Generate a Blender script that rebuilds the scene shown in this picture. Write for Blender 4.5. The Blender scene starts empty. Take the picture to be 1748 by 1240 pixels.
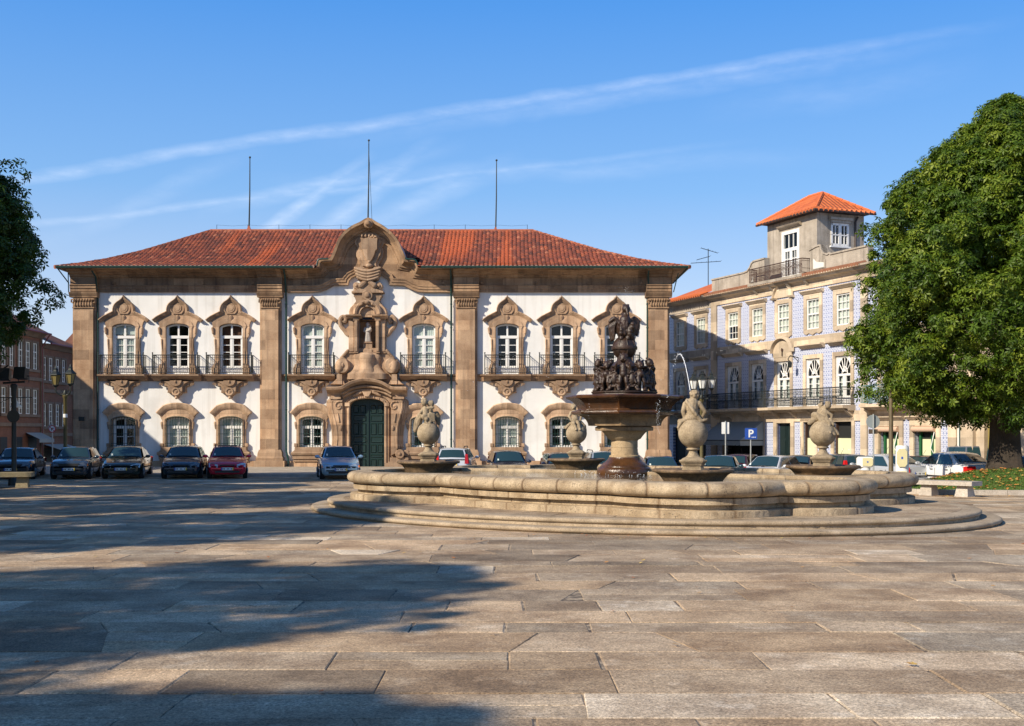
import bpy, bmesh, math, random
from mathutils import Vector, Matrix
random.seed(7)
R = math.radians
scene = bpy.context.scene
col = scene.collection
F = 2000.0; CX = 874.0; HY = 740.0; EYE = 2.0     # focal length in photo pixels, principal column, horizon row, eye height

# ------------------------------------------------------------------ objects
def tag(o, label=None, cat=None, group=None, kind=None):
    if label: o['label'] = label
    if cat: o['category'] = cat
    if group: o['group'] = group
    if kind: o['kind'] = kind
    return o

def empty(name, loc=(0, 0, 0), rz=0.0, label=None, cat=None, group=None, scale=1.0):
    o = bpy.data.objects.new(name, None); col.objects.link(o)
    o.location = loc; o.rotation_euler = (0, 0, rz); o.scale = (scale,) * 3
    o.empty_display_size = 0.2
    return tag(o, label, cat, group)

def copy_tree(o, parent=None):
    c = o.copy(); col.objects.link(c)
    if parent: c.parent = parent
    for ch in list(o.children): copy_tree(ch, c)
    return c

def link_mesh(name, me, mats, parent=None):
    o = bpy.data.objects.new(name, me); col.objects.link(o)
    for m in (mats if isinstance(mats, (list, tuple)) else [mats]): me.materials.append(m)
    if parent: o.parent = parent
    return o

class MB:
    """collects shapes; build() links them as one mesh object"""
    def __init__(self): self.v = []; self.f = []; self.m = []; self.mi = 0
    def add(self, vs, fs):
        b = len(self.v); self.v += [tuple(p) for p in vs]
        self.f += [tuple(b + i for i in f) for f in fs]; self.m += [self.mi] * len(fs)
        return self
    def box(self, x0, x1, y0, y1, z0, z1):
        vs = [(x0,y0,z0),(x1,y0,z0),(x1,y1,z0),(x0,y1,z0),(x0,y0,z1),(x1,y0,z1),(x1,y1,z1),(x0,y1,z1)]
        return self.add(vs, [(0,3,2,1),(4,5,6,7),(0,1,5,4),(1,2,6,5),(2,3,7,6),(3,0,4,7)])
    def obox(self, M, sx, sy, sz):
        vs = [M @ Vector((a*sx/2, b*sy/2, c*sz/2)) for c in (-1,1) for a,b in ((-1,-1),(1,-1),(1,1),(-1,1))]
        return self.add(vs, [(0,3,2,1),(4,5,6,7),(0,1,5,4),(1,2,6,5),(2,3,7,6),(3,0,4,7)])
    def prism(self, poly, y0, y1, bev=0.0):
        """polygon in (x,z), extruded from front y0 to back y1; bev chamfers the front edge"""
        a = sum(poly[i][0]*poly[(i+1)%len(poly)][1]-poly[(i+1)%len(poly)][0]*poly[i][1] for i in range(len(poly)))
        if a < 0: poly = poly[::-1]
        n = len(poly)
        if bev > 0:
            ins = []
            for i in range(n):
                p, q, r = Vector(poly[i-1]), Vector(poly[i]), Vector(poly[(i+1) % n])
                d1 = (q-p).normalized() if (q-p).length > 1e-9 else Vector((1,0)); d2 = (r-q).normalized() if (r-q).length > 1e-9 else d1
                n1 = Vector((-d1.y, d1.x)); n2 = Vector((-d2.y, d2.x)); b = n1+n2
                b = b/max(b.length_squared, .35)*2 if b.length > 1e-6 else n1
                ins.append((q.x+b.x*bev*.5*1.0, q.y+b.y*bev*.5*1.0))
            vs = [(p[0], y0, p[1]) for p in ins] + [(p[0], y0+bev, p[1]) for p in poly] + [(p[0], y1, p[1]) for p in poly]
            fs = [tuple(range(n))] + [(n+i, n+(i+1)%n, (i+1)%n, i) for i in range(n)]
            fs += [(2*n+i, 2*n+(i+1)%n, n+(i+1)%n, n+i) for i in range(n)]
        else:
            vs = [(p[0], y0, p[1]) for p in poly] + [(p[0], y1, p[1]) for p in poly]
            fs = [tuple(range(n))] + [(n+i, n+(i+1)%n, (i+1)%n, i) for i in range(n)]
        b = len(vs) - n
        fs.append(tuple(reversed(range(b, b+n))))
        return self.add(vs, fs)
    def extx(self, prof, x0, x1):
        """profile in (y,z) extruded along x"""
        n = len(prof); vs = [(x0, p[0], p[1]) for p in prof] + [(x1, p[0], p[1]) for p in prof]
        return self.add(vs, [(i, (i+1)%n, n+(i+1)%n, n+i) for i in range(n)] + [tuple(reversed(range(n))), tuple(range(n, 2*n))])
    def lathe(self, prof, seg=24, c=(0,0,0), rf=None, a0=0.0, a1=None, caps=True, sy=1.0):
        """prof: list of (r,z); rf(theta) scales the radius"""
        full = a1 is None; a1 = a0 + 2*math.pi if full else a1
        m = seg if full else seg+1
        vs = []
        for r, z in prof:
            for k in range(m):
                t = a0+(a1-a0)*k/seg; q = r*(rf(t) if rf else 1)
                vs.append((c[0]+q*math.cos(t), c[1]+q*math.sin(t)*sy, c[2]+z))
        fs = []
        for j in range(len(prof)-1):
            for k in range(seg):
                k2 = (k+1) % m
                fs.append((j*m+k, j*m+k2, (j+1)*m+k2, (j+1)*m+k))
        if caps and full:
            if prof[0][0] > 1e-6: fs.append(tuple(reversed(range(m))))
            if prof[-1][0] > 1e-6: fs.append(tuple(range((len(prof)-1)*m, len(prof)*m)))
        return self.add(vs, fs)
    def tube(self, path, r, seg=6, r1=None, caps=True):
        P = [Vector(p) for p in path]; n = len(P); vs = []; up = None
        for i in range(n):
            t = (P[min(i+1,n-1)]-P[max(i-1,0)]); t = t.normalized() if t.length > 1e-9 else Vector((0,0,1))
            if up is None: up = Vector((0,0,1)) if abs(t.z) < .9 else Vector((1,0,0))
            s = t.cross(up); s = s.normalized() if s.length > 1e-6 else t.orthogonal().normalized(); up = s.cross(t).normalized()
            q = r if r1 is None else r+(r1-r)*i/max(n-1,1)
            if isinstance(r, (list, tuple)): q = r[i]
            for k in range(seg):
                a = 2*math.pi*k/seg; vs.append(P[i]+s*math.cos(a)*q+up*math.sin(a)*q)
        fs = [(i*seg+k, i*seg+(k+1)%seg, (i+1)*seg+(k+1)%seg, (i+1)*seg+k) for i in range(n-1) for k in range(seg)]
        if caps: fs += [tuple(reversed(range(seg))), tuple(range((n-1)*seg, n*seg))]
        return self.add(vs, fs)
    def sphere(self, c, r, seg=16, rings=10, rot=None):
        rx, ry, rz = (r,r,r) if not isinstance(r, (tuple,list)) else r
        vs = []; c = Vector(c)
        def pt(v):
            v = Vector(v); return c + (rot @ v if rot else v)
        vs.append(pt((0,0,-rz)))
        for j in range(1, rings):
            p = -math.pi/2+math.pi*j/rings
            for k in range(seg):
                t = 2*math.pi*k/seg; vs.append(pt((rx*math.cos(p)*math.cos(t), ry*math.cos(p)*math.sin(t), rz*math.sin(p))))
        vs.append(pt((0,0,rz))); fs = []
        for k in range(seg):
            k2 = (k+1) % seg; fs.append((0, 1+k2, 1+k)); b = 1+(rings-2)*seg
            fs.append((b+k, b+k2, len(vs)-1))
            for j in range(rings-2): fs.append((1+j*seg+k, 1+j*seg+k2, 1+(j+1)*seg+k2, 1+(j+1)*seg+k))
        return self.add(vs, fs)
    def capsule(self, p0, p1, r0, r1, seg=10):
        p0, p1 = Vector(p0), Vector(p1); d = p1-p0; L = d.length
        self.sphere(p0, r0, seg, 6); self.sphere(p1, r1, seg, 6)
        if L > 1e-6: self.tube([p0, p1], r0, seg, r1)
        return self
    def sweep(self, path, prof, closed=False, yf=0.0):
        """path in (x,z); prof list of (n, y): n along the left-hand normal of the path, y depth (negative = out of the facade)"""
        P = [Vector(p) for p in path]; n = len(P); m = len(prof); vs = []
        for i in range(n):
            a = P[i]-P[i-1] if (i > 0 or closed) else P[1]-P[0]
            b = P[(i+1)%n]-P[i] if (i < n-1 or closed) else P[-1]-P[-2]
            a = a.normalized(); b = b.normalized(); n1 = Vector((-a.y, a.x)); n2 = Vector((-b.y, b.x)); q = n1+n2
            q = q*(2/max(q.length_squared, 1.0)) if q.length > 1e-6 else n1
            for (nn, y) in prof: vs.append((P[i].x+q.x*nn, y+yf, P[i].y+q.y*nn))
        fs = []
        for i in range(n if closed else n-1):
            i2 = (i+1) % n
            for j in range(m-1): fs.append((i*m+j, i2*m+j, i2*m+j+1, i*m+j+1))
        if not closed: fs += [tuple(range(m)), tuple(reversed(range((n-1)*m, n*m)))]
        return self.add(vs, fs)
    def build(self, name, mats, parent=None, smooth=40, label=None, recalc=True):
        me = bpy.data.meshes.new(name); me.from_pydata(self.v, [], self.f); me.update()
        if any(self.m): me.polygons.foreach_set('material_index', self.m)
        if recalc:
            bm = bmesh.new(); bm.from_mesh(me); bmesh.ops.recalc_face_normals(bm, faces=bm.faces); bm.to_mesh(me); bm.free()
        if smooth:
            me.polygons.foreach_set('use_smooth', [True]*len(me.polygons))
            me.set_sharp_from_angle(angle=R(smooth))
        o = link_mesh(name, me, mats, parent)
        if label: o['label'] = label
        return o

def arc(cx, cz, r, a0, a1, n=10, rz=None):
    rz = r if rz is None else rz
    return [(cx+r*math.cos(R(a0+(a1-a0)*i/n)), cz+rz*math.sin(R(a0+(a1-a0)*i/n))) for i in range(n+1)]
def mirror(half):
    """half outline given from bottom to top on the +x side -> closed polygon"""
    return list(half) + [(-x, z) for x, z in reversed(half) if abs(x) > 1e-9]
def smooth_path(pts, n=4):
    out = []
    for i in range(len(pts)-1):
        p0 = Vector(pts[max(i-1,0)]); p1 = Vector(pts[i]); p2 = Vector(pts[i+1]); p3 = Vector(pts[min(i+2,len(pts)-1)])
        for k in range(n):
            t = k/n
            out.append(tuple(.5*((2*p1)+(p2-p0)*t+(2*p0-5*p1+4*p2-p3)*t*t+(3*p1-p0-3*p2+p3)*t**3)))
    out.append(tuple(pts[-1])); return out

# ------------------------------------------------------------------ materials
class NT:
    def __init__(self, name):
        self.mat = bpy.data.materials.new(name); self.mat.use_nodes = True
        self.nt = self.mat.node_tree; self.nt.nodes.clear(); self.N = self.nt.nodes
        self.out = self.N.new('ShaderNodeOutputMaterial')
    def n(self, t, **kw):
        o = self.N.new(t)
        for k, v in kw.items():
            if k.startswith('i_'):
                key = k[2:].replace('_', ' '); o.inputs[key].default_value = v
            else: setattr(o, k, v)
        return o
    def l(self, a, b): self.nt.links.new(a, b)
    def math(self, op, a, b=None, c=None):
        o = self.N.new('ShaderNodeMath'); o.operation = op
        for i, x in enumerate((a, b, c)):
            if x is None: continue
            if hasattr(x, 'is_linked') or hasattr(x, 'links'): self.l(x, o.inputs[i])
            else: o.inputs[i].default_value = x
        return o.outputs[0]
    def mix(self, fac, a, b, mode='MIX'):
        o = self.N.new('ShaderNodeMix'); o.data_type = 'RGBA'; o.blend_type = mode
        for key, x in ((0, fac), (6, a), (7, b)):
            if hasattr(x, 'links'): self.l(x, o.inputs[key])
            else: o.inputs[key].default_value = x if not isinstance(x, tuple) else (x + (1,))[:4]
        return o.outputs[2]
    def ramp(self, fac, stops):
        o = self.N.new('ShaderNodeValToRGB'); e = o.color_ramp.elements
        while len(e) < len(stops): e.new(.5)
        for s, (p, c) in zip(e, stops):
            s.position = p; s.color = (c if isinstance(c, tuple) else (c, c, c)) + (1,)
        self.l(fac, o.inputs[0]); return o.outputs[0]
    def obj(self): 
        return self.n('ShaderNodeTexCoord').outputs['Object']
    def scaled(self, v, s):
        o = self.n('ShaderNodeMapping'); o.inputs['Scale'].default_value = s if isinstance(s, tuple) else (s,s,s); self.l(v, o.inputs[0]); return o.outputs[0]
    def noise(self, v, scale, detail=4, rough=.55):
        o = self.n('ShaderNodeTexNoise'); o.inputs['Scale'].default_value = scale; o.inputs['Detail'].default_value = detail; o.inputs['Roughness'].default_value = rough
        if v is not None: self.l(v, o.inputs['Vector'])
        return o.outputs['Fac']
    def bump(self, h, strength=.3, dist=.02, normal=None):
        o = self.n('ShaderNodeBump'); o.inputs['Strength'].default_value = strength; o.inputs['Distance'].default_value = dist
        self.l(h, o.inputs['Height'])
        if normal: self.l(normal, o.inputs['Normal'])
        return o.outputs[0]
    def bsdf(self, color, rough=.8, normal=None, metallic=0.0, coat=0.0, spec=.5):
        b = self.n('ShaderNodeBsdfPrincipled')
        for key, x in (('Base Color', color), ('Roughness', rough), ('Metallic', metallic), ('Coat Weight', coat), ('Specular IOR Level', spec)):
            if hasattr(x, 'links'): self.l(x, b.inputs[key])
            else: b.inputs[key].default_value = (x + (1,))[:4] if isinstance(x, tuple) else x
        if normal: self.l(normal, b.inputs['Normal'])
        self.l(b.outputs[0], self.out.inputs[0]); return b

def plain(name, c, rough=.6, metallic=0.0, coat=0.0, var=.12, scale=3.0, spec=.5):
    t = NT(name); v = t.obj(); f = t.noise(v, scale, 5)
    cc = t.mix(f, tuple(x*(1-var) for x in c), tuple(min(1, x*(1+var)) for x in c))
    t.bsdf(cc, rough, None, metallic, coat, spec); return t.mat

def stone(name, c, c2, scale=1.2, blocks=None, grain=.25, bump=.35, pits=0.0, rough=.85, streak=0.0, mortar=(.5, .47, .42), joint=False):
    """granite / sandstone: two-tone clouds, fine grain, optional ashlar joints (w, h) in the x-z plane, dark pits, vertical rain streaks"""
    t = NT(name); v = t.obj()
    f = t.noise(v, scale, 6, .6)
    cc = t.mix(t.ramp(f, [(.3, 0.0), (.7, 1.0)]), c, c2)
    g = t.noise(v, 38, 3, .7)
    cc = t.mix(grain, cc, t.mix(1.0, cc, t.ramp(g, [(.3, .45), (.7, 1.5)]), 'MULTIPLY'))
    h = t.math('ADD', t.math('MULTIPLY', g, .5), t.noise(v, 9, 4))
    if blocks:
        sp = t.n('ShaderNodeSeparateXYZ'); t.l(v, sp.inputs[0]); cb = t.n('ShaderNodeCombineXYZ')
        t.l(sp.outputs[0], cb.inputs[0]); t.l(sp.outputs[2], cb.inputs[1])
        br = t.n('ShaderNodeTexBrick'); t.l(cb.outputs[0], br.inputs['Vector'])
        br.inputs['Scale'].default_value = 1.0; br.inputs['Brick Width'].default_value = blocks[0]; br.inputs['Row Height'].default_value = blocks[1]
        br.inputs['Mortar Size'].default_value = .012; br.inputs['Mortar Smooth'].default_value = .3; br.inputs['Bias'].default_value = 0.0
        br.inputs['Color1'].default_value = (.55, .52, .49, 1); br.inputs['Color2'].default_value = (1.32, 1.27, 1.18, 1); br.inputs['Mortar'].default_value = (*mortar, 1)
        cc = t.mix(.85, cc, t.mix(1.0, cc, br.outputs['Color'], 'MULTIPLY'))
        h = t.math('SUBTRACT', h, t.math('MULTIPLY', br.outputs['Fac'], 1.2))
    if streak:
        s = t.noise(t.scaled(v, (5.0, 5.0, .22)), 1.0, 4, .6)
        cc = t.mix(t.math('MULTIPLY', t.ramp(s, [(.5, 0.0), (.72, 1.0)]), streak), cc, (.045, .038, .032))
    if pits:
        p = t.noise(v, 24, 3, .5); q = t.noise(v, 2.2, 3)
        k = t.math('MULTIPLY', t.ramp(p, [(.58, 0.0), (.64, 1.0)]), t.ramp(q, [(.42, 0.0), (.6, 1.0)]))
        cc = t.mix(t.math('MULTIPLY', k, pits), cc, (.03, .024, .018))
    if joint:
        ja = t.n('ShaderNodeAttribute'); ja.attribute_name = 'joint'; cc = t.mix(t.math('MULTIPLY', ja.outputs['Fac'], .8), cc, (.13, .075, .035))
    t.bsdf(cc, rough, t.bump(h, bump, .02)); return t.mat

def glass(name, tint=(.80, .86, .86), clear=.75):
    t = NT(name)
    tr = t.n('ShaderNodeBsdfTransparent'); tr.inputs[0].default_value = (*tint, 1)
    gl = t.n('ShaderNodeBsdfGlossy'); gl.inputs['Roughness'].default_value = .03
    lw = t.n('ShaderNodeLayerWeight'); lw.inputs['Blend'].default_value = .25
    v = t.obj(); t.l(t.bump(t.noise(v, 1.3, 1), .08, .05), gl.inputs['Normal'])
    f = t.math('ADD', t.math('MULTIPLY', t.math('POWER', lw.outputs['Facing'], 3.0), .7), .045)
    mx = t.n('ShaderNodeMixShader'); t.l(f, mx.inputs[0]); t.l(tr.outputs[0], mx.inputs[1]); t.l(gl.outputs[0], mx.inputs[2])
    t.l(mx.outputs[0], t.out.inputs[0]); return t.mat

def roof_tiles(name, c1, c2, c3, w=.22, row=.32, patch=True):
    """interlocking clay tiles on slopes facing any way: uses the face normal to run the ribs down the slope"""
    t = NT(name); tc = t.n('ShaderNodeTexCoord'); v = tc.outputs['Object']; uv = tc.outputs['UV']
    sp = t.n('ShaderNodeSeparateXYZ'); t.l(uv, sp.inputs[0])
    u = t.math('DIVIDE', sp.outputs[0], w); k = t.math('DIVIDE', sp.outputs[1], row)
    fu = t.math('FRACT', u); fk = t.math('FRACT', k)
    rib = t.math('ABSOLUTE', t.math('SINE', t.math('MULTIPLY', u, math.pi)))
    wn = t.n('ShaderNodeTexWhiteNoise'); wn.noise_dimensions = '2D'
    cb = t.n('ShaderNodeCombineXYZ'); t.l(t.math('FLOOR', u), cb.inputs[0]); t.l(t.math('FLOOR', k), cb.inputs[1]); t.l(cb.outputs[0], wn.inputs['Vector'])
    cc = t.ramp(wn.outputs['Value'], [(0, c2), (.55, c1), (.93, c1), (1.0, c3)])
    if patch:
        n = t.noise(t.scaled(v, (.55, .08, .08)), 1.0, 3, .5)
        cc = t.mix(t.ramp(n, [(.62, 0.0), (.68, .75)]), cc, c3)
        n2 = t.noise(v, .9, 6, .65)
        cc = t.mix(t.ramp(n2, [(.42, .0), (.68, .6)]), cc, tuple(x*.45 for x in c2))
    # darker colour along each tile's lip and in the groove between ribs
    lip = t.ramp(fk, [(0.0, 1.0), (.14, 0.0)])
    cc = t.mix(t.math('MULTIPLY', lip, .75), cc, tuple(x*.28 for x in c2))
    cc = t.mix(t.math('MULTIPLY', t.ramp(rib, [(.0, 1.0), (.38, 0.0)]), .7), cc, tuple(x*.3 for x in c2))
    h = t.math('ADD', t.math('MULTIPLY', rib, 1.0), t.math('MULTIPLY', t.math('SUBTRACT', 1.0, fk), .6))
    t.bsdf(cc, .85, t.bump(h, .8, .06)); return t.mat

def paint(name, c, rough=.25, metallic=.0, flake=.0):
    t = NT(name); v = t.obj()
    d = t.noise(v, 2.5, 5); cc = t.mix(t.math('MULTIPLY', t.ramp(d, [(.45, 0.0), (.75, 1.0)]), .10), c, (.23, .21, .18))
    b = t.bsdf(cc, rough, None, metallic, 1.0); b.inputs['Coat Roughness'].default_value = .06; return t.mat

M = {}
M['sandstone'] = stone('sandstone_trim', (.315, .200, .125), (.55, .395, .270), 1.6, (1.3, .62), .35, .4, 0, .9, .45, (.70, .62, .52))
M['ashlar'] = stone('sandstone_blocks', (.30, .185, .11), (.50, .35, .23), 1.1, (1.05, .56), .35, .4, 0, .9, .35, (.95, .90, .82))
M['ashlar_dark'] = stone('cornice_sandstone', (.215, .130, .076), (.41, .275, .17), 1.2, (1.7, .40), .35, .4, 0, .9, .5, (.9, .85, .75))
M['madonna'] = stone('pale_statue_stone', (.34, .30, .26), (.48, .43, .38), 3, None, .3, .3)
t = NT('whitewash'); v = t.obj()
f = t.noise(v, .5, 5); s = t.noise(t.scaled(v, (3.0, 3.0, .12)), 1.0, 4)
cc = t.mix(t.ramp(f, [(.3, 0.0), (.75, 1.0)]), (.80, .79, .76), (.66, .65, .62))
st = t.noise(v, .23, 6, .7); cc = t.mix(t.math('MULTIPLY', t.ramp(st, [(.54, 0.0), (.66, 1.0)]), .30), cc, (.50, .48, .44))
cc = t.mix(t.math('MULTIPLY', t.ramp(s, [(.50, 0.0), (.72, 1.0)]), .42), cc, (.45, .42, .37))
t.bsdf(cc, .9, t.bump(t.noise(v, 5, 5), .12, .03)); M['white'] = t.mat
M['tiles'] = roof_tiles('old_clay_tiles', (.34, .085, .035), (.20, .055, .03), (.58, .13, .035))
M['tiles_new'] = roof_tiles('bright_clay_tiles', (.62, .15, .04), (.50, .11, .03), (.70, .19, .06), .3, .42, False)
M['tile_end'] = plain('lime_tile_ends', (.36, .25, .20), .85, var=.45, scale=9)
M['woodwhite'] = plain('white_window_paint', (.74, .73, .70), .5, var=.05)
M['green'] = plain('dark_green_paint', (.012, .045, .038), .42, var=.25)
M['doorgreen'] = plain('bottle_green_door_paint', (.006, .024, .022), .42, var=.3, scale=1.5)
M['iron'] = plain('dark_wrought_iron', (.030, .036, .034), .5, .4, var=.3)
M['rust'] = plain('rusty_brown_iron', (.075, .04, .028), .65, .2, var=.4, scale=8)
M['glass'] = glass('window_glass')
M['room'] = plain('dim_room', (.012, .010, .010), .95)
M['roomwarm'] = plain('brown_shutters', (.12, .045, .022), .8)
M['curtain'] = plain('pale_curtain', (.62, .63, .58), .95, var=.08, scale=6)
M['blind'] = plain('cream_blind', (.76, .74, .66), .9, var=.06)
M['lead'] = plain('pale_lead_flashing', (.55, .54, .5), .6)
# fountain stone
M['granite'] = stone('basin_granite', (.23, .16, .09), (.49, .385, .255), 1.9, None, .6, .6, .55, .85, .28, joint=True)
M['granite_step'] = stone('step_granite', (.25, .185, .115), (.46, .365, .255), 1.5, None, .6, .5, .5, .88, .12)
M['statue'] = stone('weathered_statue_granite', (.17, .125, .072), (.45, .355, .235), 2.6, None, .5, .6, .35, .9, .45)
M['bowlstone'] = stone('stained_bowl_granite', (.075, .045, .022), (.23, .15, .08), 2.4, None, .45, .6, .6, .7, .8)
M['bowltan'] = stone('stained_tan_granite', (.12, .07, .032), (.36, .245, .135), 2.6, None, .5, .5, .5, .6, .6)
M['wetstone'] = stone('wet_iron_stained_stone', (.030, .014, .006), (.115, .048, .017), 2.6, None, .4, .6, .6, .22, .5)
M['wetdark'] = stone('wet_dark_bronze_stone', (.016, .009, .006), (.055, .026, .013), 4.5, None, .35, .7, .4, .46, .3)
M['tanstone'] = stone('column_granite', (.34, .235, .125), (.47, .35, .21), 2.0, None, .5, .5, .4, .8, .2)
M['concrete'] = stone('bench_granite', (.36, .31, .25), (.50, .45, .38), 2.0, None, .5, .4, .3)
M['mossy'] = stone('mossy_bench_stone', (.17, .14, .07), (.30, .24, .14), 2.0, None, .5, .4, .5)
# ------------------------------------------------------------------ ground levels
def S(a, b, x):
    t = max(0.0, min(1.0, (x-a)/(b-a))); return t*t*(3-2*t)
def street(x, y):
    """the street falls away gently towards the tiled house"""
    return -.48*S(-7, 5, x)*S(39, 56, y)

def grid_sheet(name, x0, x1, y0, y1, nx, ny, zf, mat, label=None, kind='structure'):
    vs = [(x0+(x1-x0)*i/nx, y0+(y1-y0)*j/ny, 0) for j in range(ny+1) for i in range(nx+1)]
    vs = [(x, y, zf(x, y)) for x, y, _ in vs]
    fs = [(j*(nx+1)+i, j*(nx+1)+i+1, (j+1)*(nx+1)+i+1, (j+1)*(nx+1)+i) for j in range(ny) for i in range(nx)]
    mb = MB(); mb.add(vs, fs); o = mb.build(name, mat, None, 60, recalc=False); o['kind'] = kind
    return o

# base terrain and street
t = NT('street_setts'); v = t.obj()
f = t.noise(v, .8, 6); vo = t.n('ShaderNodeTexVoronoi'); vo.feature = 'DISTANCE_TO_EDGE'; vo.inputs['Scale'].default_value = 7; t.l(v, vo.inputs['Vector'])
cc = t.mix(f, (.15, .13, .115), (.26, .235, .21)); cc = t.mix(t.ramp(vo.outputs['Distance'], [(0.0, .7), (.08, 0.0)]), cc, (.07, .06, .05))
t.bsdf(cc, .85, t.bump(vo.outputs['Distance'], .4, .02)); M['setts'] = t.mat
xs = [-900, -300, -120, -60] + [x*2 for x in range(-20, 26)] + [60, 120, 300, 900]
ys = [-300, -80, -20, 0, 20, 38] + [40+1.5*j for j in range(0, 14)] + [62, 66, 72, 80, 100, 160, 400, 1500]
mb = MB(); nx = len(xs)
mb.add([(x, y, street(x, y)-.07) for y in ys for x in xs], [(j*nx+i, j*nx+i+1, (j+1)*nx+i+1, (j+1)*nx+i) for j in range(len(ys)-1) for i in range(nx-1)])
o = mb.build('ground', M['setts'], None, 60, recalc=False); o['kind'] = 'structure'

# plaza: big worn granite slabs in rows, each a real slab with its own shade, laid with open joints
t = NT('plaza_granite'); v = t.obj()
at = t.n('ShaderNodeAttribute'); at.attribute_name = 'slab'; at.attribute_type = 'GEOMETRY'
f = t.noise(v, .9, 6, .62); f2 = t.noise(v, 1.7, 6, .7); g = t.noise(v, 42, 3, .8); g2 = t.noise(v, 13, 5, .75)
cc = t.mix(t.ramp(f, [(.36, 0.0), (.64, 1.0)]), (.270, .192, .122), (.49, .382, .262))
cc = t.mix(t.math('MULTIPLY', t.ramp(f2, [(.48, 0.0), (.66, 1.0)]), .36), cc, (.15, .11, .075))
f3 = t.noise(v, .33, 5, .6); cc = t.mix(t.math('MULTIPLY', t.ramp(f3, [(.5, 0.0), (.7, 1.0)]), .32), cc, (.22, .165, .115))
f4 = t.noise(v, 2.6, 4, .6); cc = t.mix(t.math('MULTIPLY', t.ramp(f4, [(.56, 0.0), (.72, 1.0)]), .5), cc, (.58, .49, .38))
cc = t.mix(1.0, cc, at.outputs['Color'], 'MULTIPLY')
cc = t.mix(.7, cc, t.mix(1.0, cc, t.ramp(g, [(.36, .30), (.64, 1.6)]), 'MULTIPLY'))
cc = t.mix(.6, cc, t.mix(1.0, cc, t.ramp(g2, [(.35, .55), (.65, 1.35)]), 'MULTIPLY'))
h = t.math('ADD', t.math('MULTIPLY', g, .5), t.math('MULTIPLY', g2, 1.0))
t.bsdf(cc, .82, t.bump(t.math('ADD', h, f), .6, .015), spec=.35); M['plaza'] = t.mat
rnd = random.Random(11)
V = []; Fc = []; C = []
def slab(x0, x1, y0, y1, c, skew0=0, skew1=0):
    b = len(V); dz = rnd.uniform(-.004, .004); j = rnd.uniform(.003, .012); ch = rnd.uniform(.006, .018)
    tilt = rnd.uniform(-.003, .003)
    P = [(x0+j+skew0, y0+j), (x1-j+skew1, y0+j), (x1-j, y1-j), (x0+j, y1-j)]
    P = [(px+rnd.uniform(-.014, .014), py+rnd.uniform(-.005, .005)) for px, py in P]
    cx = sum(p[0] for p in P)/4; cy = sum(p[1] for p in P)/4
    for px, py in P: V.append((px, py, street(px, py)-.06))
    for px, py in P: V.append((px, py, street(px, py)+dz-ch*.6))
    for k, (px, py) in enumerate(P): 
        ex = ch if px < cx else -ch; ey = ch if py < cy else -ch
        V.append((px+ex, py+ey, street(px, py)+dz+(tilt if k in (0, 3) else 0)))
    for k in range(4):
        k2 = (k+1) % 4; Fc.append((b+k, b+k2, b+4+k2, b+4+k)); Fc.append((b+4+k, b+4+k2, b+8+k2, b+8+k))
    Fc.append((b+8, b+9, b+10, b+11)); C.extend([c]*12)
y = 3.0
while y < 53.4:
    h = rnd.choice([.62, .78, .82, .9, 1.05]); y1 = min(y+h, 53.6)
    x = -34+rnd.uniform(0, 2); sk0 = 0
    while x < 36:
        L = rnd.choice([.9, 1.2, 1.5, 1.8, 2.1, 2.5, 3.1])*rnd.uniform(.9, 1.1)
        k = rnd.gauss(1.0, .17); k = max(.62, min(1.4, k)); w = rnd.uniform(-.03, .09)
        if rnd.random() < .11: k *= 1.4; w = -.06
        if rnd.random() < .08: k *= .76
        c = (k*(1+w), k, k*(1-w*1.2), 1)
        x1 = x+L; sk = 0
        if rnd.random() < .16 and h > .75:      # two half-width slabs side by side in the row
            ym = (y+y1)/2; slab(x, x1, y, ym, c); k2 = k*rnd.uniform(.85, 1.15); slab(x, x1, ym, y1, (k2, k2, k2, 1))
        else:
            sk1 = rnd.choice([0,0,0,0,.3,-.3]) if x > -33 else 0; slab(x, x1, y, y1, c, sk0, sk1); sk0 = sk1; x = x1; continue
        sk0 = 0; x = x1
    y = y1
me = bpy.data.meshes.new('plaza'); me.from_pydata(V, [], Fc); me.update()
ca = me.color_attributes.new('slab', 'FLOAT_COLOR', 'POINT'); ca.data.foreach_set('color', [q for c in C for q in c])
o = link_mesh('plaza', me, M['plaza']); o['kind'] = 'structure'
t = NT('joint_dirt'); v = t.obj(); f = t.noise(v, 6, 5)
t.bsdf(t.mix(t.ramp(f, [(.4, 0.0), (.65, 1.0)]), (.075, .055, .04), (.42, .33, .23)), .95); M['joint'] = t.mat
o = grid_sheet('plaza_bedding', -34, 36, 2.9, 53.6, 35, 30, lambda x, y: street(x, y)-.009, M['joint'])

# pavement in front of the town hall, with a kerb
t = NT('pavement_flags'); v = t.obj(); br = t.n('ShaderNodeTexBrick'); t.l(v, br.inputs['Vector'])
br.inputs['Scale'].default_value = 1; br.inputs['Brick Width'].default_value = 1.1; br.inputs['Row Height'].default_value = .9; br.inputs['Mortar Size'].default_value = .012
br.inputs['Color1'].default_value = (.40, .345, .27, 1); br.inputs['Color2'].default_value = (.33, .28, .22, 1); br.inputs['Mortar'].default_value = (.13, .11, .09, 1)
f = t.noise(v, 3, 6); cc = t.mix(.5, br.outputs['Color'], t.mix(1.0, br.outputs['Color'], t.ramp(f, [(.3, .6), (.7, 1.35)]), 'MULTIPLY'))
t.bsdf(cc, .85, t.bump(t.noise(v, 30, 3), .3, .01)); M['flags'] = t.mat
grid_sheet('pavement', -40, 9.6, 54.35, 66.6, 40, 8, lambda x, y: street(x, y)+.11, M['flags'])
mb = MB()
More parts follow.
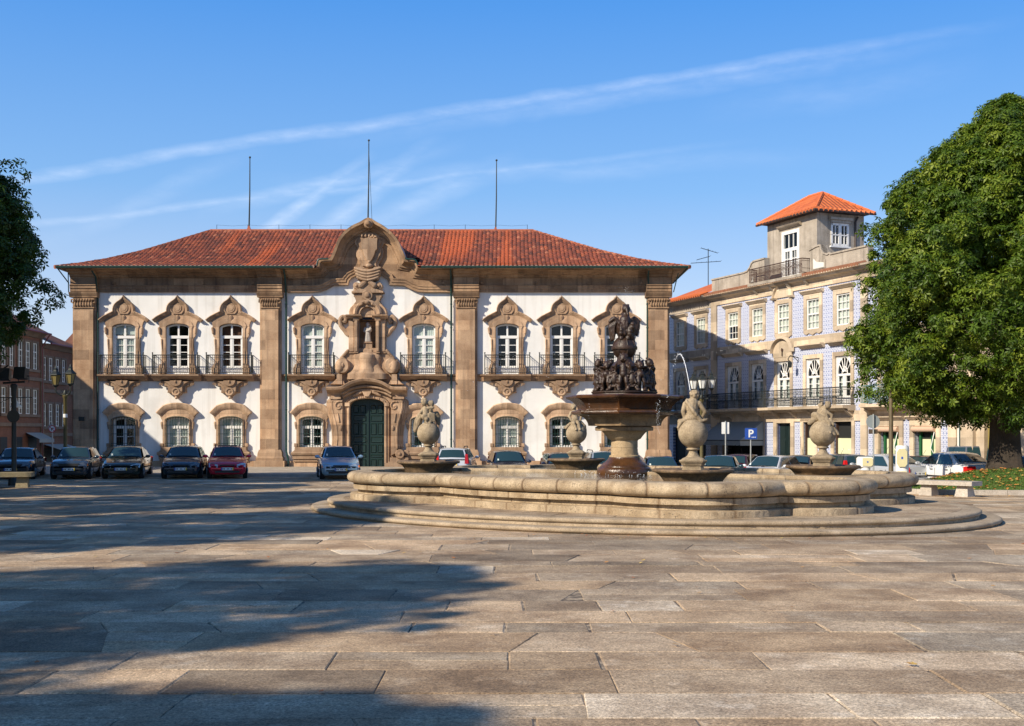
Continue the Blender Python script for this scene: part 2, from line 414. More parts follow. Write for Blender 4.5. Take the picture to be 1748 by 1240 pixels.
for i in range(33):
    x0 = -40+i*1.5; x1 = min(x0+1.49, 9.6); z = street((x0+x1)/2, 54.2)
    mb.box(x0, x1, 54.05, 54.345, z-.3, z+.112)
o = mb.build('kerb', M['concrete']); o['kind'] = 'structure'
# ------------------------------------------------------------------ town hall (local frame: x along the facade, y into the building, z up)
HX, HYY = (629-CX)/30.0, F/30.0
def h(px): return (px-629)/30.0
def vz(py): return 2+(740-py)/30.0
def hp(pts, cx=629.0): return [((x-cx)/30.0, vz(y)) for x, y in pts]
def rel(pts): return [(dx/30.0, vz(y)) for dx, y in pts]
hall = empty('town_hall', (HX, HYY, 0), 0, 'long white town hall with brown stone pilasters, ornate portal and red roof', 'building')

def wall_with_holes(mb, x0, x1, z0, z1, holes, y=0.0, depth=.35):
    xs = sorted({x0, x1, *[q for hh in holes for q in hh[:2]]}); zs = sorted({z0, z1, *[q for hh in holes for q in hh[2:]]})
    for i in range(len(xs)-1):
        for j in range(len(zs)-1):
            cx, cz = (xs[i]+xs[i+1])/2, (zs[j]+zs[j+1])/2
            if any(a < cx < b and c < cz < d for a, b, c, d in holes): continue
            mb.add([(xs[i], y, zs[j]), (xs[i+1], y, zs[j]), (xs[i+1], y, zs[j+1]), (xs[i], y, zs[j+1])], [(0, 1, 2, 3)])
    for a, b, c, d in holes:
        mb.add([(a,y,c),(b,y,c),(b,y,d),(a,y,d),(a,y+depth,c),(b,y+depth,c),(b,y+depth,d),(a,y+depth,d)], [(0,1,5,4),(1,2,6,5),(2,3,7,6),(3,0,4,7)])

UP = [212.5, 304, 395, 534, 723.5, 866, 958.5, 1052]; LO = [212.5, 304, 395, 532, 722, 866, 958.5, 1052]
holes = [(h(c-19.8), h(c+19.8), vz(639), vz(553)) for c in UP] + [(h(c-19.5), h(c+19.5), vz(763), vz(712.5)) for c in LO]
holes.append((h(599), h(657.4), -.5, vz(681))); holes.append((h(613.6), h(643.2), vz(603), vz(537)))
mb = MB(); wall_with_holes(mb, h(127), h(1142), -.9, 11.3, holes)
for (a, b) in ((h(127), h(127)), (h(1142), h(1142))): mb.add([(a,0,-.9),(a,15.6,-.9),(a,15.6,11.3),(a,0,11.3)], [(0,1,2,3)])
mb.add([(h(127),15.6,-.9),(h(1142),15.6,-.9),(h(1142),15.6,11.3),(h(127),15.6,11.3)], [(0,1,2,3)])
mb.build('wall', M['white'], hall, 0, recalc=False)
for a, b in ((167, 445), (481, 560), (697, 778), (815, 1104)): mb = MB(); mb.box(h(a), h(b), -.14, -.003, -.9, vz(787)); mb.build('plinth', M['ashlar'], hall)
for a, b in ((167, 445), (481, 574), (684, 778), (815, 1104)):
    mb = MB(); mb.extx([(-.003, vz(651)), (-.07, vz(651)), (-.07, vz(642.5)), (-.13, vz(642)), (-.13, vz(639.6)), (-.003, vz(639))], h(a), h(b)); mb.build('string_course', M['ashlar_dark'], hall)

# pilasters with plinth, capital and the entablature breaking forward over them
for pc, hw in ((146.5, 20), (463, 18), (796.5, 18.5), (1123, 19)):
    mb = MB(); c = h(pc); w = hw/30
    mb.box(c-w, c+w, -.20, -.003, vz(768), vz(510)); mb.box(c-w+.13, c+w-.13, -.36, -.2, vz(768), vz(527))
    pr = [(w+.26, -.9), (w+.26, vz(787)), (w+.15, vz(786)), (w+.17, vz(782)), (w+.10, vz(779)), (w+.08, vz(773)), (w+.02, vz(768)), (w-.14, vz(767.5))]
    for k in range(len(pr)-1):
        (r0, z0), (r1, z1) = pr[k], pr[k+1]; e0, e1 = r0-w+.36, r1-w+.36
        mb.add([(c-r0,-e0,z0),(c+r0,-e0,z0),(c+r0,-.003,z0),(c-r0,-.003,z0),(c-r1,-e1,z1),(c+r1,-e1,z1),(c+r1,-.003,z1),(c-r1,-.003,z1)], [(0,1,5,4),(1,2,6,5),(3,0,4,7)])
    p = mb.build('pilaster', M['ashlar'], hall)
    mb = MB()
    mb.box(c-w+.10, c+w-.10, -.37, -.2, vz(527), vz(509)); mb.box(c-w+.05, c+w-.05, -.42, -.003, vz(527.6), vz(525.8))
    for k in range(7):
        x = c-w+.2+(2*w-.4)*k/6
        mb.sphere((x, -.40, vz(521)), (.075, .07, .13), 8, 6); mb.sphere((x+.06, -.42, vz(513.5)), (.07, .08, .08), 8, 6)
        mb.tube(arc(0,0,0,0,0,1) and [(x, -.41, vz(525)), (x+.03, -.45, vz(519)), (x+.02, -.5, vz(515))], .028, 5)
    for s in (-1, 1): mb.tube([(c+s*(w-.2), -.5+.0, vz(513.5)), (c+s*(w-.02), -.47, vz(513)), (c+s*(w+.01), -.40, vz(517)), (c+s*(w-.1), -.42, vz(518.5))], .05, 6)
    mb.extx([(-.003, vz(509)), (-.42, vz(509)), (-.44, vz(506)), (-.52, vz(504)), (-.55, vz(500.4)), (-.003, vz(500.4))], c-w-.12, c+w+.12)
    mb.build('capital', M['ashlar_dark'], p)
EN = [(.02,10.02),(-.12,10.02),(-.12,10.19),(-.17,10.2),(-.17,10.34),(-.22,10.36),(-.22,10.40),(-.10,10.42),(-.10,10.84),(-.2,10.87),(-.24,10.96),(-.42,11.03),(-.46,11.12),(-.74,11.17),(-.8,11.33),(.02,11.33)]
mb = MB(); mb.extx(EN, h(121), h(492)); mb.build('entablature', M['ashlar_dark'], hall); mb = MB(); mb.extx(EN, h(772), h(1147)); mb.build('entablature', M['ashlar_dark'], hall)
for pc, hw in ((146.5, 22), (463, 21), (796.5, 21.5), (1123, 21)):
    mb = MB(); mb.extx([(y-.34 if y < 0 else y, z+.001) for y, z in EN], h(pc-hw), h(pc+hw)); mb.build('entablature_block', M['ashlar_dark'], hall)
mb = MB()
for px in (195, 257, 347, 432, 520, 757, 823, 914, 1005, 1094):
    mb.lathe([(.0, .0), (.10, 0), (.11, .05), (.07, .09), (.0, .07)], 10, (0, 0, 0)); n = 5*10
    for i in range(len(mb.v)-n, len(mb.v)):
        x, y, z = mb.v[i]; mb.v[i] = (h(px)+x, -.10-z, vz(484)+y)
mb.build('frieze_rosettes', M['ashlar_dark'], hall)

# curved gable over the middle bays
top = hp([(492,460.5),(540,458),(546,455.5),(549,447),(565,445.8),(569,442),(575,428),(581,413),(590.5,400.6),(604,390),(617,384),(631.5,376.5),
          (646,384),(659,391.5),(672,402.5),(682,415),(688,429),(695,444),(697,446.5),(711,447.5),(716,457),(722,460),(772,460.5)])
low = hp([(492,500),(536,499.6),(549,498.4),(558.5,494.6),(570.6,488),(595,487.6),(596.5,480.3),(600.5,475.7),(609,471.4),(620,470),(641,470),(652,471.4),(661,477.2),(665.6,487.6),(690,488.3),(702.4,495),(711.6,498.5),(724,500),(772,500)])
topS = smooth_path(top[:2]+top[2:], 3)
mb = MB(); mb.prism(low + topS[::-1], -.09, .7)
mb.sweep(low, [(0, .05), (0, -.20), (.15, -.20), (.16, -.25), (.29, -.26), (.31, -.3), (.37, -.3), (.4, -.09)])
mb.sweep(topS, [(-.02, 1.6), (0, -.88), (-.15, -.86), (-.18, -.6), (-.27, -.5), (-.33, -.34), (-.44, -.3), (-.46, -.2), (-.56, -.17), (-.60, -.09)])
inn = smooth_path(hp([(578,455),(584,437),(592,421),(601,412),(611,404),(631,398),(652,404),(661,412),(670,421),(679,437),(686,455)]), 3)
mb.sweep(inn, [(0, -.05), (0, -.2), (-.1, -.24), (-.14, -.2), (-.2, -.2), (-.22, -.05)])
ci = vz(387); mb.lathe([(0,.42),(.09,.40),(.15,.3),(.17,.2),(.24,.18),(.27,.0)], 16, (0,0,0)); n = 6*16
for i in range(len(mb.v)-n, len(mb.v)):
    x, y, z = mb.v[i]; mb.v[i] = (h(632)+x, -.80-z, ci+y)
gab = mb.build('gable', M['ashlar_dark'], hall)
# roof of the gable running back into the main roof
mb = MB(); seg = smooth_path(hp([(565,445.8),(569,442),(575,428),(581,413),(590.5,400.6),(604,390),(617,384),(631.5,376.5),(646,384),(659,391.5),(672,402.5),(682,415),(688,429),(695,444),(697,446.5)]), 3)
vs = [(x, -.7, z+.03) for x, z in seg] + [(x*.97, 7.6, z+.03) for x, z in seg]; n = len(seg)
mb.add(vs, [(i, i+1, n+i+1, n+i) for i in range(n-1)])
gr = mb.build('gable_roof', M['lead'], gab)
# coat of arms
mb = MB(); c0 = h(632)
def sym(half, cx, y0, y1, bev=.04): mb.prism([(cx+x, z) for x, z in mirror(rel(half))], y0, y1, bev)
sym([(0,461),(18,459),(15,453),(19,447),(23,439),(24,430),(21,424),(26,416),(24,409),(14,404),(6,399),(0,398)], c0, -.24, -.05)
sym([(0,458),(12,456),(11,450),(15,443),(19,436),(20,429),(17,423),(20,415),(18,408),(9,404),(0,402)], c0, -.36, -.2)
sym([(0,452),(5,446),(9,438),(11,431),(14,428),(14,416),(15,408),(8,409.5),(0,407)], c0, -.52, -.3, .06)
for k in range(5): mb.sphere((c0+(-.4+.2*k), -.5, vz(405.5)), (.06,.08,.09), 8, 6)
mb.sphere((c0, -.45, vz(456)), (.2,.2,.14)); mb.sphere((c0, -.5, vz(450)), (.09,.1,.1))
mb.build('coat_of_arms', M['sandstone'], gab, 35)

# ornament stack over the niche
t0 = h(629.5)
mb = MB()
sym([(0,484),(17,480),(19,474),(22,468),(23,458),(12,458),(8,461),(0,462)], t0, -.55, .0)
for k, (zz, hw) in enumerate(((460,22),(465,21),(470,19.5),(475,18))):
    pts = [(t0-hw/30+2*hw/30*i/12, -.58-.16*math.sin(math.pi*i/12), vz(zz)-.2*math.sin(math.pi*i/12)) for i in range(13)]
    mb.tube(pts, .075, 7)
for s in (-1, 1):
    mb.capsule((t0+s*.12, -.62, vz(484)), (t0+s*.38, -.6, vz(490)), .13, .16)
    mb.prism([(t0+s*19/30+x, vz(490)+z) for x, z in arc(0,0,.2,0,360,16)[:-1]], -.55, .0, .05)
    mb.sphere((t0+s*19/30, -.56, vz(490)), (.09,.08,.09)); mb.capsule((t0+s*.62, -.3, vz(491)), (t0+s*.66, -.3, vz(499)), .2, .18)
sym([(0,503),(27,502.5),(27,499.5),(22,498),(12,494),(7,489),(0,483)], t0, -.62, .0)
sym([(0,517),(20,516),(22,510),(24,508),(24,506),(22,503),(0,502)], t0, -.48, .0)
mb.prism([(t0+x, vz(506)+z) for x, z in arc(0,0,.30,0,360,18)[:-1]], -.66, -.4, .05); mb.sphere((t0, -.66, vz(506)), (.17,.12,.17))
sym([(0,540),(32,540),(32.5,534),(30,527),(25,522),(21,517),(20,515),(0,514)], t0, -.50, .0, .08)
# shell hood over the niche
A = arc(t0, vz(538), 24/30, 0, 180, 20); mb.sweep(A, [(0,-.4),(0,-.7),(.10,-.78),(.2,-.74),(.24,-.66),(.34,-.66),(.38,-.5)])
B = arc(t0, vz(538), 12.4/30, 0, 180, 14); mb.sweep(B, [(-.05,-.4),(-.05,-.68),(.0,-.7),(.0,.02)])
for s in (-1, 1): mb.capsule((t0+s*.30,-.75,vz(521.5)), (t0+s*.5,-.7,vz(525)), .09, .06)
mb.sphere((t0,-.78,vz(519)), (.14,.12,.12))
orn = mb.build('niche_crown', M['sandstone'], hall, 35)
# niche with its pilasters and side scrolls
mb = MB(); n0 = h(628.4)
for s in (-1, 1):
    for (a, b, d) in ((14.9, 21.5, .58), (21.5, 31.5, .42)):
        x0, x1 = sorted((n0+s*a/30, n0+s*b/30)); mb.box(x0, x1, -d, 0, vz(604), vz(545)); mb.box(x0+.05, x1-.05, -d-.05, -d, vz(601), vz(549))
    x0, x1 = sorted((n0+s*9/30, n0+s*35/30))
    mb.extx([(.0,vz(545.5)),(-.6,vz(545.5)),(-.66,vz(543)),(-.86,vz(541.4)),(-.88,vz(539.6)),(.0,vz(539.4))], x0, x1)
    x0, x1 = sorted((n0+s*13.5/30, n0+s*23/30)); mb.extx([(-.4,vz(549.5)),(-.62,vz(549.5)),(-.7,vz(546)),(-.7,vz(545)),(-.4,vz(545))], x0, x1)
    # C scroll on the flank
    sp = [(32,573),(36,570),(40,564),(45,558),(47,551),(46,545),(42,541.5),(38,543),(37,547),(39,550),(41,548)]
    sp = smooth_path([(n0+s*x/30, vz(y)) for x, y in sp], 3)
    mb.tube([(x, -.22, z) for x, z in sp], .12, 8); mb.tube([(x, -.08, z) for x, z in sp], .13, 6)
    mb.prism([(n0+s*x/30, vz(y)) for x, y in ((31,574),(36,571),(39,566),(36,561),(31,557))], -.3, 0)
mb.box(n0-.5, n0+.5, -.5, -.1, vz(543), vz(539.2))
mb.lathe([(.5, vz(603)), (.5, vz(548))], 14, (n0, .05, 0), None, 0, math.pi, False)
mb.add([(n0-.5,-.5,vz(602.8)),(n0+.5,-.5,vz(602.8)),(n0+.5,.6,vz(602.8)),(n0-.5,.6,vz(602.8))], [(0,1,2,3)])
mb.add([(n0-.5,-.3,vz(547)),(n0+.5,-.3,vz(547)),(n0+.5,.6,vz(547)),(n0-.5,.6,vz(547))], [(0,1,2,3)])
mb.build('niche', M['sandstone'], hall, 35)
# swelling base between niche and portal
mb = MB()
sym([(0,652),(58,657),(50,652),(47,645),(47,640),(53,636),(55,629),(54,620),(50,614),(44,611),(41,606),(36,604),(34,599),(31,595),(0,595)], n0, -.34, 0, .05)
for k in range(9): mb.box(n0-.06, n0+.06, -.35, -.34, vz(600), vz(599))
prof = [(39,648.5),(39.5,639),(34,636),(29,631),(25.5,624),(26.5,616),(28.5,611),(27,607),(22,603)]
mb.lathe([(x/30, vz(y)) for x, y in prof], 40, (n0, -.1, 0), lambda t: 1+.05*math.cos(8*t), math.pi, 2*math.pi, False, .62)
mb.lathe([(x/30, vz(y)) for x, y in ((17,640),(15,634),(12,627),(12,620),(15,613),(14,607),(9,603.5))], 20, (n0, -.42, 0), None, math.pi, 2*math.pi, False, .9)
for s in (-1, 1):
    E = [(n0+s*41/30+x, vz(625.5)+z) for x, z in arc(0,0,11.5/30,0,360,22,14/30)[:-1]]
    mb.prism(E, -.68, 0, .12); mb.sphere((n0+s*46/30, -.5, vz(627)), (.28,.3,.42)); mb.sphere((n0+s*41/30, -.68, vz(625)), (.1,.08,.14))
    x0, x1 = sorted((n0+s*42/30, n0+s*51/30)); mb.box(x0, x1, -.6, 0, vz(657), vz(640)); 
    mb.prism([(n0+s*x/30, vz(y)) for x, y in ((36,657.5),(63,657.5),(58,654),(52,648),(48,646),(40,650))], -.55, 0, .04)
    for k in range(3): mb.capsule((n0+s*(33+4*k)/30, -.4, vz(600+4.5*k)), (n0+s*(36+4*k)/30, -.38, vz(603+4.5*k)), .09, .09, 8)
mb.build('niche_base', M['sandstone'], hall, 35)

# portal
mb = MB(); d0 = h(628.2)
dar = arc(d0, vz(703.5), 29.4/30, 25, 155, 18, 22.5/30)
dar = [(d0+29.2/30, vz(692))] + [p for p in arc(d0, vz(692), 29.2/30, 4, 176, 20, 11/30)] + [(d0-29.2/30, vz(692))]
bound = smooth_path(hp([(561,662),(575,661.8),(586,661),(594,656.5),(604,651.5),(616,648.3),(628,647.3),(640,648.3),(653,651.5),(663,656.5),(671,661),(682,661.8),(696,662)]), 3)
out = [(d0+47/30, -.4), (d0+47/30, vz(664))] + [p for p in reversed(bound) if abs(p[0]-d0) < 46/30] + [(d0-47/30, vz(664)), (d0-47/30, -.4)]
mb.prism(out + [(d0-29.2/30, -.4)] + dar[::-1] + [(d0+29.2/30, -.4)], -.30, .35)
U = [(d0+29.2/30, -.4)] + dar + [(d0-29.2/30, -.4)]
mb.sweep(U, [(0,-.1),(0,-.38),(-.05,-.44),(-.11,-.44),(-.13,-.38),(-.2,-.36),(-.24,-.42),(-.27,-.30)])
for (o, y0) in ((9.5, -.55), (15, -.72)):
    P = smooth_path([(d0+x/30, vz(y)) for x, y in ((-40,690-o),(-30,684.5-o),(-18,680.5-o),(0,678.2-o),(18,680.5-o),(30,684.5-o),(40,690-o))], 3)
    mb.sweep(P, [(0,-.28),(0,y0+.12),(.06,y0),(.14,y0),(.17,y0+.1),(.2,-.28)])
mb.sweep(bound, [(-.52,-.28),(-.5,-.45),(-.34,-.55),(-.30,-.66),(-.2,-.78),(-.16,-1.0),(-.03,-1.06),(.0,-1.04),(.02,.0)])
mb.prism([(d0+x/30, vz(y)) for x, y in ((-9,668),(9,668),(3.5,678),(-3.5,678))], -.62, -.28, .04)
for s in (-1, 1):
    mb.capsule((d0+s*.35,-.5,vz(670)), (d0+s*.75,-.45,vz(676)), .1, .06)
    for (a, b, y0, y1, d) in ((44,63,682,678,.62),(46,61,678,671,.5),(45,62,671,669,.6),(46.5,60.5,669,664,.52),(45,66,664,661.5,.85)):
        x0, x1 = sorted((d0+s*a/30, d0+s*b/30)); mb.box(x0, x1, -d, .02, vz(y0), vz(y1))
    x0, x1 = sorted((d0+s*29.4/30, d0+s*37.5/30)); mb.box(x0, x1, -.52, .02, vz(694), vz(687.5))
    # console: flat cheek with an S outline, ribbed scroll beside it, spiral eye, foot volute
    ck = [(41,683),(57,683),(58.5,690),(57.5,700),(54.5,712),(51,724),(49,738),(48.5,752),(50,764),(53,772),(41,778)]
    mb.prism(smooth_path([(d0+s*x/30, vz(y)) for x, y in ck[1:-1]], 2) + [(d0+s*41/30, vz(778)), (d0+s*41/30, vz(683))], -.55, .02, .04)
    for k, (o, yy) in enumerate(((57.5,-.52),(60.6,-.42),(63.6,-.31),(66,-.2))):
        sp = smooth_path([(d0+s*(x-57+o)/30, vz(y)) for x, y in ((50,683),(57,684),(59,690),(58,701),(55.3,712),(52,724),(50,738),(49.5,752),(50.5,766))], 3)
        mb.tube([(x, yy+.02, z) for x, z in sp], .075, 7); mb.tube([(x-s*.05, yy+.1, z) for x, z in sp], .09, 5)
    sp = [(d0+s*47/30+math.cos(a*.55+1)*(.29-.021*a), -.57, vz(694)+math.sin(a*.55+1)*(.29-.021*a)) for a in range(13)]
    mb.tube(sp, .05, 6); mb.sphere((d0+s*47/30, -.57, vz(694)), (.08,.06,.08))
    mb.capsule((d0+s*49/30,-.57,vz(707)), (d0+s*47/30,-.57,vz(720)), .035, .05); mb.sphere((d0+s*44/30,-.57,vz(731)), (.09,.06,.15))
    mb.prism([(d0+s*56/30+x, vz(775)+z) for x, z in arc(0,0,8/30,0,360,16)[:-1]], -.66, 0, .05)
    mb.prism([(d0+s*66/30+x, vz(774)+z) for x, z in arc(0,0,6/30,0,360,14)[:-1]], -.4, 0, .05)
    mb.sphere((d0+s*56/30,-.67,vz(775)), (.1,.07,.1))
    x0, x1 = sorted((d0+s*37/30, d0+s*72/30)); mb.box(x0, x1, -.62, .02, -.9, vz(788)); mb.box(x0+.06, x1-.06, -.56, .02, vz(788), vz(781))
    x0, x1 = sorted((d0+s*29.6/30, d0+s*38/30)); mb.box(x0, x1, -.47, .02, -.9, vz(790))
rr = random.Random(3)
for k in range(24):     # worn carved letters on the archivolt, too small to read
    a = R(157-134*k/23); x = d0+math.cos(a)*31.5/30; z = vz(692)+math.sin(a)*13.5/30
    if k in (6, 16, 19): continue
    mb.box(x-.035, x+.035, -.475, -.43, z-.05, z+.05+rr.uniform(0,.02))
mb.build('portal', M['sandstone'], hall, 35)
# door leaves with raised panels
mb = MB(); mb.prism([(d0-29.2/30, -.5)] + [(d0+29.2/30, -.5)] + dar, .16, .24)
mb.box(d0-.035, d0+.035, .10, .16, -.4, vz(684))
rows = [(797,784),(781,776),(773,759),(756,745.5),(742.5,722.5),(719.5,709),(706,692)]
for s in (-1, 1):
    for (y0, y1) in rows:
        cols = ((4,25),) if abs(y0-y1) < 13 else ((4,13.5),(15.5,25))
        for a, b in cols:
            x0, x1 = sorted((d0+s*a/30, d0+s*b/30)); z0, z1 = vz(y0), vz(y1); q = .07
            mb.add([(x0,.155,z0),(x1,.155,z0),(x1,.155,z1),(x0,.155,z1),(x0+.03,.11,z0+.03),(x1-.03,.11,z0+.03),(x1-.03,.11,z1-.03),(x0+.03,.11,z1-.03),
                    (x0+q,.135,z0+q),(x1-q,.135,z0+q),(x1-q,.135,z1-q),(x0+q,.135,z1-q)],
                   [(0,1,5,4),(1,2,6,5),(2,3,7,6),(3,0,4,7),(4,5,9,8),(5,6,10,9),(6,7,11,10),(7,4,8,11),(8,9,10,11)])
door = mb.build('door', M['doorgreen'], hall, 20)
mb = MB(); mb.sphere((d0-.1, .08, vz(752)), (.035,.04,.035), 8, 6); mb.tube([(d0-.1,.08,vz(755)), (d0-.1,.05,vz(756.5)), (d0-.1,.08,vz(758))], .014, 5); mb.build('handle', M['iron'], door)

# ---- upper windows: stone surround, balcony, glazing
def upper_arch(w, n=14): return [(-q[0]*w/19.8, q[1]) for q in arc(0, vz(559.5), 19.8/30, 176, 4, n, 6.5/30)][::-1]
def ring_u(mb, outer_half, inner_w, y_bot, arch_pts, y0, y1, bev=.03):
    o = [(x/30, vz(y)) for x, y in outer_half]
    pts = o + [(-x, z) for x, z in reversed(o) if abs(x) > 1e-9]
    inner = [(-inner_w/30, vz(y_bot))] + arch_pts + [(inner_w/30, vz(y_bot))]
    mb.prism(pts + inner, y0, y1, bev)
ua = arc(0, vz(559.5), 19.8/30, 180, 0, 14, 6.5/30)
mb = MB()
ring_u(mb, [(31.5,639),(31.5,629),(28,622),(27.5,578),(30,575),(32,569),(33,562.5),(31.3,557),(33,551),(35,548),(36,543),(30,538),(20,534),(17,531),(16.5,524),(14,519.5),(9,515.5),(4,511.5),(0,507)], 19.8, 639, ua, -.10, .02)
ring_u(mb, [(24.5,639),(24.5,562),(27,557),(24,551),(16,546.5),(7,544),(0,548)], 19.8, 639, arc(0, vz(559.5), 19.8/30, 180, 0, 14, 6.5/30), -.145, -.08, .025)
hood = [(-43,546.5),(-38,542.5),(-31,538),(-24,534.5),(-18.5,532),(-18.3,527),(-16.5,521.5),(-12,516.5),(-7,513),(-3,509.5),(0,505)]
hd = smooth_path(rel(hood[:5]), 2)[:-1] + smooth_path(rel(hood[4:]), 3); hd = hd + [(-x, z) for x, z in hd[:-1][::-1]]
mb.sweep(hd, [(0,0),(0,-.26),(-.04,-.29),(-.07,-.25),(-.12,-.23),(-.14,-.18),(-.19,-.15),(-.21,-.09)])
for s in (-1, 1):
    mb.capsule((s*31.2/30,-.14,vz(561)), (s*30.5/30,-.14,vz(569)), .075, .06, 8); mb.capsule((s*27/30,-.16,vz(580)), (s*26/30,-.15,vz(600)), .05, .02, 8)
    x0, x1 = sorted((s*21/30, s*32/30)); mb.box(x0, x1, -.30, .0, vz(638.6), vz(629)); mb.prism([(s*q/30, vz(y)) for q, y in ((21,629),(32,629),(29,622.5),(23,620.5))], -.26, 0, .03)
mb.prism([(x, vz(526)+z) for x, z in arc(0,0,.23,0,360,20,.27)[:-1]], -.135, -.08, .02); mb.prism([(x, vz(526)+z) for x, z in arc(0,0,.15,0,360,20,.18)[:-1]], -.15, -.1, .03)
for s in (-1, 1): mb.tube([(s*x/30,-.125,vz(y)) for x, y in ((9,518),(11.5,524),(11,531),(7,536),(0,536))], .042, 6)
mb.capsule((0,-.12,vz(541)), (0,-.12,vz(547)), .09, .05, 8)
sur0 = mb.build('window_surround', M['sandstone'], hall, 35)
mb = MB()
mb.extx([(.0,vz(651)),(-.12,vz(651)),(-.35,vz(648)),(-.55,vz(644.8)),(-.60,vz(643)),(-.68,vz(642.6)),(-.70,vz(640.2)),(.0,vz(639.6))], -40/30, 40/30)
co = [(0,681),(2,680),(2.5,677),(6,675),(9,671.5),(16,671),(15,664),(16,661),(21,660),(21,655),(27,654),(28,651),(0,651)]
mb.prism(mirror(rel(co)), -.30, 0, .06)
mb.prism(mirror(rel([(0,676),(7,672),(11,668),(11,660),(15,656),(22,652),(0,651)])), -.42, -.26, .06)
ring = [(0, -.44-.0, 0)]
mb.tube([(.185*math.cos(a*math.pi/8), -.42, vz(669.5)+.185*math.sin(a*math.pi/8)) for a in range(17)], .06, 7, caps=False)
mb.sphere((0,-.40,vz(669.5)), (.11,.07,.11)); mb.sphere((0,-.36,vz(679.5)), (.09,.1,.09))
mb.prism([(x, vz(650.5)+z) for x, z in arc(0,0,.34,180,360,12)], -.52, -.3, .04); mb.sphere((0,-.54,vz(652.5)), (.05,.05,.09))
for s in (-1, 1):
    for k in range(3): mb.capsule((s*(24.5+2.2*k)/30,-.27,vz(655)), (s*(24.5+2.2*k)/30,-.27,vz(659-k)), .035, .03, 6)
bal0 = mb.build('balcony', M['sandstone'], hall, 35)
mb = MB(); zt, zb = vz(607.6), vz(637)
bx, by = 38/30, -.62
for z, r in ((zt, .028), (zb, .02), (zt-.13, .012)):
    mb.tube([(-bx,-.02,z),(-bx,by,z),(bx,by,z),(bx,-.02,z)], r, 5)
for s in (-1, 1): mb.tube([(s*bx,by,vz(639.8)),(s*bx,by,zt+.1)], .03, 6); mb.sphere((s*bx,by,zt+.12), .045, 8, 6)
def bars(xa, ya, xb, yb, n):
    for k in range(1, n):
        x = xa+(xb-xa)*k/n; y = ya+(yb-ya)*k/n; mb.tube([(x,y,zb),(x,y,zt)], .0105, 4, caps=False)
bars(-bx, by, bx, by, 22); bars(-bx, -.02, -bx, by, 6); bars(bx, -.02, bx, by, 6)
for k in range(11):
    x = -bx+2*bx*(k+.5)/11
    mb.tube([(x+.08*math.cos(a*math.pi/4), by, zb+.2+.08*math.sin(a*math.pi/4)) for a in range(9)], .009, 4, caps=False)
rail0 = mb.build('railing', M['iron'], bal0, 30)
# glazing
def glazing(half, ybot, yspring, ycrown, transom, barsy, panel, yf=.12):
    mb = MB(); w = half/30; A = arc(0, vz(yspring), w, 180, 0, 14, (yspring-ycrown)/30); z0 = vz(ybot)
    pts = [(-w, z0)] + A + [(w, z0)]
    mb.sweep(pts, [(0,yf+.14),(0,yf-.04),(-.075,yf-.04),(-.09,yf),(-.09,yf+.1)])
    mb.box(-.05, .05, yf-.02, yf+.06, z0, vz(ycrown)-.08)
    mb.box(-w+.05, w-.05, yf-.05, yf+.07, vz(transom+2.4), vz(transom-2.4))
    for s in (-1, 1):
        for b in barsy: x0, x1 = sorted((s*.05, s*(w-.08))); mb.box(x0, x1, yf, yf+.05, vz(b)-.018, vz(b)+.018)
        x0, x1 = sorted((s*.05, s*(w-.07))); mb.box(x0, x1, yf, yf+.05, z0, z0+.09)
        for xx in (s*.075, s*(w-.115)): mb.box(xx-.028, xx+.028, yf-.005, yf+.055, z0, vz(transom))
        if panel:
            mb.box(x0, x1, yf+.01, yf+.05, z0, vz(panel)); mb.box(x0+.07, x1-.07, yf-.02, yf+.01, z0+.08, vz(panel)-.06)
    g = MB(); P_ = [(-w+.04, vz(panel) if panel else z0+.04)] + [(x*.95, z-.02) for x, z in A] + [(w-.04, vz(panel) if panel else z0+.04)]; g.add([(x, yf+.03, z) for x, z in P_[::-1]], [tuple(range(len(P_)))])
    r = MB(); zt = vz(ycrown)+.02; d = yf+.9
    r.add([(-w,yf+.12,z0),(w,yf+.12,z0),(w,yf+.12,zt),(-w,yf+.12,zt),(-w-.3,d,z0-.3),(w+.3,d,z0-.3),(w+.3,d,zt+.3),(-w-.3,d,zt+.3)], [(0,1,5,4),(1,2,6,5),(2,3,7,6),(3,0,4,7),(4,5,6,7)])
    return mb, g, r
def curtain(half, ytop, ybot, y, gap=0.0, amp=.03):
    mb = MB(); w = half/30-.07; n = 46; vs = []
    for i in range(n+1):
        x = -w+2*w*i/n; f = amp*math.sin(i*1.25)+amp*.5*math.sin(i*2.1+.7)
        for z in (vz(ybot), vz(ytop)): vs.append((x, y+f, z))
    mb.add(vs, [(2*i, 2*i+2, 2*i+3, 2*i+1) for i in range(n) if not (gap and abs(i-n/2) < gap*n/2)]); return mb
def sheet(half, ytop, ybot, y):
    mb = MB(); w = half/30-.05; mb.add([(-w,y,vz(ybot)),(w,y,vz(ybot)),(w,y,vz(ytop)),(-w,y,vz(ytop))], [(0,1,2,3)]); return mb
gm, gg, gr_ = glazing(19.4, 638.6, 559.5, 553.4, 575.5, (589.2, 601.3, 613.2), 624.7)
gmL, ggL, grL = glazing(19.2, 762.8, 718.5, 713, 729.5, (745.5,), None)
proto = {}
def place(src, cx, parent=None):
    if src.name not in proto: proto[src.name] = [src, True]; src.location.x = h(cx); return src
    c = copy_tree(src, parent or src.parent); c.location.x = h(cx); return c
kindU = ['curtain', 'dark', 'warm', 'blind', 'blind', 'dark', 'dark', 'dark']; 
kindL = ['dark', 'blind2', 'blind2', 'dark', 'dark', 'blind2', 'dark', 'dark']
wins = []
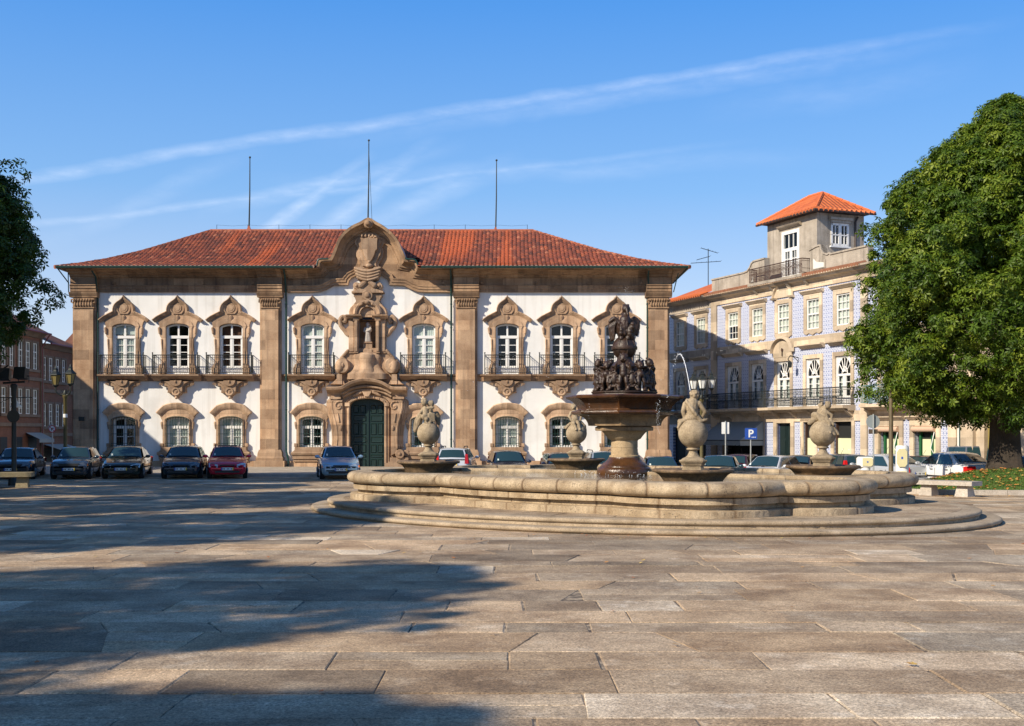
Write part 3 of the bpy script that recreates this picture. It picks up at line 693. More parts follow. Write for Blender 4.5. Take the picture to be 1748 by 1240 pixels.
def window(mb, g, r, cx, kind, half, ytop, ybot, n):
    w = mb.build('window', M['woodwhite'], hall, 30) if n == 0 else None
    return w
meshes = {}
def window_set(key, mb, g, r, centres, kinds, half, ytop, ybot, yc):
    for i, (cx, kd) in enumerate(zip(centres, kinds)):
        if key not in meshes:
            w = mb.build('window', M['woodwhite'], hall, 30); p = g.build('pane', M['glass'], w, 0); q = r.build('window_recess', M['room'], w, 0)
            meshes[key] = (w.data, p.data, q.data)
        else:
            a, b, c = meshes[key]
            w = bpy.data.objects.new('window', a); col.objects.link(w); w.parent = hall
            for nm, dd in (('pane', b), ('window_recess', c)):
                o = bpy.data.objects.new(nm, dd); col.objects.link(o); o.parent = w
        w.location.x = h(cx)
        if kd == 'curtain': curtain(half, 577, ybot, yc, .06).build('curtain', M['curtain'], w, 60); sheet(half, 556, 571, yc+.06).build('blind', M['curtain'], w, 0)
        elif kd == 'blind': curtain(half, ytop, ybot, yc, .0, .012).build('curtain', M['curtain'], w, 60)
        elif kd == 'blind2': curtain(half, ytop, ybot, yc, .05, .02).build('curtain', M['curtain'], w, 60)
        elif kd == 'warm': sheet(half, ytop, ybot, yc+.1).build('shutter', M['roomwarm'], w, 0)
window_set('U', gm, gg, gr_, UP, kindU, 19.4, 556, 625, .20)
window_set('L', gmL, ggL, grL, LO, kindL, 19.2, 716, 762, .20)
for cx in UP: place(sur0, cx); 
for cx in UP: place(bal0, cx)
# ---- lower windows: surround and iron grille
mb = MB(); la = arc(0, vz(718.5), 19.5/30, 180, 0, 14, 6/30)
ring_u(mb, [(25.5,763.5),(25.5,722),(27,717),(31,708),(34,704),(30,699),(26,694.5),(18,691),(8,689.5),(0,689)], 19.5, 763.5, la, -.14, .02)
ring_u(mb, [(22.5,763.5),(22.5,716),(17,711.5),(8,709),(0,708.6)], 19.5, 763.5, la, -.19, -.1, .03)
P = smooth_path(rel([(-36,704.5),(-33,701),(-28,696.5),(-23,692),(-16,689.5),(-8,688.2),(0,687.8),(8,688.2),(16,689.5),(23,692),(28,696.5),(33,701),(36,704.5)]), 3)
mb.sweep(P, [(0,0),(0,-.26),(-.05,-.30),(-.12,-.28),(-.2,-.25),(-.34,-.19),(-.40,-.12)])
mb.prism(mirror(rel([(0,784),(31,784),(31.5,778),(33,775.5),(31,771),(28,768.5),(27.5,763.6),(0,763.6)])), -.30, 0, .05)
mb.extx([(-.0,vz(777)),(-.36,vz(777)),(-.40,vz(774)),(-.36,vz(771.5)),(.0,vz(771.5))], -33/30, 33/30)
mb.box(-30/30, 30/30, -.22, -.002, vz(788), vz(784))
for s in (-1, 1): x0, x1 = sorted((s*24/30, s*29/30)); mb.box(x0, x1, -.2, 0, vz(763), vz(757)); mb.capsule((s*27/30,-.12,vz(722)), (s*26/30,-.12,vz(732)), .07, .04, 8)
sl0 = mb.build('window_surround', M['sandstone'], hall, 35)
mb = MB(); w = 20.5/30; yb = -.24
for k in range(10):
    x = -w+2*w*k/9; zt = vz(718.5)+math.sqrt(max(0, 1-(x/w)**2))*7/30+.02
    mb.tube([(x,yb,vz(765)),(x,yb,zt)], .014, 4, caps=False)
for z in (vz(764.5), vz(757), vz(741), vz(726)): mb.tube([(-w,-.1,z),(-w,yb,z),(w,yb,z),(w,-.1,z)], .015, 4)
mb.tube([(x, yb, z) for x, z in arc(0, vz(718.5), w, 180, 0, 14, 7/30)], .018, 5)
for k in range(18):
    x = -w+2*w*(k+.5)/18; mb.sphere((x, yb, vz(760.8)), .022, 6, 4)
gl0 = mb.build('window_grille', M['green'], hall, 30)
for cx in LO: place(sl0, cx)
for cx in LO: place(gl0, cx)

# ---- rainwater pipes and gutter
for px in (168.7, 489.5, 770.5, 1104.5):
    mb = MB(); x = h(px); bend = -1 if px > 1000 else 1
    mb.tube([(x-(.12 if px in (168.7,) else 0), -.95, vz(463)), (x, -.5, vz(475)), (x+(.1 if px > 1000 else 0), -.24, vz(503)), (x, -.16, vz(512)), (x, -.16, vz(770)), (x+.14, -.3, vz(784)), (x+.14, -.32, -.1 if px < 800 else -.5)], .055, 7)
    for y in (520, 560, 600, 645, 700, 750): mb.lathe([(.07,-.03),(.07,.03)], 8, (x,-.16,vz(y)))
    mb.build('drainpipe', M['green'], hall, 40)
mb = MB()
for a, b in ((-17.3, h(540)), (h(722), 18.05)): mb.extx([(-1.24,11.22),(-1.36,11.24),(-1.38,11.33),(-1.33,11.35),(-1.24,11.3)], a, b)
mb.tube([(x, -1.0, z-.02) for x, z in topS if h(543) < x < h(566)], .05, 6); mb.tube([(x, -1.0, z-.02) for x, z in topS if h(694) < x < h(722)], .05, 6)
for s, x0, x1 in ((-1, h(124), -17.2), (1, h(1145), 17.95)):
    mb.tube([(x1, -1.3, 11.22), (x0+s*.1, -.3, 10.5)], .035, 5); mb.tube([(x1-s*.45, -.9, 11.0), (x0+s*.12, -.3, 10.0)], .03, 5)
    mb.extx([(-1.24,11.22),(-1.36,11.24),(-1.38,11.33),(-1.24,11.3)], min(x1, x1), max(x1, x1+.01))
mb.build('gutter', M['green'], hall, 40)
# small dark plate and lamps on the left corner pilaster
mb = MB(); mb.box(h(139), h(148), -.42, -.36, vz(719), vz(712)); mb.build('wall_plate', M['iron'], hall)

# ---- main roof: hipped, flaring at the eaves
prof = [(0.0, 0.0), (1.2, .33), (2.6, .80), (4.4, 1.55), (6.3, 2.48), (8.2, 3.42)]     # distance in from the eaves, rise
ex0, ex1, ey0, ey1, ez = -17.35, 18.1, -1.3, 15.1, 11.28
rx0, rx1 = -10.77, 9.49
rings = []
for d, rz in prof:
    f = d/8.2
    rings.append([(ex0+(rx0-ex0)*f, ey0+d, ez+rz), (ex1+(rx1-ex1)*f, ey0+d, ez+rz), (ex1+(rx1-ex1)*f, ey1-d, ez+rz), (ex0+(rx0-ex0)*f, ey1-d, ez+rz)])
dist = [0]
for k in range(1, len(prof)): dist.append(dist[-1]+math.hypot(prof[k][0]-prof[k-1][0], prof[k][1]-prof[k-1][1]))
def at_dist(d):      # inset and rise at a distance up the slope
    for k in range(1, len(prof)):
        if d <= dist[k] or k == len(prof)-1:
            f = (d-dist[k-1])/(dist[k]-dist[k-1]); return prof[k-1][0]+(prof[k][0]-prof[k-1][0])*f, prof[k-1][1]+(prof[k][1]-prof[k-1][1])*f
def slope_pt(k, u, d, up):
    """k: 0 front, 1 right end, 2 back, 3 left end; u runs along the eaves in metres from the slope's first corner"""
    i, rz = at_dist(d); z = ez+rz+up
    if k == 0: return (u, ey0+i, z)
    if k == 2: return (u, ey1-i, z)
    f = i/8.2
    return (ex1+(rx1-ex1)*f, u, z) if k == 1 else (ex0+(rx0-ex0)*f, u, z)
def urange(k, d):
    i, rz = at_dist(d); f = i/8.2
    return (ex0+(rx0-ex0)*f, ex1+(rx1-ex1)*f) if k in (0, 2) else (ey0+i, ey1-i)
# every clay tile of the slopes is a small barrel lapped over the one below
rt = random.Random(17); V = []; Fc = []; C = []; TW, RW = .235, .40
nrow = int(dist[-1]/RW)
colc = {}
for k in (0, 1, 3):
    for j in range(nrow+1):
        d0, d1 = j*RW-.02, min((j+1)*RW+.05, dist[-1]); ua, ub = urange(k, max(0, j*RW)); ub2 = urange(k, d1)
        n = int(math.ceil(ub/TW)); q = int(math.floor(ua/TW))
        for c in range(q, n):
            u0, u1 = c*TW, (c+1)*TW
            if u1 < ua or u0 > ub: continue
            if k == 0 and h(547) < (u0+u1)/2 < h(716) and j*RW < 2.7: continue
            b = len(V); js = rt.uniform(-.012, .012); lift = rt.uniform(0, .012)
            for (d, up) in ((d0, .055+lift), (d1, .012)):
                lo, hi = urange(k, max(0, d))
                for g in range(5):
                    u = u0+TW*g/4; hgt = .062*math.sin(math.pi*g/4)
                    V.append(slope_pt(k, min(max(u+js, lo), hi), max(d, -.02), up+hgt))
            Fc += [(b+g, b+g+1, b+5+g+1, b+5+g) for g in range(4)]
            Fc.append((b, b+4, b+3, b+2, b+1))
            if c not in colc: colc[c] = rt.random()
            C += [(rt.random(), 0, 0, 1)]*10
me = bpy.data.meshes.new('roof'); me.from_pydata(V, [], Fc)
bm = bmesh.new(); bm.from_mesh(me)
for f in bm.faces:
    if f.normal.z < 0 and len(f.verts) == 4: f.normal_flip()
bm.to_mesh(me); bm.free()
ca = me.color_attributes.new('tile', 'FLOAT_COLOR', 'POINT'); ca.data.foreach_set('color', [q for c in C for q in c]); me.update()
t = NT('clay_barrel_tiles'); v = t.obj(); at_ = t.n('ShaderNodeAttribute'); at_.attribute_name = 'tile'; sp = t.n('ShaderNodeSeparateXYZ'); t.l(at_.outputs['Color'], sp.inputs[0])
cc = t.ramp(sp.outputs[0], [(0, (.11, .036, .024)), (.25, (.19, .050, .028)), (.7, (.27, .065, .032)), (.93, (.34, .088, .036)), (1, (.42, .15, .08))])
n1 = t.noise(t.scaled(v, (.42, .05, .05)), 1.0, 2, .4); cc = t.mix(t.ramp(n1, [(.64, 0.0), (.70, .7)]), cc, (.50, .105, .028))
n2 = t.noise(v, .7, 6, .65); cc = t.mix(t.ramp(n2, [(.45, 0.0), (.75, .38)]), cc, (.075, .036, .028))
n3 = t.noise(v, 14, 3); cc = t.mix(.4, cc, t.mix(1.0, cc, t.ramp(n3, [(.3, .5), (.7, 1.4)]), 'MULTIPLY'))
t.bsdf(cc, .88, t.bump(n3, .3, .02)); M['barrel'] = t.mat
roof = link_mesh('roof', me, M['barrel'], hall)
# boarding under the tiles (and the unseen back slope)
mb = MB()
for i in range(len(rings)-1):
    for k in range(4):
        a, b, c, d = [Vector(p)-Vector((0,0,.03)) for p in (rings[i][k], rings[i][(k+1)%4], rings[i+1][(k+1)%4], rings[i+1][k])]
        if k == 0 and i < 2:
            for s_, e_ in ((0, h(548)), (h(715), 0)):
                if s_ == 0: mb.add([a, (e_, a.y, a.z), (e_, d.y, d.z), d], [(0,1,2,3)])
                else: mb.add([(s_, a.y, a.z), b, c, (s_, d.y, d.z)], [(0,1,2,3)])
        else: mb.add([a, b, c, d], [(0,1,2,3)])
mb.build('roof_boarding', plain('dark_boards', (.10,.04,.028), .9), roof, 0, recalc=False)
mb = MB(); r0 = rings[0]      # soffit and eaves board
g0_, g1_ = h(548), h(715)
mb.add([(ex0,ey0,ez-.05),(ex1,ey0,ez-.05),(ex1,ey1,ez-.05),(ex0,ey1,ez-.05),(ex0+.6,.0,11.20),(ex1-.9,.0,11.20),(ex1-.9,ey1-1.2,11.2),(ex0+.6,ey1-1.2,11.2),(g0_,ey0,ez-.05),(g0_,0,11.2),(g1_,ey0,ez-.05),(g1_,0,11.2)], [(0,8,9,4),(10,1,5,11),(1,2,6,5),(2,3,7,6),(3,0,4,7)])
mb.build('soffit', M['ashlar_dark'], hall, 0, recalc=False)
for xa_, xb_ in ((ex0+.05, h(546)), (h(717), ex1-.05)):
    mb = MB(); x = math.ceil(xa_/TW)*TW+TW/2
    while x < xb_: mb.tube([(x, ey0-.05, ez+.02), (x, ey0+.06, ez+.045)], .085, 7); x += TW
    mb.build('eaves_tiles', M['tile_end'], roof, 40)
mb = MB(); L = [(rx0, 6.9, ez+3.46), (rx1, 6.9, ez+3.46)]
n = 66
for i in range(n): 
    x0 = rx0+(rx1-rx0)*i/n; x1 = rx0+(rx1-rx0)*(i+1)/n; mb.tube([(x0,6.9,ez+3.42),(x1+.03,6.9,ez+3.44)], .13, 7, .11)
for corner in (0, 1):
    path = [Vector(rg[corner]) for rg in rings]
    for i in range(len(path)-1):
        m_ = max(2, int((path[i+1]-path[i]).length/.34))
        for j in range(m_):
            mb.tube([path[i].lerp(path[i+1], j/m_), path[i].lerp(path[i+1], (j+1.05)/m_)], .125, 6, .10)
mb.build('ridge_tiles', M['tiles_ridge'] if 'tiles_ridge' in M else plain('ridge_clay', (.33,.11,.055), .85, var=.45, scale=3), roof, 40)
mb = MB()
for k in range(11):
    x = rx0+.4+k*1.95
    if abs(x-h(630)) > 1.3: mb.tube([(x,6.9,ez+3.4),(x,6.9,ez+3.82)], .014, 4)
for k in range(10): 
    x = rx0+.4+k*1.95; mb.tube([(x,6.9,ez+3.8),(x+1,6.9,ez+3.74),(x+1.95,6.9,ez+3.8)], .007, 3)
mb.build('lightning_wire', M['iron'], roof, 30)
# flagpoles standing on the ridge
def flagpole(px, ytip, ybase, lab, big=False):
    Y = HYY+6.9; s = F/Y; x = (px-CX)/s; zt = EYE+(HY-ytip)/s; zb = EYE+(HY-ybase)/s
    e = empty('flagpole', (x, Y, zb-.1), 0, lab, 'flagpole', 'flagpoles on the town hall roof')
    m = MB(); L = zt-zb+.1; m.tube([(.0,0,0),(.05,0,L*.5),(.06,0,L)], .055, 6, .03); m.build('pole', M['iron'], e)
    m = MB(); m.sphere((.06,0,L), .07, 8, 6); m.build('finial', M['iron'], e)
    if not big:
        m = MB(); m.lathe([(.42,-.35),(.3,-.05),(.13,.16),(.06,.34)], 4, (0,0,.1), None, R(45)); m.build('base_cap', plain('clay_cap', (.3,.085,.045), .8), e)
    else:
        m = MB(); m.tube([(.05,-.05,L*.96),(.28,-.05,.0)], .012, 4); m.build('halyard', M['iron'], e)
flagpole(425, 269, 395, 'thin flagpole over the town hall roof with three windows to its left')
flagpole(628, 240, 385, 'tallest flagpole, right behind the arched gable of the town hall', True)
flagpole(846, 274, 397, 'thin flagpole on the roof ridge between the gable and the fountain spray')

# statue of the Madonna in the niche
st = empty('madonna_statue', (HX+h(628.4), HYY-.12, vz(602.8)), 0, 'small pale stone woman with a child in the niche above the door', 'statue')
m = MB(); m.extx([(-.26,0),(.26,0),(.26,.16),(.16,.22),(.14,.5),(.2,.55),(.2,.62),(-.2,.62),(-.2,.55),(-.14,.5),(-.16,.22),(-.26,.16)], -.26, .26); m.build('pedestal', M['sandstone'], st)
# ------------------------------------------------------------------ carved figures: shapes fused into one continuous skin, then roughened
ctex = bpy.data.textures.new('carving', 'CLOUDS'); ctex.noise_scale = .06; ctex.noise_depth = 3
def blob(mb, name, mat, parent, voxel=.02, rough=.02, smooth=6, label=None):
    o = mb.build(name, mat, parent, 0, label)
    m = o.modifiers.new('fuse', 'REMESH'); m.mode = 'VOXEL'; m.voxel_size = voxel; m.use_smooth_shade = True
    m = o.modifiers.new('soften', 'SMOOTH'); m.iterations = smooth; m.factor = .5
    if rough:
        m = o.modifiers.new('carve', 'DISPLACE'); m.texture = ctex; m.strength = rough; m.mid_level = .5; m.texture_coords = 'LOCAL'
    return o

# Madonna
m = MB()
m.capsule((0,0,.66),(0,.0,1.2),.2,.14); m.capsule((-.05,-.06,.66),(-.02,-.05,1.15),.15,.12); m.capsule((.08,-.05,.66),(.03,-.05,1.1),.13,.1)
m.capsule((0,0,1.2),(0,0,1.42),.17,.13); m.capsule((0,0,1.45),(0,0,1.52),.06,.06); m.sphere((-.01,-.01,1.60),(.09,.1,.115)); m.sphere((-.01,.03,1.62),(.12,.11,.13))
m.capsule((-.17,0,1.4),(-.2,-.08,1.2),.065,.055); m.capsule((-.2,-.08,1.2),(.02,-.16,1.24),.055,.045); m.capsule((.17,0,1.4),(.19,-.08,1.22),.065,.05); m.capsule((.19,-.08,1.22),(.08,-.17,1.26),.05,.045)
m.capsule((.15,-.12,1.28),(.16,-.12,1.42),.07,.055); m.sphere((.16,-.13,1.50),.058); m.capsule((.16,-.14,1.38),(.22,-.18,1.36),.025,.025)
for k in range(5): m.capsule((-.14+.07*k,-.17+.02*abs(k-2),.66),(-.08+.04*k,-.14,1.1),.035,.02,6)
blob(m, 'body', M['madonna'], st, .022, .015, 4)

# ------------------------------------------------------------------ fountain basin and steps
FC = (2.96, 30.85)
fount = empty('fountain', (FC[0], FC[1], 0), 0, 'large granite fountain with steps, lobed basin and dark column topped by a pelican', 'fountain')
def epath(a, b, th, n): 
    c, s = math.cos(R(-35)), math.sin(R(-35))
    return [(3.0-FC[0]+a*math.cos(t)*c-b*math.sin(t)*s, 30.25-FC[1]+a*math.cos(t)*s+b*math.sin(t)*c) for t in [2*math.pi*k/n for k in range(n)]]
def step(mb, a, b, prof, n=420, groove=13):
    vs = []; m = len(prof)
    for k in range(n):
        t = 2*math.pi*k/n
        for (off, z) in prof:
            o = off-(.014 if (k % groove == 0 and off > -.30) else 0)
            aa, bb = a+o, b+o; c, s = math.cos(R(-35)), math.sin(R(-35))
            vs.append((3.0-FC[0]+aa*math.cos(t)*c-bb*math.sin(t)*s, 30.25-FC[1]+aa*math.cos(t)*s+bb*math.sin(t)*c, z))
    fs = [(k*m+j, ((k+1)%n)*m+j, ((k+1)%n)*m+j+1, k*m+j+1) for k in range(n) for j in range(m-1)]
    mb.add(vs, fs)
nose = lambda z0, z1: [(-.06,z0),(-.06,z1-.10),(-.035,z1-.098),(-.008,z1-.075),(0,z1-.05),(-.008,z1-.024),(-.03,z1-.006),(-.06,z1)]
mb = MB(); step(mb, 9.0, 7.0, nose(-.05,.115)+[(-.46,.116),(-.7,.116)])
s1 = mb.build('step', M['granite_step'], fount, 50)
mb = MB(); step(mb, 8.58, 6.58, nose(.10,.28)+[(-.44,.281)], groove=11)
s2 = mb.build('step', M['granite_step'], fount, 50)
# platform paving: flags cut radially
mb = MB(); rr = random.Random(5); n = 46
ang = [2*math.pi*(k+rr.uniform(-.15,.15))/n for k in range(n)]
def ell(t, inset):
    aa, bb = 8.58-inset, 6.58-inset; c, s = math.cos(R(-35)), math.sin(R(-35))
    return (3.0-FC[0]+aa*math.cos(t)*c-bb*math.sin(t)*s, 30.25-FC[1]+aa*math.cos(t)*s+bb*math.sin(t)*c)
V, Fc, C = [], [], []
for k in range(n):
    t0, t1 = ang[k], ang[(k+1) % n]+(2*math.pi if k == n-1 else 0); kk = max(.75, min(1.25, rr.gauss(1, .1)))
    for (i0, i1) in ((.45, 1.3), (1.31, 2.3), (2.31, 4.5)):
        m_ = 6; b = len(V); q = .0022
        for j in range(m_+1):
            t = t0+q+(t1-t0-2*q)*j/m_
            for i in (i0, i1): V.append((*ell(t, i), .283+rr.uniform(-.001,.001)*0))
        Fc += [(b+2*j, b+2*j+2, b+2*j+3, b+2*j+1) for j in range(m_)]; k2 = kk*rr.uniform(.88,1.12); C += [(k2,k2*.99,k2*.97,1)]*(2*(m_+1))
me = bpy.data.meshes.new('platform_paving'); me.from_pydata(V, [], Fc); me.update()
bm = bmesh.new(); bm.from_mesh(me); bmesh.ops.recalc_face_normals(bm, faces=bm.faces)
for f in bm.faces:
    if f.normal.z < 0: f.normal_flip()
bm.to_mesh(me); bm.free()
ca = me.color_attributes.new('slab', 'FLOAT_COLOR', 'POINT'); ca.data.foreach_set('color', [q for c in C for q in c])
link_mesh('platform_paving', me, M['plaza'], fount)
vs = [(*ell(2*math.pi*k/160, .3), .276) for k in range(160)]; mb = MB(); mb.add(vs, [tuple(range(160))]); mb.build('platform_bed', M['joint'], fount, 0)
# lobed basin
LOB = [(-1.62-FC[0],31.5-FC[1],2.6),(7.54-FC[0],30.2-FC[1],2.6),(3.95-FC[0],25.56-FC[1],1.94),(6.11-FC[0],26.25-FC[1],1.81),(1.97-FC[0],36.14-FC[1],1.94),(-.19-FC[0],35.45-FC[1],1.81)]
BIG = [(5.59-FC[0],32.36-FC[1],8.13, R(-178), R(-75)), (-(5.59-FC[0]),-(32.36-FC[1]),8.13, R(2), R(105))]
def rad(t, off):
    d = (math.cos(t), math.sin(t)); best = 0
    def exitd(cx, cy, r):
        b = d[0]*cx+d[1]*cy; c = cx*cx+cy*cy-r*r; disc = b*b-c
        return b+math.sqrt(disc) if disc > 0 else 0
    for cx, cy, r in LOB: best = max(best, exitd(cx, cy, r+off))
    for cx, cy, r, a0, a1 in BIG:
        tt = (t-a0) % (2*math.pi)
        if tt < a1-a0: best = max(best, exitd(cx, cy, r+off))
    return best
roll = [(.0+.185*math.cos(R(a)), .848+.150*math.sin(R(a))) for a in range(-88, 92, 11)]
def ring(name, prof, mat, groove=0, gd=.016, n=1440, closed_top=False):
    V = []; J = []; m = len(prof); gk = set(range(0, n, groove)) if groove else ()
    for k in range(n):
        t = 2*math.pi*k/n; c, s = math.cos(t), math.sin(t)
        for off, z in prof:
            r = rad(t, off-(gd if k in gk else 0)); V.append((r*c, r*s, z-(gd*.6 if k in gk and z > .95 else 0))); J.append(1.0 if k in gk else .35 if (k-1)%n in gk or (k+1)%n in gk else 0.0)
    Fc = [(k*m+j, ((k+1)%n)*m+j, ((k+1)%n)*m+j+1, k*m+j+1) for k in range(n) for j in range(m-1)]
    mb = MB(); mb.add(V, Fc); o = mb.build(name, mat, fount, 45); a_ = o.data.attributes.new('joint', 'FLOAT', 'POINT'); a_.data.foreach_set('value', J); return o
wall = ring('basin_wall', [(.10,.20),(.10,.415),(.085,.43),(-.10,.44),(-.11,.53),(-.05,.545),(.02,.55),(.02,.675),(-.06,.695)], M['granite'], 47, .010)
rim = ring('basin_rim', roll+[(-.12,1.0),(-.46,1.003),(-.47,.98),(-.47,.6)], M['granite'], 37, .020)
# water
t = NT('fountain_water'); v = t.obj()
n1 = t.noise(t.scaled(v, (1, 1, 1)), 2.2, 3); n2 = t.noise(v, 9, 2)
hh = t.math('ADD', t.math('MULTIPLY', n1, 1.0), t.math('MULTIPLY', n2, .4))
t.bsdf((.030, .034, .020), .04, t.bump(hh, .55, .06), spec=.6); M['water'] = t.mat
V = [(rad(2*math.pi*k/360, -.44)*math.cos(2*math.pi*k/360)+FC[0], rad(2*math.pi*k/360, -.44)*math.sin(2*math.pi*k/360)+FC[1], .93) for k in range(360)]
mb = MB(); mb.add(V+[(FC[0], FC[1], .93)], [(k, (k+1)%360, 360) for k in range(360)]); o = mb.build('water', M['water'], None, 0); o['kind'] = 'structure'
for p in o.data.polygons: p.use_smooth = False

# ------------------------------------------------------------------ central column: px profile -> metres (64.8 px per metre at its depth)
def cz(y): return EYE+(740-y)/64.83
def cr(p): return p/64.83
def lob8(t): return 1+.018*math.cos(8*t)+.01*math.cos(4*t)
mb = MB(); mb.lathe([(cr(x), cz(y)) for x, y in ((43,818),(46,813),(47.5,808),(47,802),(44,798),(41.5,797),(41,795.5),(36,791),(31,787),(27.5,783),(26.5,780.5))], 48)
mb.build('column_base', M['wetstone'], fount, 40)
mb = MB(); mb.lathe([(cr(x), cz(y)) for x, y in ((26,780.5),(26,778),(23,777),(22.7,766.5),(22.2,766),(22.2,764.8),(22.7,764.3),(22.7,752.5),(24,751),(28,749),(30,746),(34,741),(38,737),(38,735.8))], 48)
mb.build('column_shaft', M['tanstone'], fount, 40)
def square_r(t):     # rounded square plan with notched corners
    c, s = abs(math.cos(t)), abs(math.sin(t)); q = 1/max(c, s); return min(q, 1.17)*.93
def bowl_r(t):       # octofoil bowl: projecting centre bays, stepped-back corner bays
    o = (t+R(11.25)) % R(45)-R(22.5); q = .955/math.cos(o); k = int(((t+R(11.25)) % (2*math.pi))//R(45))
    return q*(1.0 if k % 2 == 0 else .955)
mb = MB(); mb.lathe([(cr(x), cz(y)) for x, y in ((37,736),(47,735.6),(47.5,734),(47.5,729.5),(44.5,728.5),(44.5,727.6),(50,727.5))], 96, (0,0,0), lambda t: square_r(t+R(20)))
mb.lathe([(cr(x), cz(y)) for x, y in ((48,727.6),(60,727.2),(60.5,724.5),(61.5,721.5),(64,717),(67.5,713.2),(71,711),(74,710.2),(74.5,708.6))], 160, (0,0,0), bowl_r)
mb.build('bowl_underside', M['bowltan'], fount, 30)
mb = MB(); mb.lathe([(cr(x), cz(y)) for x, y in ((73,709),(84,708.6),(88,707.4),(89,705),(88.5,702.6),(86,701.4),(79,700.6),(77.5,698.6),(79,694.5),(83,689.5),(88,685.2),(92,682.8),(93.5,682.2),(97,681),(98,678),(95,675.8),(90,675.4),(86,676.4),(60,677),(10,677))], 160, (0,0,0), bowl_r)
mb.build('upper_bowl', M['wetstone'], fount, 30)
mb = MB(); mb.lathe([(cr(x), cz(y)) for x, y in ((56,677),(54,675.5),(53,673),(55,671),(55,669),(40,668),(20,668))], 96, (0,0,0), lambda t: 1+.03*math.cos(8*t))
mb.build('cluster_plinth', M['wetdark'], fount, 30)
# ring of small standing figures with shields around the stem
mb = MB(); zb = cz(669); rr = random.Random(21)
mb.capsule((0,0,zb),(0,0,zb+.45),.46,.42); mb.capsule((0,0,zb+.4),(0,0,cz(612)),.30,.2)
for k in range(10):
    a = 2*math.pi*k/10+R(-98); tall = .84 if k % 2 == 0 else .76; rd = .68 if k % 2 == 0 else .70
    if k == 0: tall = .94
    c, s = math.cos(a), math.sin(a); tx, ty = -s, c
    P = lambda r, u, z: (c*(rd+r)+tx*u, s*(rd+r)+ty*u, zb+z)
    mb.sphere(P(.02,0,tall-.10), (.10,.10,.115)); mb.sphere(P(.115,0,tall-.115), .026, 7, 5)
    for q in (-1, 1): mb.sphere(P(.085,q*.05,tall-.15), .035, 7, 5)
    for q in range(9): mb.sphere(P(-.03+.05*math.cos(q*2.1),.09*math.cos(q*.8),tall-.05+.07*math.sin(q*.8)), .036, 7, 5)
    mb.capsule(P(-.0,0,tall-.2), P(0,0,tall-.24), .05, .05, 8); mb.capsule(P(-.01,0,tall-.31), P(.0,0,.46), .085, .10); mb.sphere(P(.05,0,.43),(.095,.095,.10))
    for q in (-1,1):
        mb.capsule(P(.04,q*.065,.38), P(.09,q*.085,.22), .068, .05, 8); mb.capsule(P(.09,q*.085,.22), P(.05,q*.10,.05), .048, .035, 8); mb.sphere(P(.10,q*.10,.03), (.065,.05,.035), 8, 6)
        hi = (k % 2 == 0)
        mb.capsule(P(.0,q*.10,tall-.29), P(.03,q*.20,tall-.40), .045, .038, 8); mb.capsule(P(.03,q*.20,tall-.40), P(.10,q*.17,tall-.24 if hi else tall-.55), .036, .03, 8)
    # cartouche shield with a rolled border between two figures, a shell cup above it
    a2 = a+math.pi/10; c2, s2 = math.cos(a2), math.sin(a2); rs = .76
    for q in range(14): mb.sphere((c2*rs-s2*.115*math.cos(q*.449), s2*rs+c2*.115*math.cos(q*.449), zb+.30+.19*math.sin(q*.449)), .030, 7, 5)
    mb.sphere((c2*(rs-.03), s2*(rs-.03), zb+.30), (.085,.085,.16)); 
    for q in (-1, 1): mb.sphere((c2*rs-s2*.11*q, s2*rs+c2*.11*q, zb+.08), .05, 8, 6)
    mb.lathe([(.03,0),(.10,.05),(.12,.08),(.09,.09)], 10, (c2*.66, s2*.66, zb+.56)); mb.capsule((c2*.62, s2*.62, zb+.3), (c2*.65, s2*.65, zb+.58), .05, .045)
blob(mb, 'putti_cluster', M['wetdark'], fount, .0125, .008, 1)
# globe with ribs
gz = cz(594.5); gx = 0.0
mb = MB(); mb.lathe([(.24,cz(622)),(.20,cz(618)),(.15,cz(614)),(.2,cz(612))], 20, (gx,0,0)); mb.sphere((gx,0,gz), .305, 28, 18); mb.lathe([(.29,-.05),(.335,-.045),(.345,0),(.335,.045),(.29,.05)], 28, (gx,0,gz))
for k in range(8):
    a = math.pi*2*k/8+.2; mb.tube([(gx+.305*math.cos(p)*math.cos(a), .305*math.cos(p)*math.sin(a), gz+.305*math.sin(p)) for p in [R(x) for x in range(-80,81,16)]], .024, 5)
mb.build('globe', M['wetdark'], fount, 40)
# pelican feeding its young, wings half raised
U = lambda px, py, d=0: ((px-1067)/64.83, d, cz(py))
mb = MB()
mb.capsule(U(1065,574,-.02), U(1066,560,-.05), .15, .205); mb.capsule(U(1066,560,-.05), U(1068,548,-.05), .205, .16); mb.capsule(U(1068,548,-.05), U(1069,537,-.01), .15, .095)
mb.capsule(U(1069,537,-.01), U(1069.3,531,-.02), .095, .09); mb.sphere(U(1069.6,528,-.05), (.112,.125,.108)); mb.capsule(U(1070,528.5,-.15), U(1071.5,539,-.22), .05, .028)
for k in range(5): mb.capsule(U(1065+2.2*k,524.5,-.02), U(1064.4+2.5*k,520.2,-.02), .024, .018, 6)
for s in (-1, 1): mb.capsule(U(1066+s*5,574,-.1), U(1066+s*5.5,579,-.18), .09, .06)
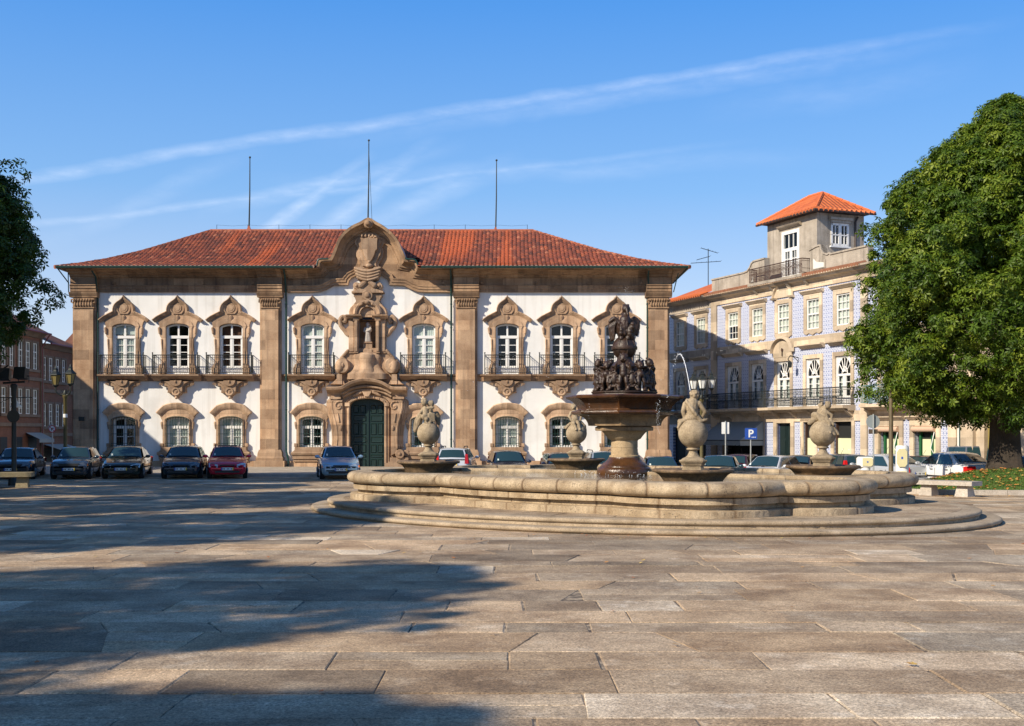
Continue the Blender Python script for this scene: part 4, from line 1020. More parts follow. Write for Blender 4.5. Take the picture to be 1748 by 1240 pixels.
# young at its breast
for (x, y, q) in ((1079,560,.085),(1060,570,.075),(1075,572,.08)):
    mb.capsule(U(x,y+4,-.14), U(x,y,-.2), q, q*.9); mb.sphere(U(x+.5,y-5,-.22), q*.75, 10, 8)
mb.capsule(U(1079,566,-.08), U(1082,584,-.06), .075, .05)
for k in range(22):      # breast feathers
    mb.sphere(U(1066+9*math.sin(k*2.4)*(.5+.5*(k%3)/2), 552+k*.9, -.20), (.045,.05,.06), 7, 5)
blob(mb, 'pelican', M['wetdark'], fount, .0145, .010, 1)
for s in (-1, 1):
    low = 584 if s < 0 else 575
    out = [(8,549),(11,543.5),(16,541),(21,541.5),(25,545),(26.8,551),(27,560),(26,low-12),(24,low-4),(22,low),(20.5,low-3),(19,low-1),(17.5,low-7),(16,low-5),(14.5,low-14),(12,low-14),(10,562)]
    P = [(s*x/64.83, cz(y)) for x, y in smooth_path(out, 2)]
    mb = MB(); mb.prism(P, .0, .10, .03)
    for k in range(7):
        f = k/6; mb.capsule((s*(11+1.0*k)/64.83, -.015, cz(547+1.2*k)), (s*(25.5-1.3*k)/64.83, -.01, cz(low-17+2.2*k-7*(1-f))), .035, .022, 7)
    mb.capsule((s*8/64.83,.02,cz(552)), (s*17/64.83,.0,cz(543.5)), .075, .055); mb.capsule((s*17/64.83,.0,cz(543.5)), (s*25/64.83,.02,cz(549)), .055, .04)
    blob(mb, 'wing', M['wetdark'], fount, .0145, .010, 1)

# ------------------------------------------------------------------ four figures on balls, each rising from its own small bowl
DD = .645
def fstatue(X, Y, label, prims, wet=False, sz=1.0):
    e = empty('fountain_statue', (X, Y, .80), -math.atan2(X, Y), label, 'statue', 'statues standing in the fountain basin')
    zb = EYE-.80
    def rf(t):
        a = t % (math.pi/2); d = abs(a-math.pi/4); return 1.0 if d > R(20) else .965
    k = DD
    mb = MB(); mb.lathe([(k*r, zb+k*z) for r, z in ((1.02,-1.86),(1.05,-1.74),(.98,-1.70),(1.0,-1.60),(1.04,-1.54),(1.07,-1.5),(1.16,-1.40),(1.22,-1.36),(1.27,-1.33),(1.36,-1.31),(1.385,-1.27),(1.375,-1.22),(1.34,-1.20),(1.2,-1.205),(1.1,-1.25),(.2,-1.25))], 96, (0,0,0), rf)
    mb.build('bowl', M['bowlstone'], e, 32)
    mb = MB()
    def blk(r0, z0, r1, z1):
        a, b = k*r0*.93, k*r1*.93; z0, z1 = zb+k*z0, zb+k*z1
        for ang in (R(45), R(0)):
            pass
        c = .30
        def oct_(r): return [(r,-r*(1-c)),(r,r*(1-c)),(r*(1-c),r),(-r*(1-c),r),(-r,r*(1-c)),(-r,-r*(1-c)),(-r*(1-c),-r),(r*(1-c),-r)]
        vs = [(x,y,z0) for x,y in oct_(a)]+[(x,y,z1) for x,y in oct_(b)]
        mb.add(vs, [(i,(i+1)%8,8+(i+1)%8,8+i) for i in range(8)]+[tuple(range(8,16)), tuple(reversed(range(8)))])
    for q in ((.40,-1.26,.37,-1.09),(.40,-1.09,.43,-1.03),(.43,-1.03,.44,-.99),(.47,-.985,.50,-.93),(.50,-.93,.49,-.905),(.44,-.90,.38,-.85),(.38,-.85,.26,-.80)): blk(*q)
    mb.lathe([(k*r, zb+k*z) for r, z in ((.26,-.81),(.19,-.74),(.145,-.65),(.14,-.58),(.17,-.57),(.215,-.555),(.225,-.53),(.215,-.505),(.18,-.49),(.25,-.44))], 28)
    mb.build('pedestal', M['statue'], e, 35)
    mb = MB(); mb.sphere((0,0,zb), k*.5, 40, 26); mb.build('ball', M['statue'], e, 60)
    mb = MB()
    def T(p): return (p[0]*k, p[1]*k, zb+p[2]*k)
    for q in prims:
        if q[0] == 's':
            r = q[2]; r = tuple(x*k for x in r) if isinstance(r, tuple) else r*k
            rot = Matrix.Rotation(R(q[3]), 3, 'Y') if len(q) > 3 else None
            mb.sphere(T(q[1]), r, 16, 10, rot)
        else: mb.capsule(T(q[1]), T(q[2]), q[3]*k, q[4]*k)
    blob(mb, 'figure', M['statue'], e, .012, .007, 2)
    return e
def curls(c, r, n, seed, s=.05):
    rr = random.Random(seed); out = []
    for _ in range(n):
        a = rr.uniform(0, 6.28); p = rr.uniform(-.3, 1.4)
        out.append(('s', (c[0]+r*math.cos(p)*math.cos(a), c[1]+r*math.cos(p)*math.sin(a), c[2]+r*math.sin(p)), s))
    return out
# x right, y away from the camera, z up, unit = ball diameter, origin = ball centre
FRp = [('c',(-.02,.05,.50),(-.03,.03,.80),.22,.19),('c',(-.03,.03,.80),(-.02,.02,1.02),.20,.20),('s',(-.03,.0,.52),(.27,.22,.16)),('c',(-.24,.02,1.0),(.2,.02,1.0),.10,.10),
  ('c',(0,.04,1.05),(.02,.06,1.2),.085,.08),('s',(.04,.05,1.28),(.155,.16,.165)),('s',(.04,.19,1.25),(.09,.06,.1)),
  ('c',(-.27,.02,.99),(-.34,-.02,.74),.09,.075),('c',(-.34,-.02,.74),(-.27,-.04,.46),.075,.06),('c',(.23,.02,.98),(.40,.04,.72),.085,.072),('c',(.40,.04,.72),(.30,.12,.52),.07,.055),
  ('c',(-.16,.12,.52),(-.20,.42,.44),.13,.10),('c',(-.20,.42,.44),(-.2,.5,.1),.09,.07),('c',(.16,.12,.52),(.34,.30,.46),.12,.10),('c',(.34,.3,.46),(.40,.02,.42),.08,.06),('c',(.40,.02,.42),(.46,-.08,.48),.06,.04),
  ('c',(-.22,-.10,1.08),(.02,-.20,.72),.055,.07),('c',(.02,-.2,.72),(.26,-.14,.42),.07,.075),('c',(-.2,.02,1.12),(-.22,-.10,1.06),.06,.06),('c',(-.13,-.14,.98),(.1,-.22,.62),.05,.06),('c',(.22,-.17,.40),(.44,-.12,.46),.07,.045),
  ('c',(-.27,-.08,.44),(-.44,-.06,.40),.08,.09),('c',(-.44,-.06,.40),(-.47,-.06,.12),.09,.055),('c',(-.40,-.14,.36),(-.50,-.1,.20),.05,.05)] + curls((.04,.04,1.30),.14,26,1)
Lp = [('s',(.12,.0,.70),(.19,.17,.27)),('c',(.10,-.06,.62),(.06,-.16,.44),.16,.10),('c',(.12,0,.8),(.07,-.02,1.05),.15,.10),('s',(.10,-.08,1.02),(.09,.1,.09)),
  ('c',(-.12,-.06,.78),(-.13,-.05,1.05),.15,.14),('c',(-.12,-.05,1.1),(-.16,-.06,1.22),.07,.07),('s',(-.18,-.08,1.35),(.14,.14,.155)),('c',(-.02,-.1,1.10),(.2,-.16,1.12),.075,.06),('c',(-.24,-.05,1.08),(-.34,-.12,.9),.07,.06),
  ('c',(-.2,-.08,.74),(-.08,-.2,.62),.12,.10),('c',(-.08,-.2,.62),(-.12,-.18,.44),.08,.06),('s',(-.2,-.15,.72),(.12,.11,.13)),('c',(-.12,-.18,.46),(-.05,-.24,.44),.05,.04),
  ('s',(.06,.0,1.31),(.13,.13,.14)),('s',(.15,-.02,1.30),(.10,.12,.15)),('s',(.06,-.2,.28),(.1,.08,.08))]
Lp += [('s',(-.44,.06,.56),(.17,.07,.38),24),('s',(-.54,.04,.34),(.11,.06,.32),12),('s',(-.32,.04,.78),(.17,.08,.15),20),('s',(.41,.06,.68),(.12,.07,.30),-8),('s',(.34,.05,.84),(.14,.08,.13)),('s',(.44,.04,.50),(.08,.06,.16),-4)]
for k in range(6): Lp.append(('c',(-.30-.035*k,-.02,.80-.05*k),(-.43-.024*k,-.02,.36-.04*k),.03,.022))
for k in range(7): Lp.append(('c',(.02+.04*k,-.17,.86),(.0+.045*k,-.18,.52),.03,.03))
for s in (-1,0,1): Lp.append(('c',(.04,-.34,.36),(.04+.09*s,-.42,.22),.035,.02))
Lp += curls((-.18,-.06,1.38),.125,22,2)
Rp = [('c',(-.02,0,.52),(.04,.0,.80),.17,.15),('c',(.04,0,.8),(.06,-.02,.95),.13,.10),('s',(.19,-.08,1.05),(.125,.13,.13)),('c',(.08,-.05,.96),(.15,-.06,1.0),.08,.07),('s',(-.06,.02,1.04),(.10,.1,.09)),
  ('c',(-.02,0,.94),(-.12,.06,.84),.08,.10),('s',(-.22,.02,.62),(.24,.17,.17),35),('c',(-.3,.0,.55),(-.46,-.02,.42),.13,.10),('s',(-.48,-.02,.38),(.09,.09,.08)),
  ('c',(.10,-.10,.84),(.33,-.16,.68),.065,.055),('c',(.33,-.16,.68),(.30,-.22,.48),.05,.045),('c',(.30,-.22,.48),(.38,-.25,.32),.045,.05),
  ('c',(.04,-.12,.54),(.24,-.24,.40),.12,.09),('c',(.24,-.24,.40),(.22,-.34,.14),.075,.055),('c',(.22,-.34,.14),(.28,-.42,.02),.05,.04),
  ('c',(.10,-.02,.5),(.36,-.08,.30),.10,.07),('c',(.36,-.08,.30),(.52,-.14,.02),.06,.07),('c',(.40,-.18,.22),(.56,-.18,-.04),.05,.05),('c',(.34,-.22,.18),(.44,-.28,-.06),.05,.05),('c',(.26,-.3,.1),(.42,-.30,-.04),.06,.05),
  ('c',(.06,-.13,.86),(.16,-.22,.44),.04,.05),('c',(.10,-.14,.84),(.20,-.25,.42),.04,.05)]
for k in range(6): Rp.append(('c',(-.24+.05*k,-.14,.72-.012*k),(.02+.035*k,-.27,.26+.03*k),.05,.035))
Rp += curls((.19,-.07,1.08),.11,16,3,.04)+curls((-.06,.02,1.07),.09,10,4,.04)
Mp = [('c',(-.06,0,.62),(-.06,0,.88),.18,.15),('c',(-.06,0,.88),(-.08,0,1.02),.15,.14),('s',(-.06,-.1,.66),(.17,.14,.15)),('c',(-.09,0,1.06),(-.12,0,1.14),.07,.07),('s',(-.13,-.03,1.24),(.135,.14,.15)),('s',(-.13,-.16,1.22),.05),
  ('c',(-.24,0,1.0),(-.35,-.06,.80),.075,.065),('c',(-.35,-.06,.80),(-.24,-.18,.62),.06,.05),('c',(.1,0,1.0),(.24,-.04,.84),.075,.06),('c',(.24,-.04,.84),(.2,-.1,.62),.06,.05),
  ('c',(-.14,-.12,.56),(-.12,-.34,.46),.11,.09),('c',(-.12,-.34,.46),(.0,-.46,.18),.075,.06),('c',(.04,-.12,.56),(.1,-.32,.46),.11,.085),('c',(.1,-.32,.46),(.16,-.42,.20),.07,.055),('s',(-.02,-.48,.16),(.07,.08,.05)),('s',(.17,-.45,.18),(.06,.08,.05)),
  ('c',(-.26,.02,.46),(-.42,-.04,.34),.10,.09),('c',(-.42,-.04,.34),(-.56,-.04,.28),.08,.06),('c',(-.36,-.1,.4),(-.5,-.1,.24),.06,.05),('c',(.2,.04,.5),(.38,-.02,.34),.11,.09),('c',(.38,-.02,.34),(.45,-.06,.1),.09,.05),('c',(.34,-.12,.30),(.46,-.1,.2),.06,.04),('s',(0,.05,.48),(.3,.24,.14))]
Mp += curls((-.13,-.02,1.28),.12,18,5)
fstatue(-2.36, 33.1, 'stone cherub hugging a broad-winged bird on a ball near the green door', Lp)
fstatue(1.99, 36.2, 'stone cherub facing forward on a ball, partly behind the dark bowl', Mp)
fstatue(3.95, 25.55, 'stone cherub seen from behind with a sash across its back, on a ball', FRp)
fstatue(7.56, 28.5, 'stone figure leaning over a feathered wing on a ball before the shop windows', Rp)

# ------------------------------------------------------------------ water in the air
t = NT('falling_water'); b = t.bsdf((.92, .95, .98), .15, spec=.8); b.inputs['Alpha'].default_value = .85; M['spray'] = t.mat
rr = random.Random(9)
def jet(p0, p1, top, n=46, r=.012, solid=.0, jitter=.025, name='water_jet', lab=None):
    mb = MB(); p0, p1 = Vector(p0), Vector(p1)
    def at(f):
        p = p0.lerp(p1, f); a = p0.z; c = p1.z; m = top
        k = math.sqrt(max(m-a, .001)); q = math.sqrt(max(m-c, .001)); ff = f*(k+q)-k
        p.z = m-ff*ff; return p
    if solid: mb.tube([at(solid*i/14) for i in range(15)], r, 5, r*.7)
    for k in range(n):
        f = (k+rr.random())/n; g = .3+f
        p = at(f)+Vector((rr.gauss(0,jitter*g), rr.gauss(0,jitter*g), rr.gauss(0,jitter*g))); mb.sphere(p, rr.uniform(.5,1.25)*r, 6, 4)
    o = mb.build(name, M['spray'], None, 60); tag(o, lab, 'water jet', None, 'stuff'); return o
def W(px, py, Y): return ((px-CX)*Y/F, Y, EYE+(HY-py)*Y/F)
jet(W(1178,667,25.5), W(1140,690,27.5), W(0,603,26)[2], 60, .008, .62, lab='arching water jet above the seated cherub with the sash')
jet(W(1012,640,30.2), W(800,668,32.6), W(0,600,31)[2], 40, .007, lab='faint jet of droplets crossing the front of the town hall')
jet(W(1004,618,30.4), W(905,705,33), W(0,610,31)[2], 26, .007, lab='faint jet of droplets left of the dark column')
jet(W(1126,650,30), W(1290,600,29), W(0,595,29)[2], 26, .007, lab='faint jet of droplets near the street lamp lanterns')
mb = MB()
for k in range(70):
    a = rr.uniform(0,6.28); q = abs(rr.gauss(0,.13)); z = rr.uniform(0,1)
    mb.sphere((FC[0]+.03+q*math.cos(a)*(.3+z), FC[1]+q*math.sin(a)*(.3+z), cz(519)+.45*z), rr.uniform(.003,.006), 5, 4)
tag(mb.build('water_jet', M['spray'], None, 60), 'fine spray rising above the crown of the pelican', 'water jet', None, 'stuff')
mb = MB()
for (px, y0, y1, n) in ((1125,682,742,26),(1122,688,735,18),(1005,690,720,6)):
    for k in range(n): 
        p = W(px+rr.gauss(0,1.1), y0+(y1-y0)*k/n, 29.45); mb.sphere(p, rr.uniform(.004,.009), 5, 4)
tag(mb.build('water_drips', M['spray'], None, 60), 'drops falling from the rim of the dark upper bowl', 'water drips', None, 'stuff')
mb = MB()
for k in range(110):
    a = rr.uniform(0,6.28); q = rr.uniform(.78,1.35); mb.sphere((FC[0]+q*math.cos(a), FC[1]+q*math.sin(a), .935+rr.random()**3*.1), rr.uniform(.004,.011), 5, 4)
tag(mb.build('splashes', M['spray'], None, 60), 'white splashes on the water around the column foot', 'splashes', None, 'stuff')
# ------------------------------------------------------------------ tiled house front (local x runs along the front towards the camera, y into the house)
OX, OY = 12.8, 74.0; DX, DY = .38, -.925
def Sx(px, off=0.0):
    ox, oy = OX+.925*off, OY+.38*off; k = (px-CX)/F; return (k*oy-ox)/(DX+.925*k)
def Yat(s, off=0.0): return OY+.38*off+DY*s
def Zat(py, s, off=0.0): return EYE+(HY-py)*Yat(s, off)/F
RZH = math.atan2(DY, DX)
def azulejo(name, c_w=(.60, .63, .72), c_b=(.065, .105, .31)):
    t = NT(name); v = t.obj(); sp = t.n('ShaderNodeSeparateXYZ'); t.l(v, sp.inputs[0]); p = .21
    def wave(o): return t.math('SUBTRACT', t.math('FRACT', t.math('DIVIDE', o, p)), .5)
    a, b = wave(sp.outputs[0]), wave(sp.outputs[2])
    r = t.math('SQRT', t.math('ADD', t.math('MULTIPLY', a, a), t.math('MULTIPLY', b, b)))
    d = t.math('ADD', t.math('ABSOLUTE', a), t.math('ABSOLUTE', b))
    m = t.math('MAXIMUM', t.math('ABSOLUTE', a), t.math('ABSOLUTE', b))
    blue = t.math('MAXIMUM', t.math('LESS_THAN', r, .27), t.math('GREATER_THAN', m, .455))
    blue = t.math('MULTIPLY', blue, t.math('GREATER_THAN', d, .10))
    n = t.noise(v, 1.2, 5); n2 = t.noise(v, 9, 3)
    fac = t.math('MULTIPLY', blue, t.math('ADD', .42, t.math('MULTIPLY', n2, .75)))
    cc = t.mix(t.math('MINIMUM', fac, 1.0), c_w, c_b)
    cc = t.mix(t.math('MULTIPLY', t.ramp(n, [(.5, 0.0), (.75, 1.0)]), .35), cc, (.42, .39, .36))
    t.bsdf(cc, .32, t.bump(t.math('GREATER_THAN', m, .47), .2, .01)); return t.mat
M['azul'] = azulejo('blue_white_glazed_tiles')
M['cream'] = stone('cream_granite_trim', (.46, .375, .275), (.62, .525, .41), 1.0, (1.4, .6), .25, .3, .15, .9, .2, (.8, .78, .72))
M['render'] = stone('weathered_grey_render', (.30, .255, .20), (.47, .41, .335), 1.3, None, .3, .3, .4, .95, .45)
M['paper'] = plain('pale_green_paper', (.60, .62, .40), .9, var=.10, scale=2)
M['dark'] = plain('dark_opening', (.012, .013, .013), .7)
M['awning'] = plain('grey_awning_cloth', (.23, .265, .28), .85, var=.12)
M['greenpaint'] = plain('shopfront_green', (.012, .10, .035), .45)
M['pinkblind'] = plain('rolled_pink_blind', (.56, .38, .27), .8)
M['turq'] = plain('turquoise_iron', (.13, .24, .24), .6, .2, var=.2)
M['ochredoor'] = plain('olive_ochre_door', (.25, .20, .06), .6, var=.2)

def sash(root, s0, s1, z0, z1, blind=.55, dark_bottom=False, rows=4, cols=3, open_gap=0, y=.0):
    w = MB(); b = .07
    w.sweep([(s0,z0),(s0,z1),(s1,z1),(s1,z0)], [(0,y+.12),(0,y+.0),(-b,y+.0),(-b,y+.1)], True)
    w.box(s0+b, s1-b, y+.03, y+.09, (z0+z1)/2-.04, (z0+z1)/2+.04)
    for k in range(1, cols): x = s0+b+(s1-s0-2*b)*k/cols; w.box(x-.016, x+.016, y+.035, y+.075, z0+b, z1-b)
    for k in range(1, rows):
        if k*2 == rows: continue
        z = z0+(z1-z0)*k/rows; w.box(s0+b, s1-b, y+.04, y+.07, z-.016, z+.016)
    o = w.build('window', M['woodwhite'], root, 30)
    p = MB(); p.add([(s0+.03,y+.055,z0+.03),(s1-.03,y+.055,z0+.03),(s1-.03,y+.055,z1-.03),(s0+.03,y+.055,z1-.03)], [(0,1,2,3)]); p.build('pane', M['glass'], o, 0)
    p = MB(); p.add([(s0,y+.5,z0),(s1,y+.5,z0),(s1,y+.5,z1),(s0,y+.5,z1)], [(0,1,2,3)]); p.build('window_recess', M['room'], o, 0)
    zb = z0+(z1-z0)*(0.5 if dark_bottom else .02)
    p = MB(); p.add([(s0+.04,y+.15,zb),(s1-.04,y+.15,zb),(s1-.04,y+.15,z1-.03),(s0+.04,y+.15,z1-.03)], [(0,1,2,3)]); p.build('blind', M['blind'], o, 0)
    return o
def fanlight(root, s0, s1, z0, zs, z1, curtain_=True, y=.03, open_=False):
    w = MB(); b = .08; c = (s0+s1)/2; hw = (s1-s0)/2
    w.sweep([(s0,z0),(s0,z1),(s1,z1),(s1,z0)], [(0,y+.14),(0,y+.0),(-b,y+.0),(-b,y+.1)], False)
    w.box(s0+b, s1-b, y+.01, y+.1, zs-.06, zs+.06); w.box(c-.05, c+.05, y+.02, y+.09, z0, zs)
    for x in (s0+b+.05, c-.11, c+.11, s1-b-.05): w.box(x-.04, x+.04, y+.03, y+.08, z0, zs-.05)
    for z in (z0+.28*(zs-z0), z0+.52*(zs-z0), z0+.76*(zs-z0)): w.box(s0+b, s1-b, y+.04, y+.075, z-.018, z+.018)
    w.box(s0+b, s1-b, y+.035, y+.08, z0, z0+.5)
    r = hw-b-.02; zc = zs+.06
    A = arc(c, zc, r, 0, 180, 14, (z1-b-zc)*1.0)
    # spandrels outside the fan arch
    w.prism([(s1-b+.01, zc)]+A[:8]+[(c, z1-b+.01), (s1-b+.01, z1-b+.01)], y+.03, y+.08); w.prism([(s0+b-.01, z1-b+.01), (c, z1-b+.01)]+A[7:]+[(s0+b-.01, zc)], y+.03, y+.08)
    for a in (36, 63, 90, 117, 144): w.tube([(c+.12*math.cos(R(a)), y+.05, zc+.12*math.sin(R(a))), (c+r*math.cos(R(a)), y+.05, zc+(z1-b-zc)*math.sin(R(a)))], .028, 4)
    w.tube([(x, y+.05, z) for x, z in arc(c, zc, r*.42, 0, 180, 8, (z1-b-zc)*.42)], .026, 4)
    o = w.build('window', M['woodwhite'], root, 30)
    p = MB(); p.add([(s0+.03,y+.059,z0+.03),(s1-.03,y+.059,z0+.03),(s1-.03,y+.059,z1-.03),(s0+.03,y+.059,z1-.03)], [(0,1,2,3)]); p.build('pane', M['glass'], o, 0)
    p = MB(); p.add([(s0,y+.6,z0),(s1,y+.6,z0),(s1,y+.6,z1),(s0,y+.6,z1)], [(0,1,2,3)]); p.build('window_recess', M['room'], o, 0)
    if curtain_:
        m = MB(); n = 30; vs = []
        for i in range(n+1):
            x = s0+.1+(s1-s0-.2)*i/n; f = .02*math.sin(i*1.4)
            for z in (z0+.1, zs): vs.append((x, y+.2+f, z))
        m.add(vs, [(2*i,2*i+2,2*i+3,2*i+1) for i in range(n) if not (open_ and i > n*.55 and i < n*.85)]); m.build('curtain', M['curtain'], o, 60)
    return o
def iron_balcony(root, s0, s1, z0, z1, d, mat, slabmat, name='railing', ends=True, panel=True):
    mb = MB(); mb.extx([(0,z0-.32),(-d*.6,z0-.30),(-d*.7,z0-.2),(-d-.08,z0-.17),(-d-.1,z0-.02),(0,z0)], s0-.08, s1+.08)
    n = max(2, int((s1-s0)/1.6))
    for k in range(n+1):
        x = s0+.1+(s1-s0-.2)*k/n; mb.extx([(0,z0-.7),(-.12,z0-.62),(-d*.8,z0-.3),(0,z0-.3)], x-.1, x+.1)
    b = mb.build('balcony', slabmat, root, 30)
    m = MB(); y = -d
    for z, r in ((z1,.03),(z0+.06,.022),(z0+.3,.014),(z1-.12,.014)): m.tube([(s0,0,z),(s0,y,z),(s1,y,z),(s1,0,z)], r, 5)
    L = s1-s0; n = int(L/.125)
    for k in range(n+1):
        x = s0+L*k/n
        m.tube([(x,y,z0+.05),(x,y,z1)], .0125 if k % 8 else .026, 4, caps=False)
        if k < n and panel:
            xm = x+L/n/2; r = L/n*.42
            for zc in (z0+.18, z0+.42, z1-.24):
                m.tube([(xm+r*math.cos(a*1.05), y, zc+r*1.25*math.sin(a*1.05)) for a in range(7)], .011, 3, caps=False)
            m.tube([(x,y,z0+.3),(xm,y,z0+.55),(x+L/n,y,z0+.3)], .010, 3, caps=False)
    for x in (s0, s1):
        for k in range(1, 6): yy = -d*k/6; m.tube([(x,yy,z0+.05),(x,yy,z1)], .0125, 4, caps=False)
    m.build(name, mat, b, 0); return b
def trim_u(root, s0, s1, z0, z1, g, d, mat, cap=True, sill=True, arch_=False, yf=0.0):
    mb = MB()
    mb.prism([(s0-g,z0),(s0-g,z1+g),(s1+g,z1+g),(s1+g,z0),(s1,z0),(s1,z1),(s0,z1),(s0,z0)], yf-d, yf+.12, .015)
    if cap and not arch_: mb.extx([(yf-.0,z1+g+.02),(yf-.10,z1+g+.03),(yf-.2,z1+g+.12),(yf-.27,z1+g+.17),(yf-.27,z1+g+.22),(yf,z1+g+.24)], s0-g-.14, s1+g+.14)
    if arch_:
        c = (s0+s1)/2; hw = (s1-s0)/2+g
        mb.prism(arc(c, z1+g+.1, hw, 0, 180, 18, hw*.92), yf-d-.02, yf); mb.sweep(arc(c, z1+g+.1, hw+.02, 0, 180, 18, hw*.92), [(-.16,yf-d),(-.14,yf-d-.1),(0,yf-d-.16),(.03,yf-d-.1),(.03,yf)])
        for s in (-1, 1): x0, x1 = sorted((c+s*(hw-.2), c+s*(hw+.22))); mb.extx([(yf,z1+g),(yf-.18,z1+g+.03),(yf-.26,z1+g+.12),(yf,z1+g+.14)], x0, x1)
    if sill:
        c = (s0+s1)/2; w = (s1-s0)/2+g
        mb.prism([(c-w,z0),(c-w,z0-.20),(c-w*.7,z0-.30),(c-w*.4,z0-.22),(c,z0-.34),(c+w*.4,z0-.22),(c+w*.7,z0-.30),(c+w,z0-.20),(c+w,z0)], yf-d, yf+.1, .02)
    return mb.build('window_surround', mat, root, 30)

def tiled_front(root, s0, s1, ztop, opens, zbase=-1.0, mat='azul'):
    mb = MB(); wall_with_holes(mb, s0, s1, zbase, ztop, opens, 0, .3)
    mb.add([(s0,0,zbase),(s0,9,zbase),(s0,9,ztop),(s0,0,ztop)], [(0,1,2,3)]); mb.add([(s1,0,zbase),(s1,9,zbase),(s1,9,ztop),(s1,0,ztop)], [(0,1,2,3)])
    mb.add([(s0,9,zbase),(s1,9,zbase),(s1,9,ztop),(s0,9,ztop)], [(0,1,2,3)])
    mb.add([(s0,.4,ztop-.2),(s1,.4,ztop-.2),(s1,9,ztop-.2),(s0,9,ztop-.2)], [(0,1,2,3)])
    return mb.build('wall', M[mat], root, 0, recalc=False)

# --- main tiled house
A0, A1 = -.3, Sx(1482)
HK = 1.045; HL = (OX*HK, OY*HK, EYE-EYE*HK)
th = empty('tiled_house', HL, RZH, 'three storey house faced in blue and white tiles with a grey roof tower', 'building')
W2 = [(1244,1260.6),(1285,1302.5),(1328,1348),(1378,1399),(1429.5,1450.7)]
sw = [((Sx(a)+Sx(b))/2) for a, b in W2]; hw2 = .56; hw1 = .64
ops = [(c-hw2, c+hw2, 7.76, 9.43) for c in sw] + [(c-hw1, c+hw1, 3.5, 6.12) for c in sw]
doorS = (Sx(1327), Sx(1351)); shops = [(Sx(1372), Sx(1392)), (Sx(1424), Sx(1455))]; awn = (Sx(1236), Sx(1303))
ops += [(doorS[0], doorS[1], -1.0, 2.58)] + [(a, b, -1.0, 2.62) for a, b in shops] + [(awn[0], awn[1], -1.0, 2.5)]
tiled_front(th, A0, A1, 10.35, ops)
mb = MB()
mb.box(A0-.02, A1+.02, -.07, -.003, 10.04, 10.36); mb.extx([(0,10.36),(-.12,10.36),(-.18,10.45),(-.4,10.5),(-.46,10.6),(-.6,10.63),(-.6,10.72),(0,10.74)], A0-.15, A1+.1)
mb.box(A0, A1, -.075, -.003, 6.88, 7.38); mb.box(A0, A1, -.08, -.003, 2.66, 3.2)
mb.box(A0, A0+.62, -.10, -.003, -1, 10.04); 
mb2 = MB(); mb2.box(A0, A1, -.06, -.003, -1, .35); mb2.build('plinth', M['cream'], th)
mb.build('stone_bands', M['cream'], th, 30)
mb = MB(); mb.box(Sx(1471), A1, -.10, -.003, -1, 10.04); mb.build('corner_pilaster', M['cream'], th, 30)
mb = MB(); x = A0-.1
while x < A1+.1: mb.tube([(x,-.62,10.71),(x,-.1,10.86)], .10, 6); x += .22
mb.build('eaves_tiles', M['tiles_new_plain'] if 'tiles_new_plain' in M else plain('weathered_eaves_clay', (.30,.13,.07), .85, var=.5, scale=4), th, 40)
for i, c in enumerate(sw):
    trim_u(th, c-hw2, c+hw2, 7.76, 9.43, .26, .07, M['cream'], True, True, i == 2)
    trim_u(th, c-hw1, c+hw1, 3.5, 6.12, .24, .07, M['cream'], False, False, False)
    if i == 2: 
        m = MB(); hw = hw1+.28; m.prism(arc(c, 6.62, hw, 0, 180, 18, hw*.85)+[(c-hw,6.36),(c+hw,6.36)], -.09, -.003); m.sweep(arc(c, 6.62, hw+.03, 0, 180, 18, hw*.88), [(-.16,-.08),(-.14,-.2),(0,-.3),(.03,-.2),(.03,0)]); m.build('arched_hood', M['cream'], th, 30)
        m = MB(); m.lathe([(.10,0),(.10,.06)], 12, (0,0,0)); m.tube([(0,0,0),(0,0,-.3)], .05, 6)
        m.v = [(c+x, -.10-(.02 if True else 0)-abs(y)*.3, 6.75+z+y*.7) for x, y, z in m.v]; m.build('medallion', M['rust'], th, 30)
    else:
        m = MB(); m.extx([(0,6.7),(-.12,6.7),(-.25,6.82),(-.36,6.86),(-.36,6.93),(0,6.95)], c-hw1-.4, c+hw1+.4); m.build('window_hood', M['rust'] if False else M['cream'], th, 30)
    sash(th, c-hw2, c+hw2, 7.76, 9.43, dark_bottom=(i in (0,)), rows=4)
    fanlight(th, c-hw1, c+hw1, 3.5, 5.12, 6.12, True, .03, i in (4,))
bs0, bs1 = Sx(1226), Sx(1459)
iron_balcony(th, bs0, bs1, 3.5, 4.42, .75, M['iron'], M['cream'])
m = MB(); zc, xc = 6.25, Sx(1364); m.tube([(xc,-.05,zc),(xc,-.6,zc+.1),(xc,-.75,zc-.1),(xc,-.6,zc-.25)], .03, 5); m.tube([(xc,-.05,zc-.2),(xc,-.4,zc+.05)], .02, 5); m.lathe([(.05,.1),(.13,0),(.1,-.25),(.03,-.28)], 6, (xc,-.62,zc-.3)); m.build('wall_lantern', M['iron'], th, 30)
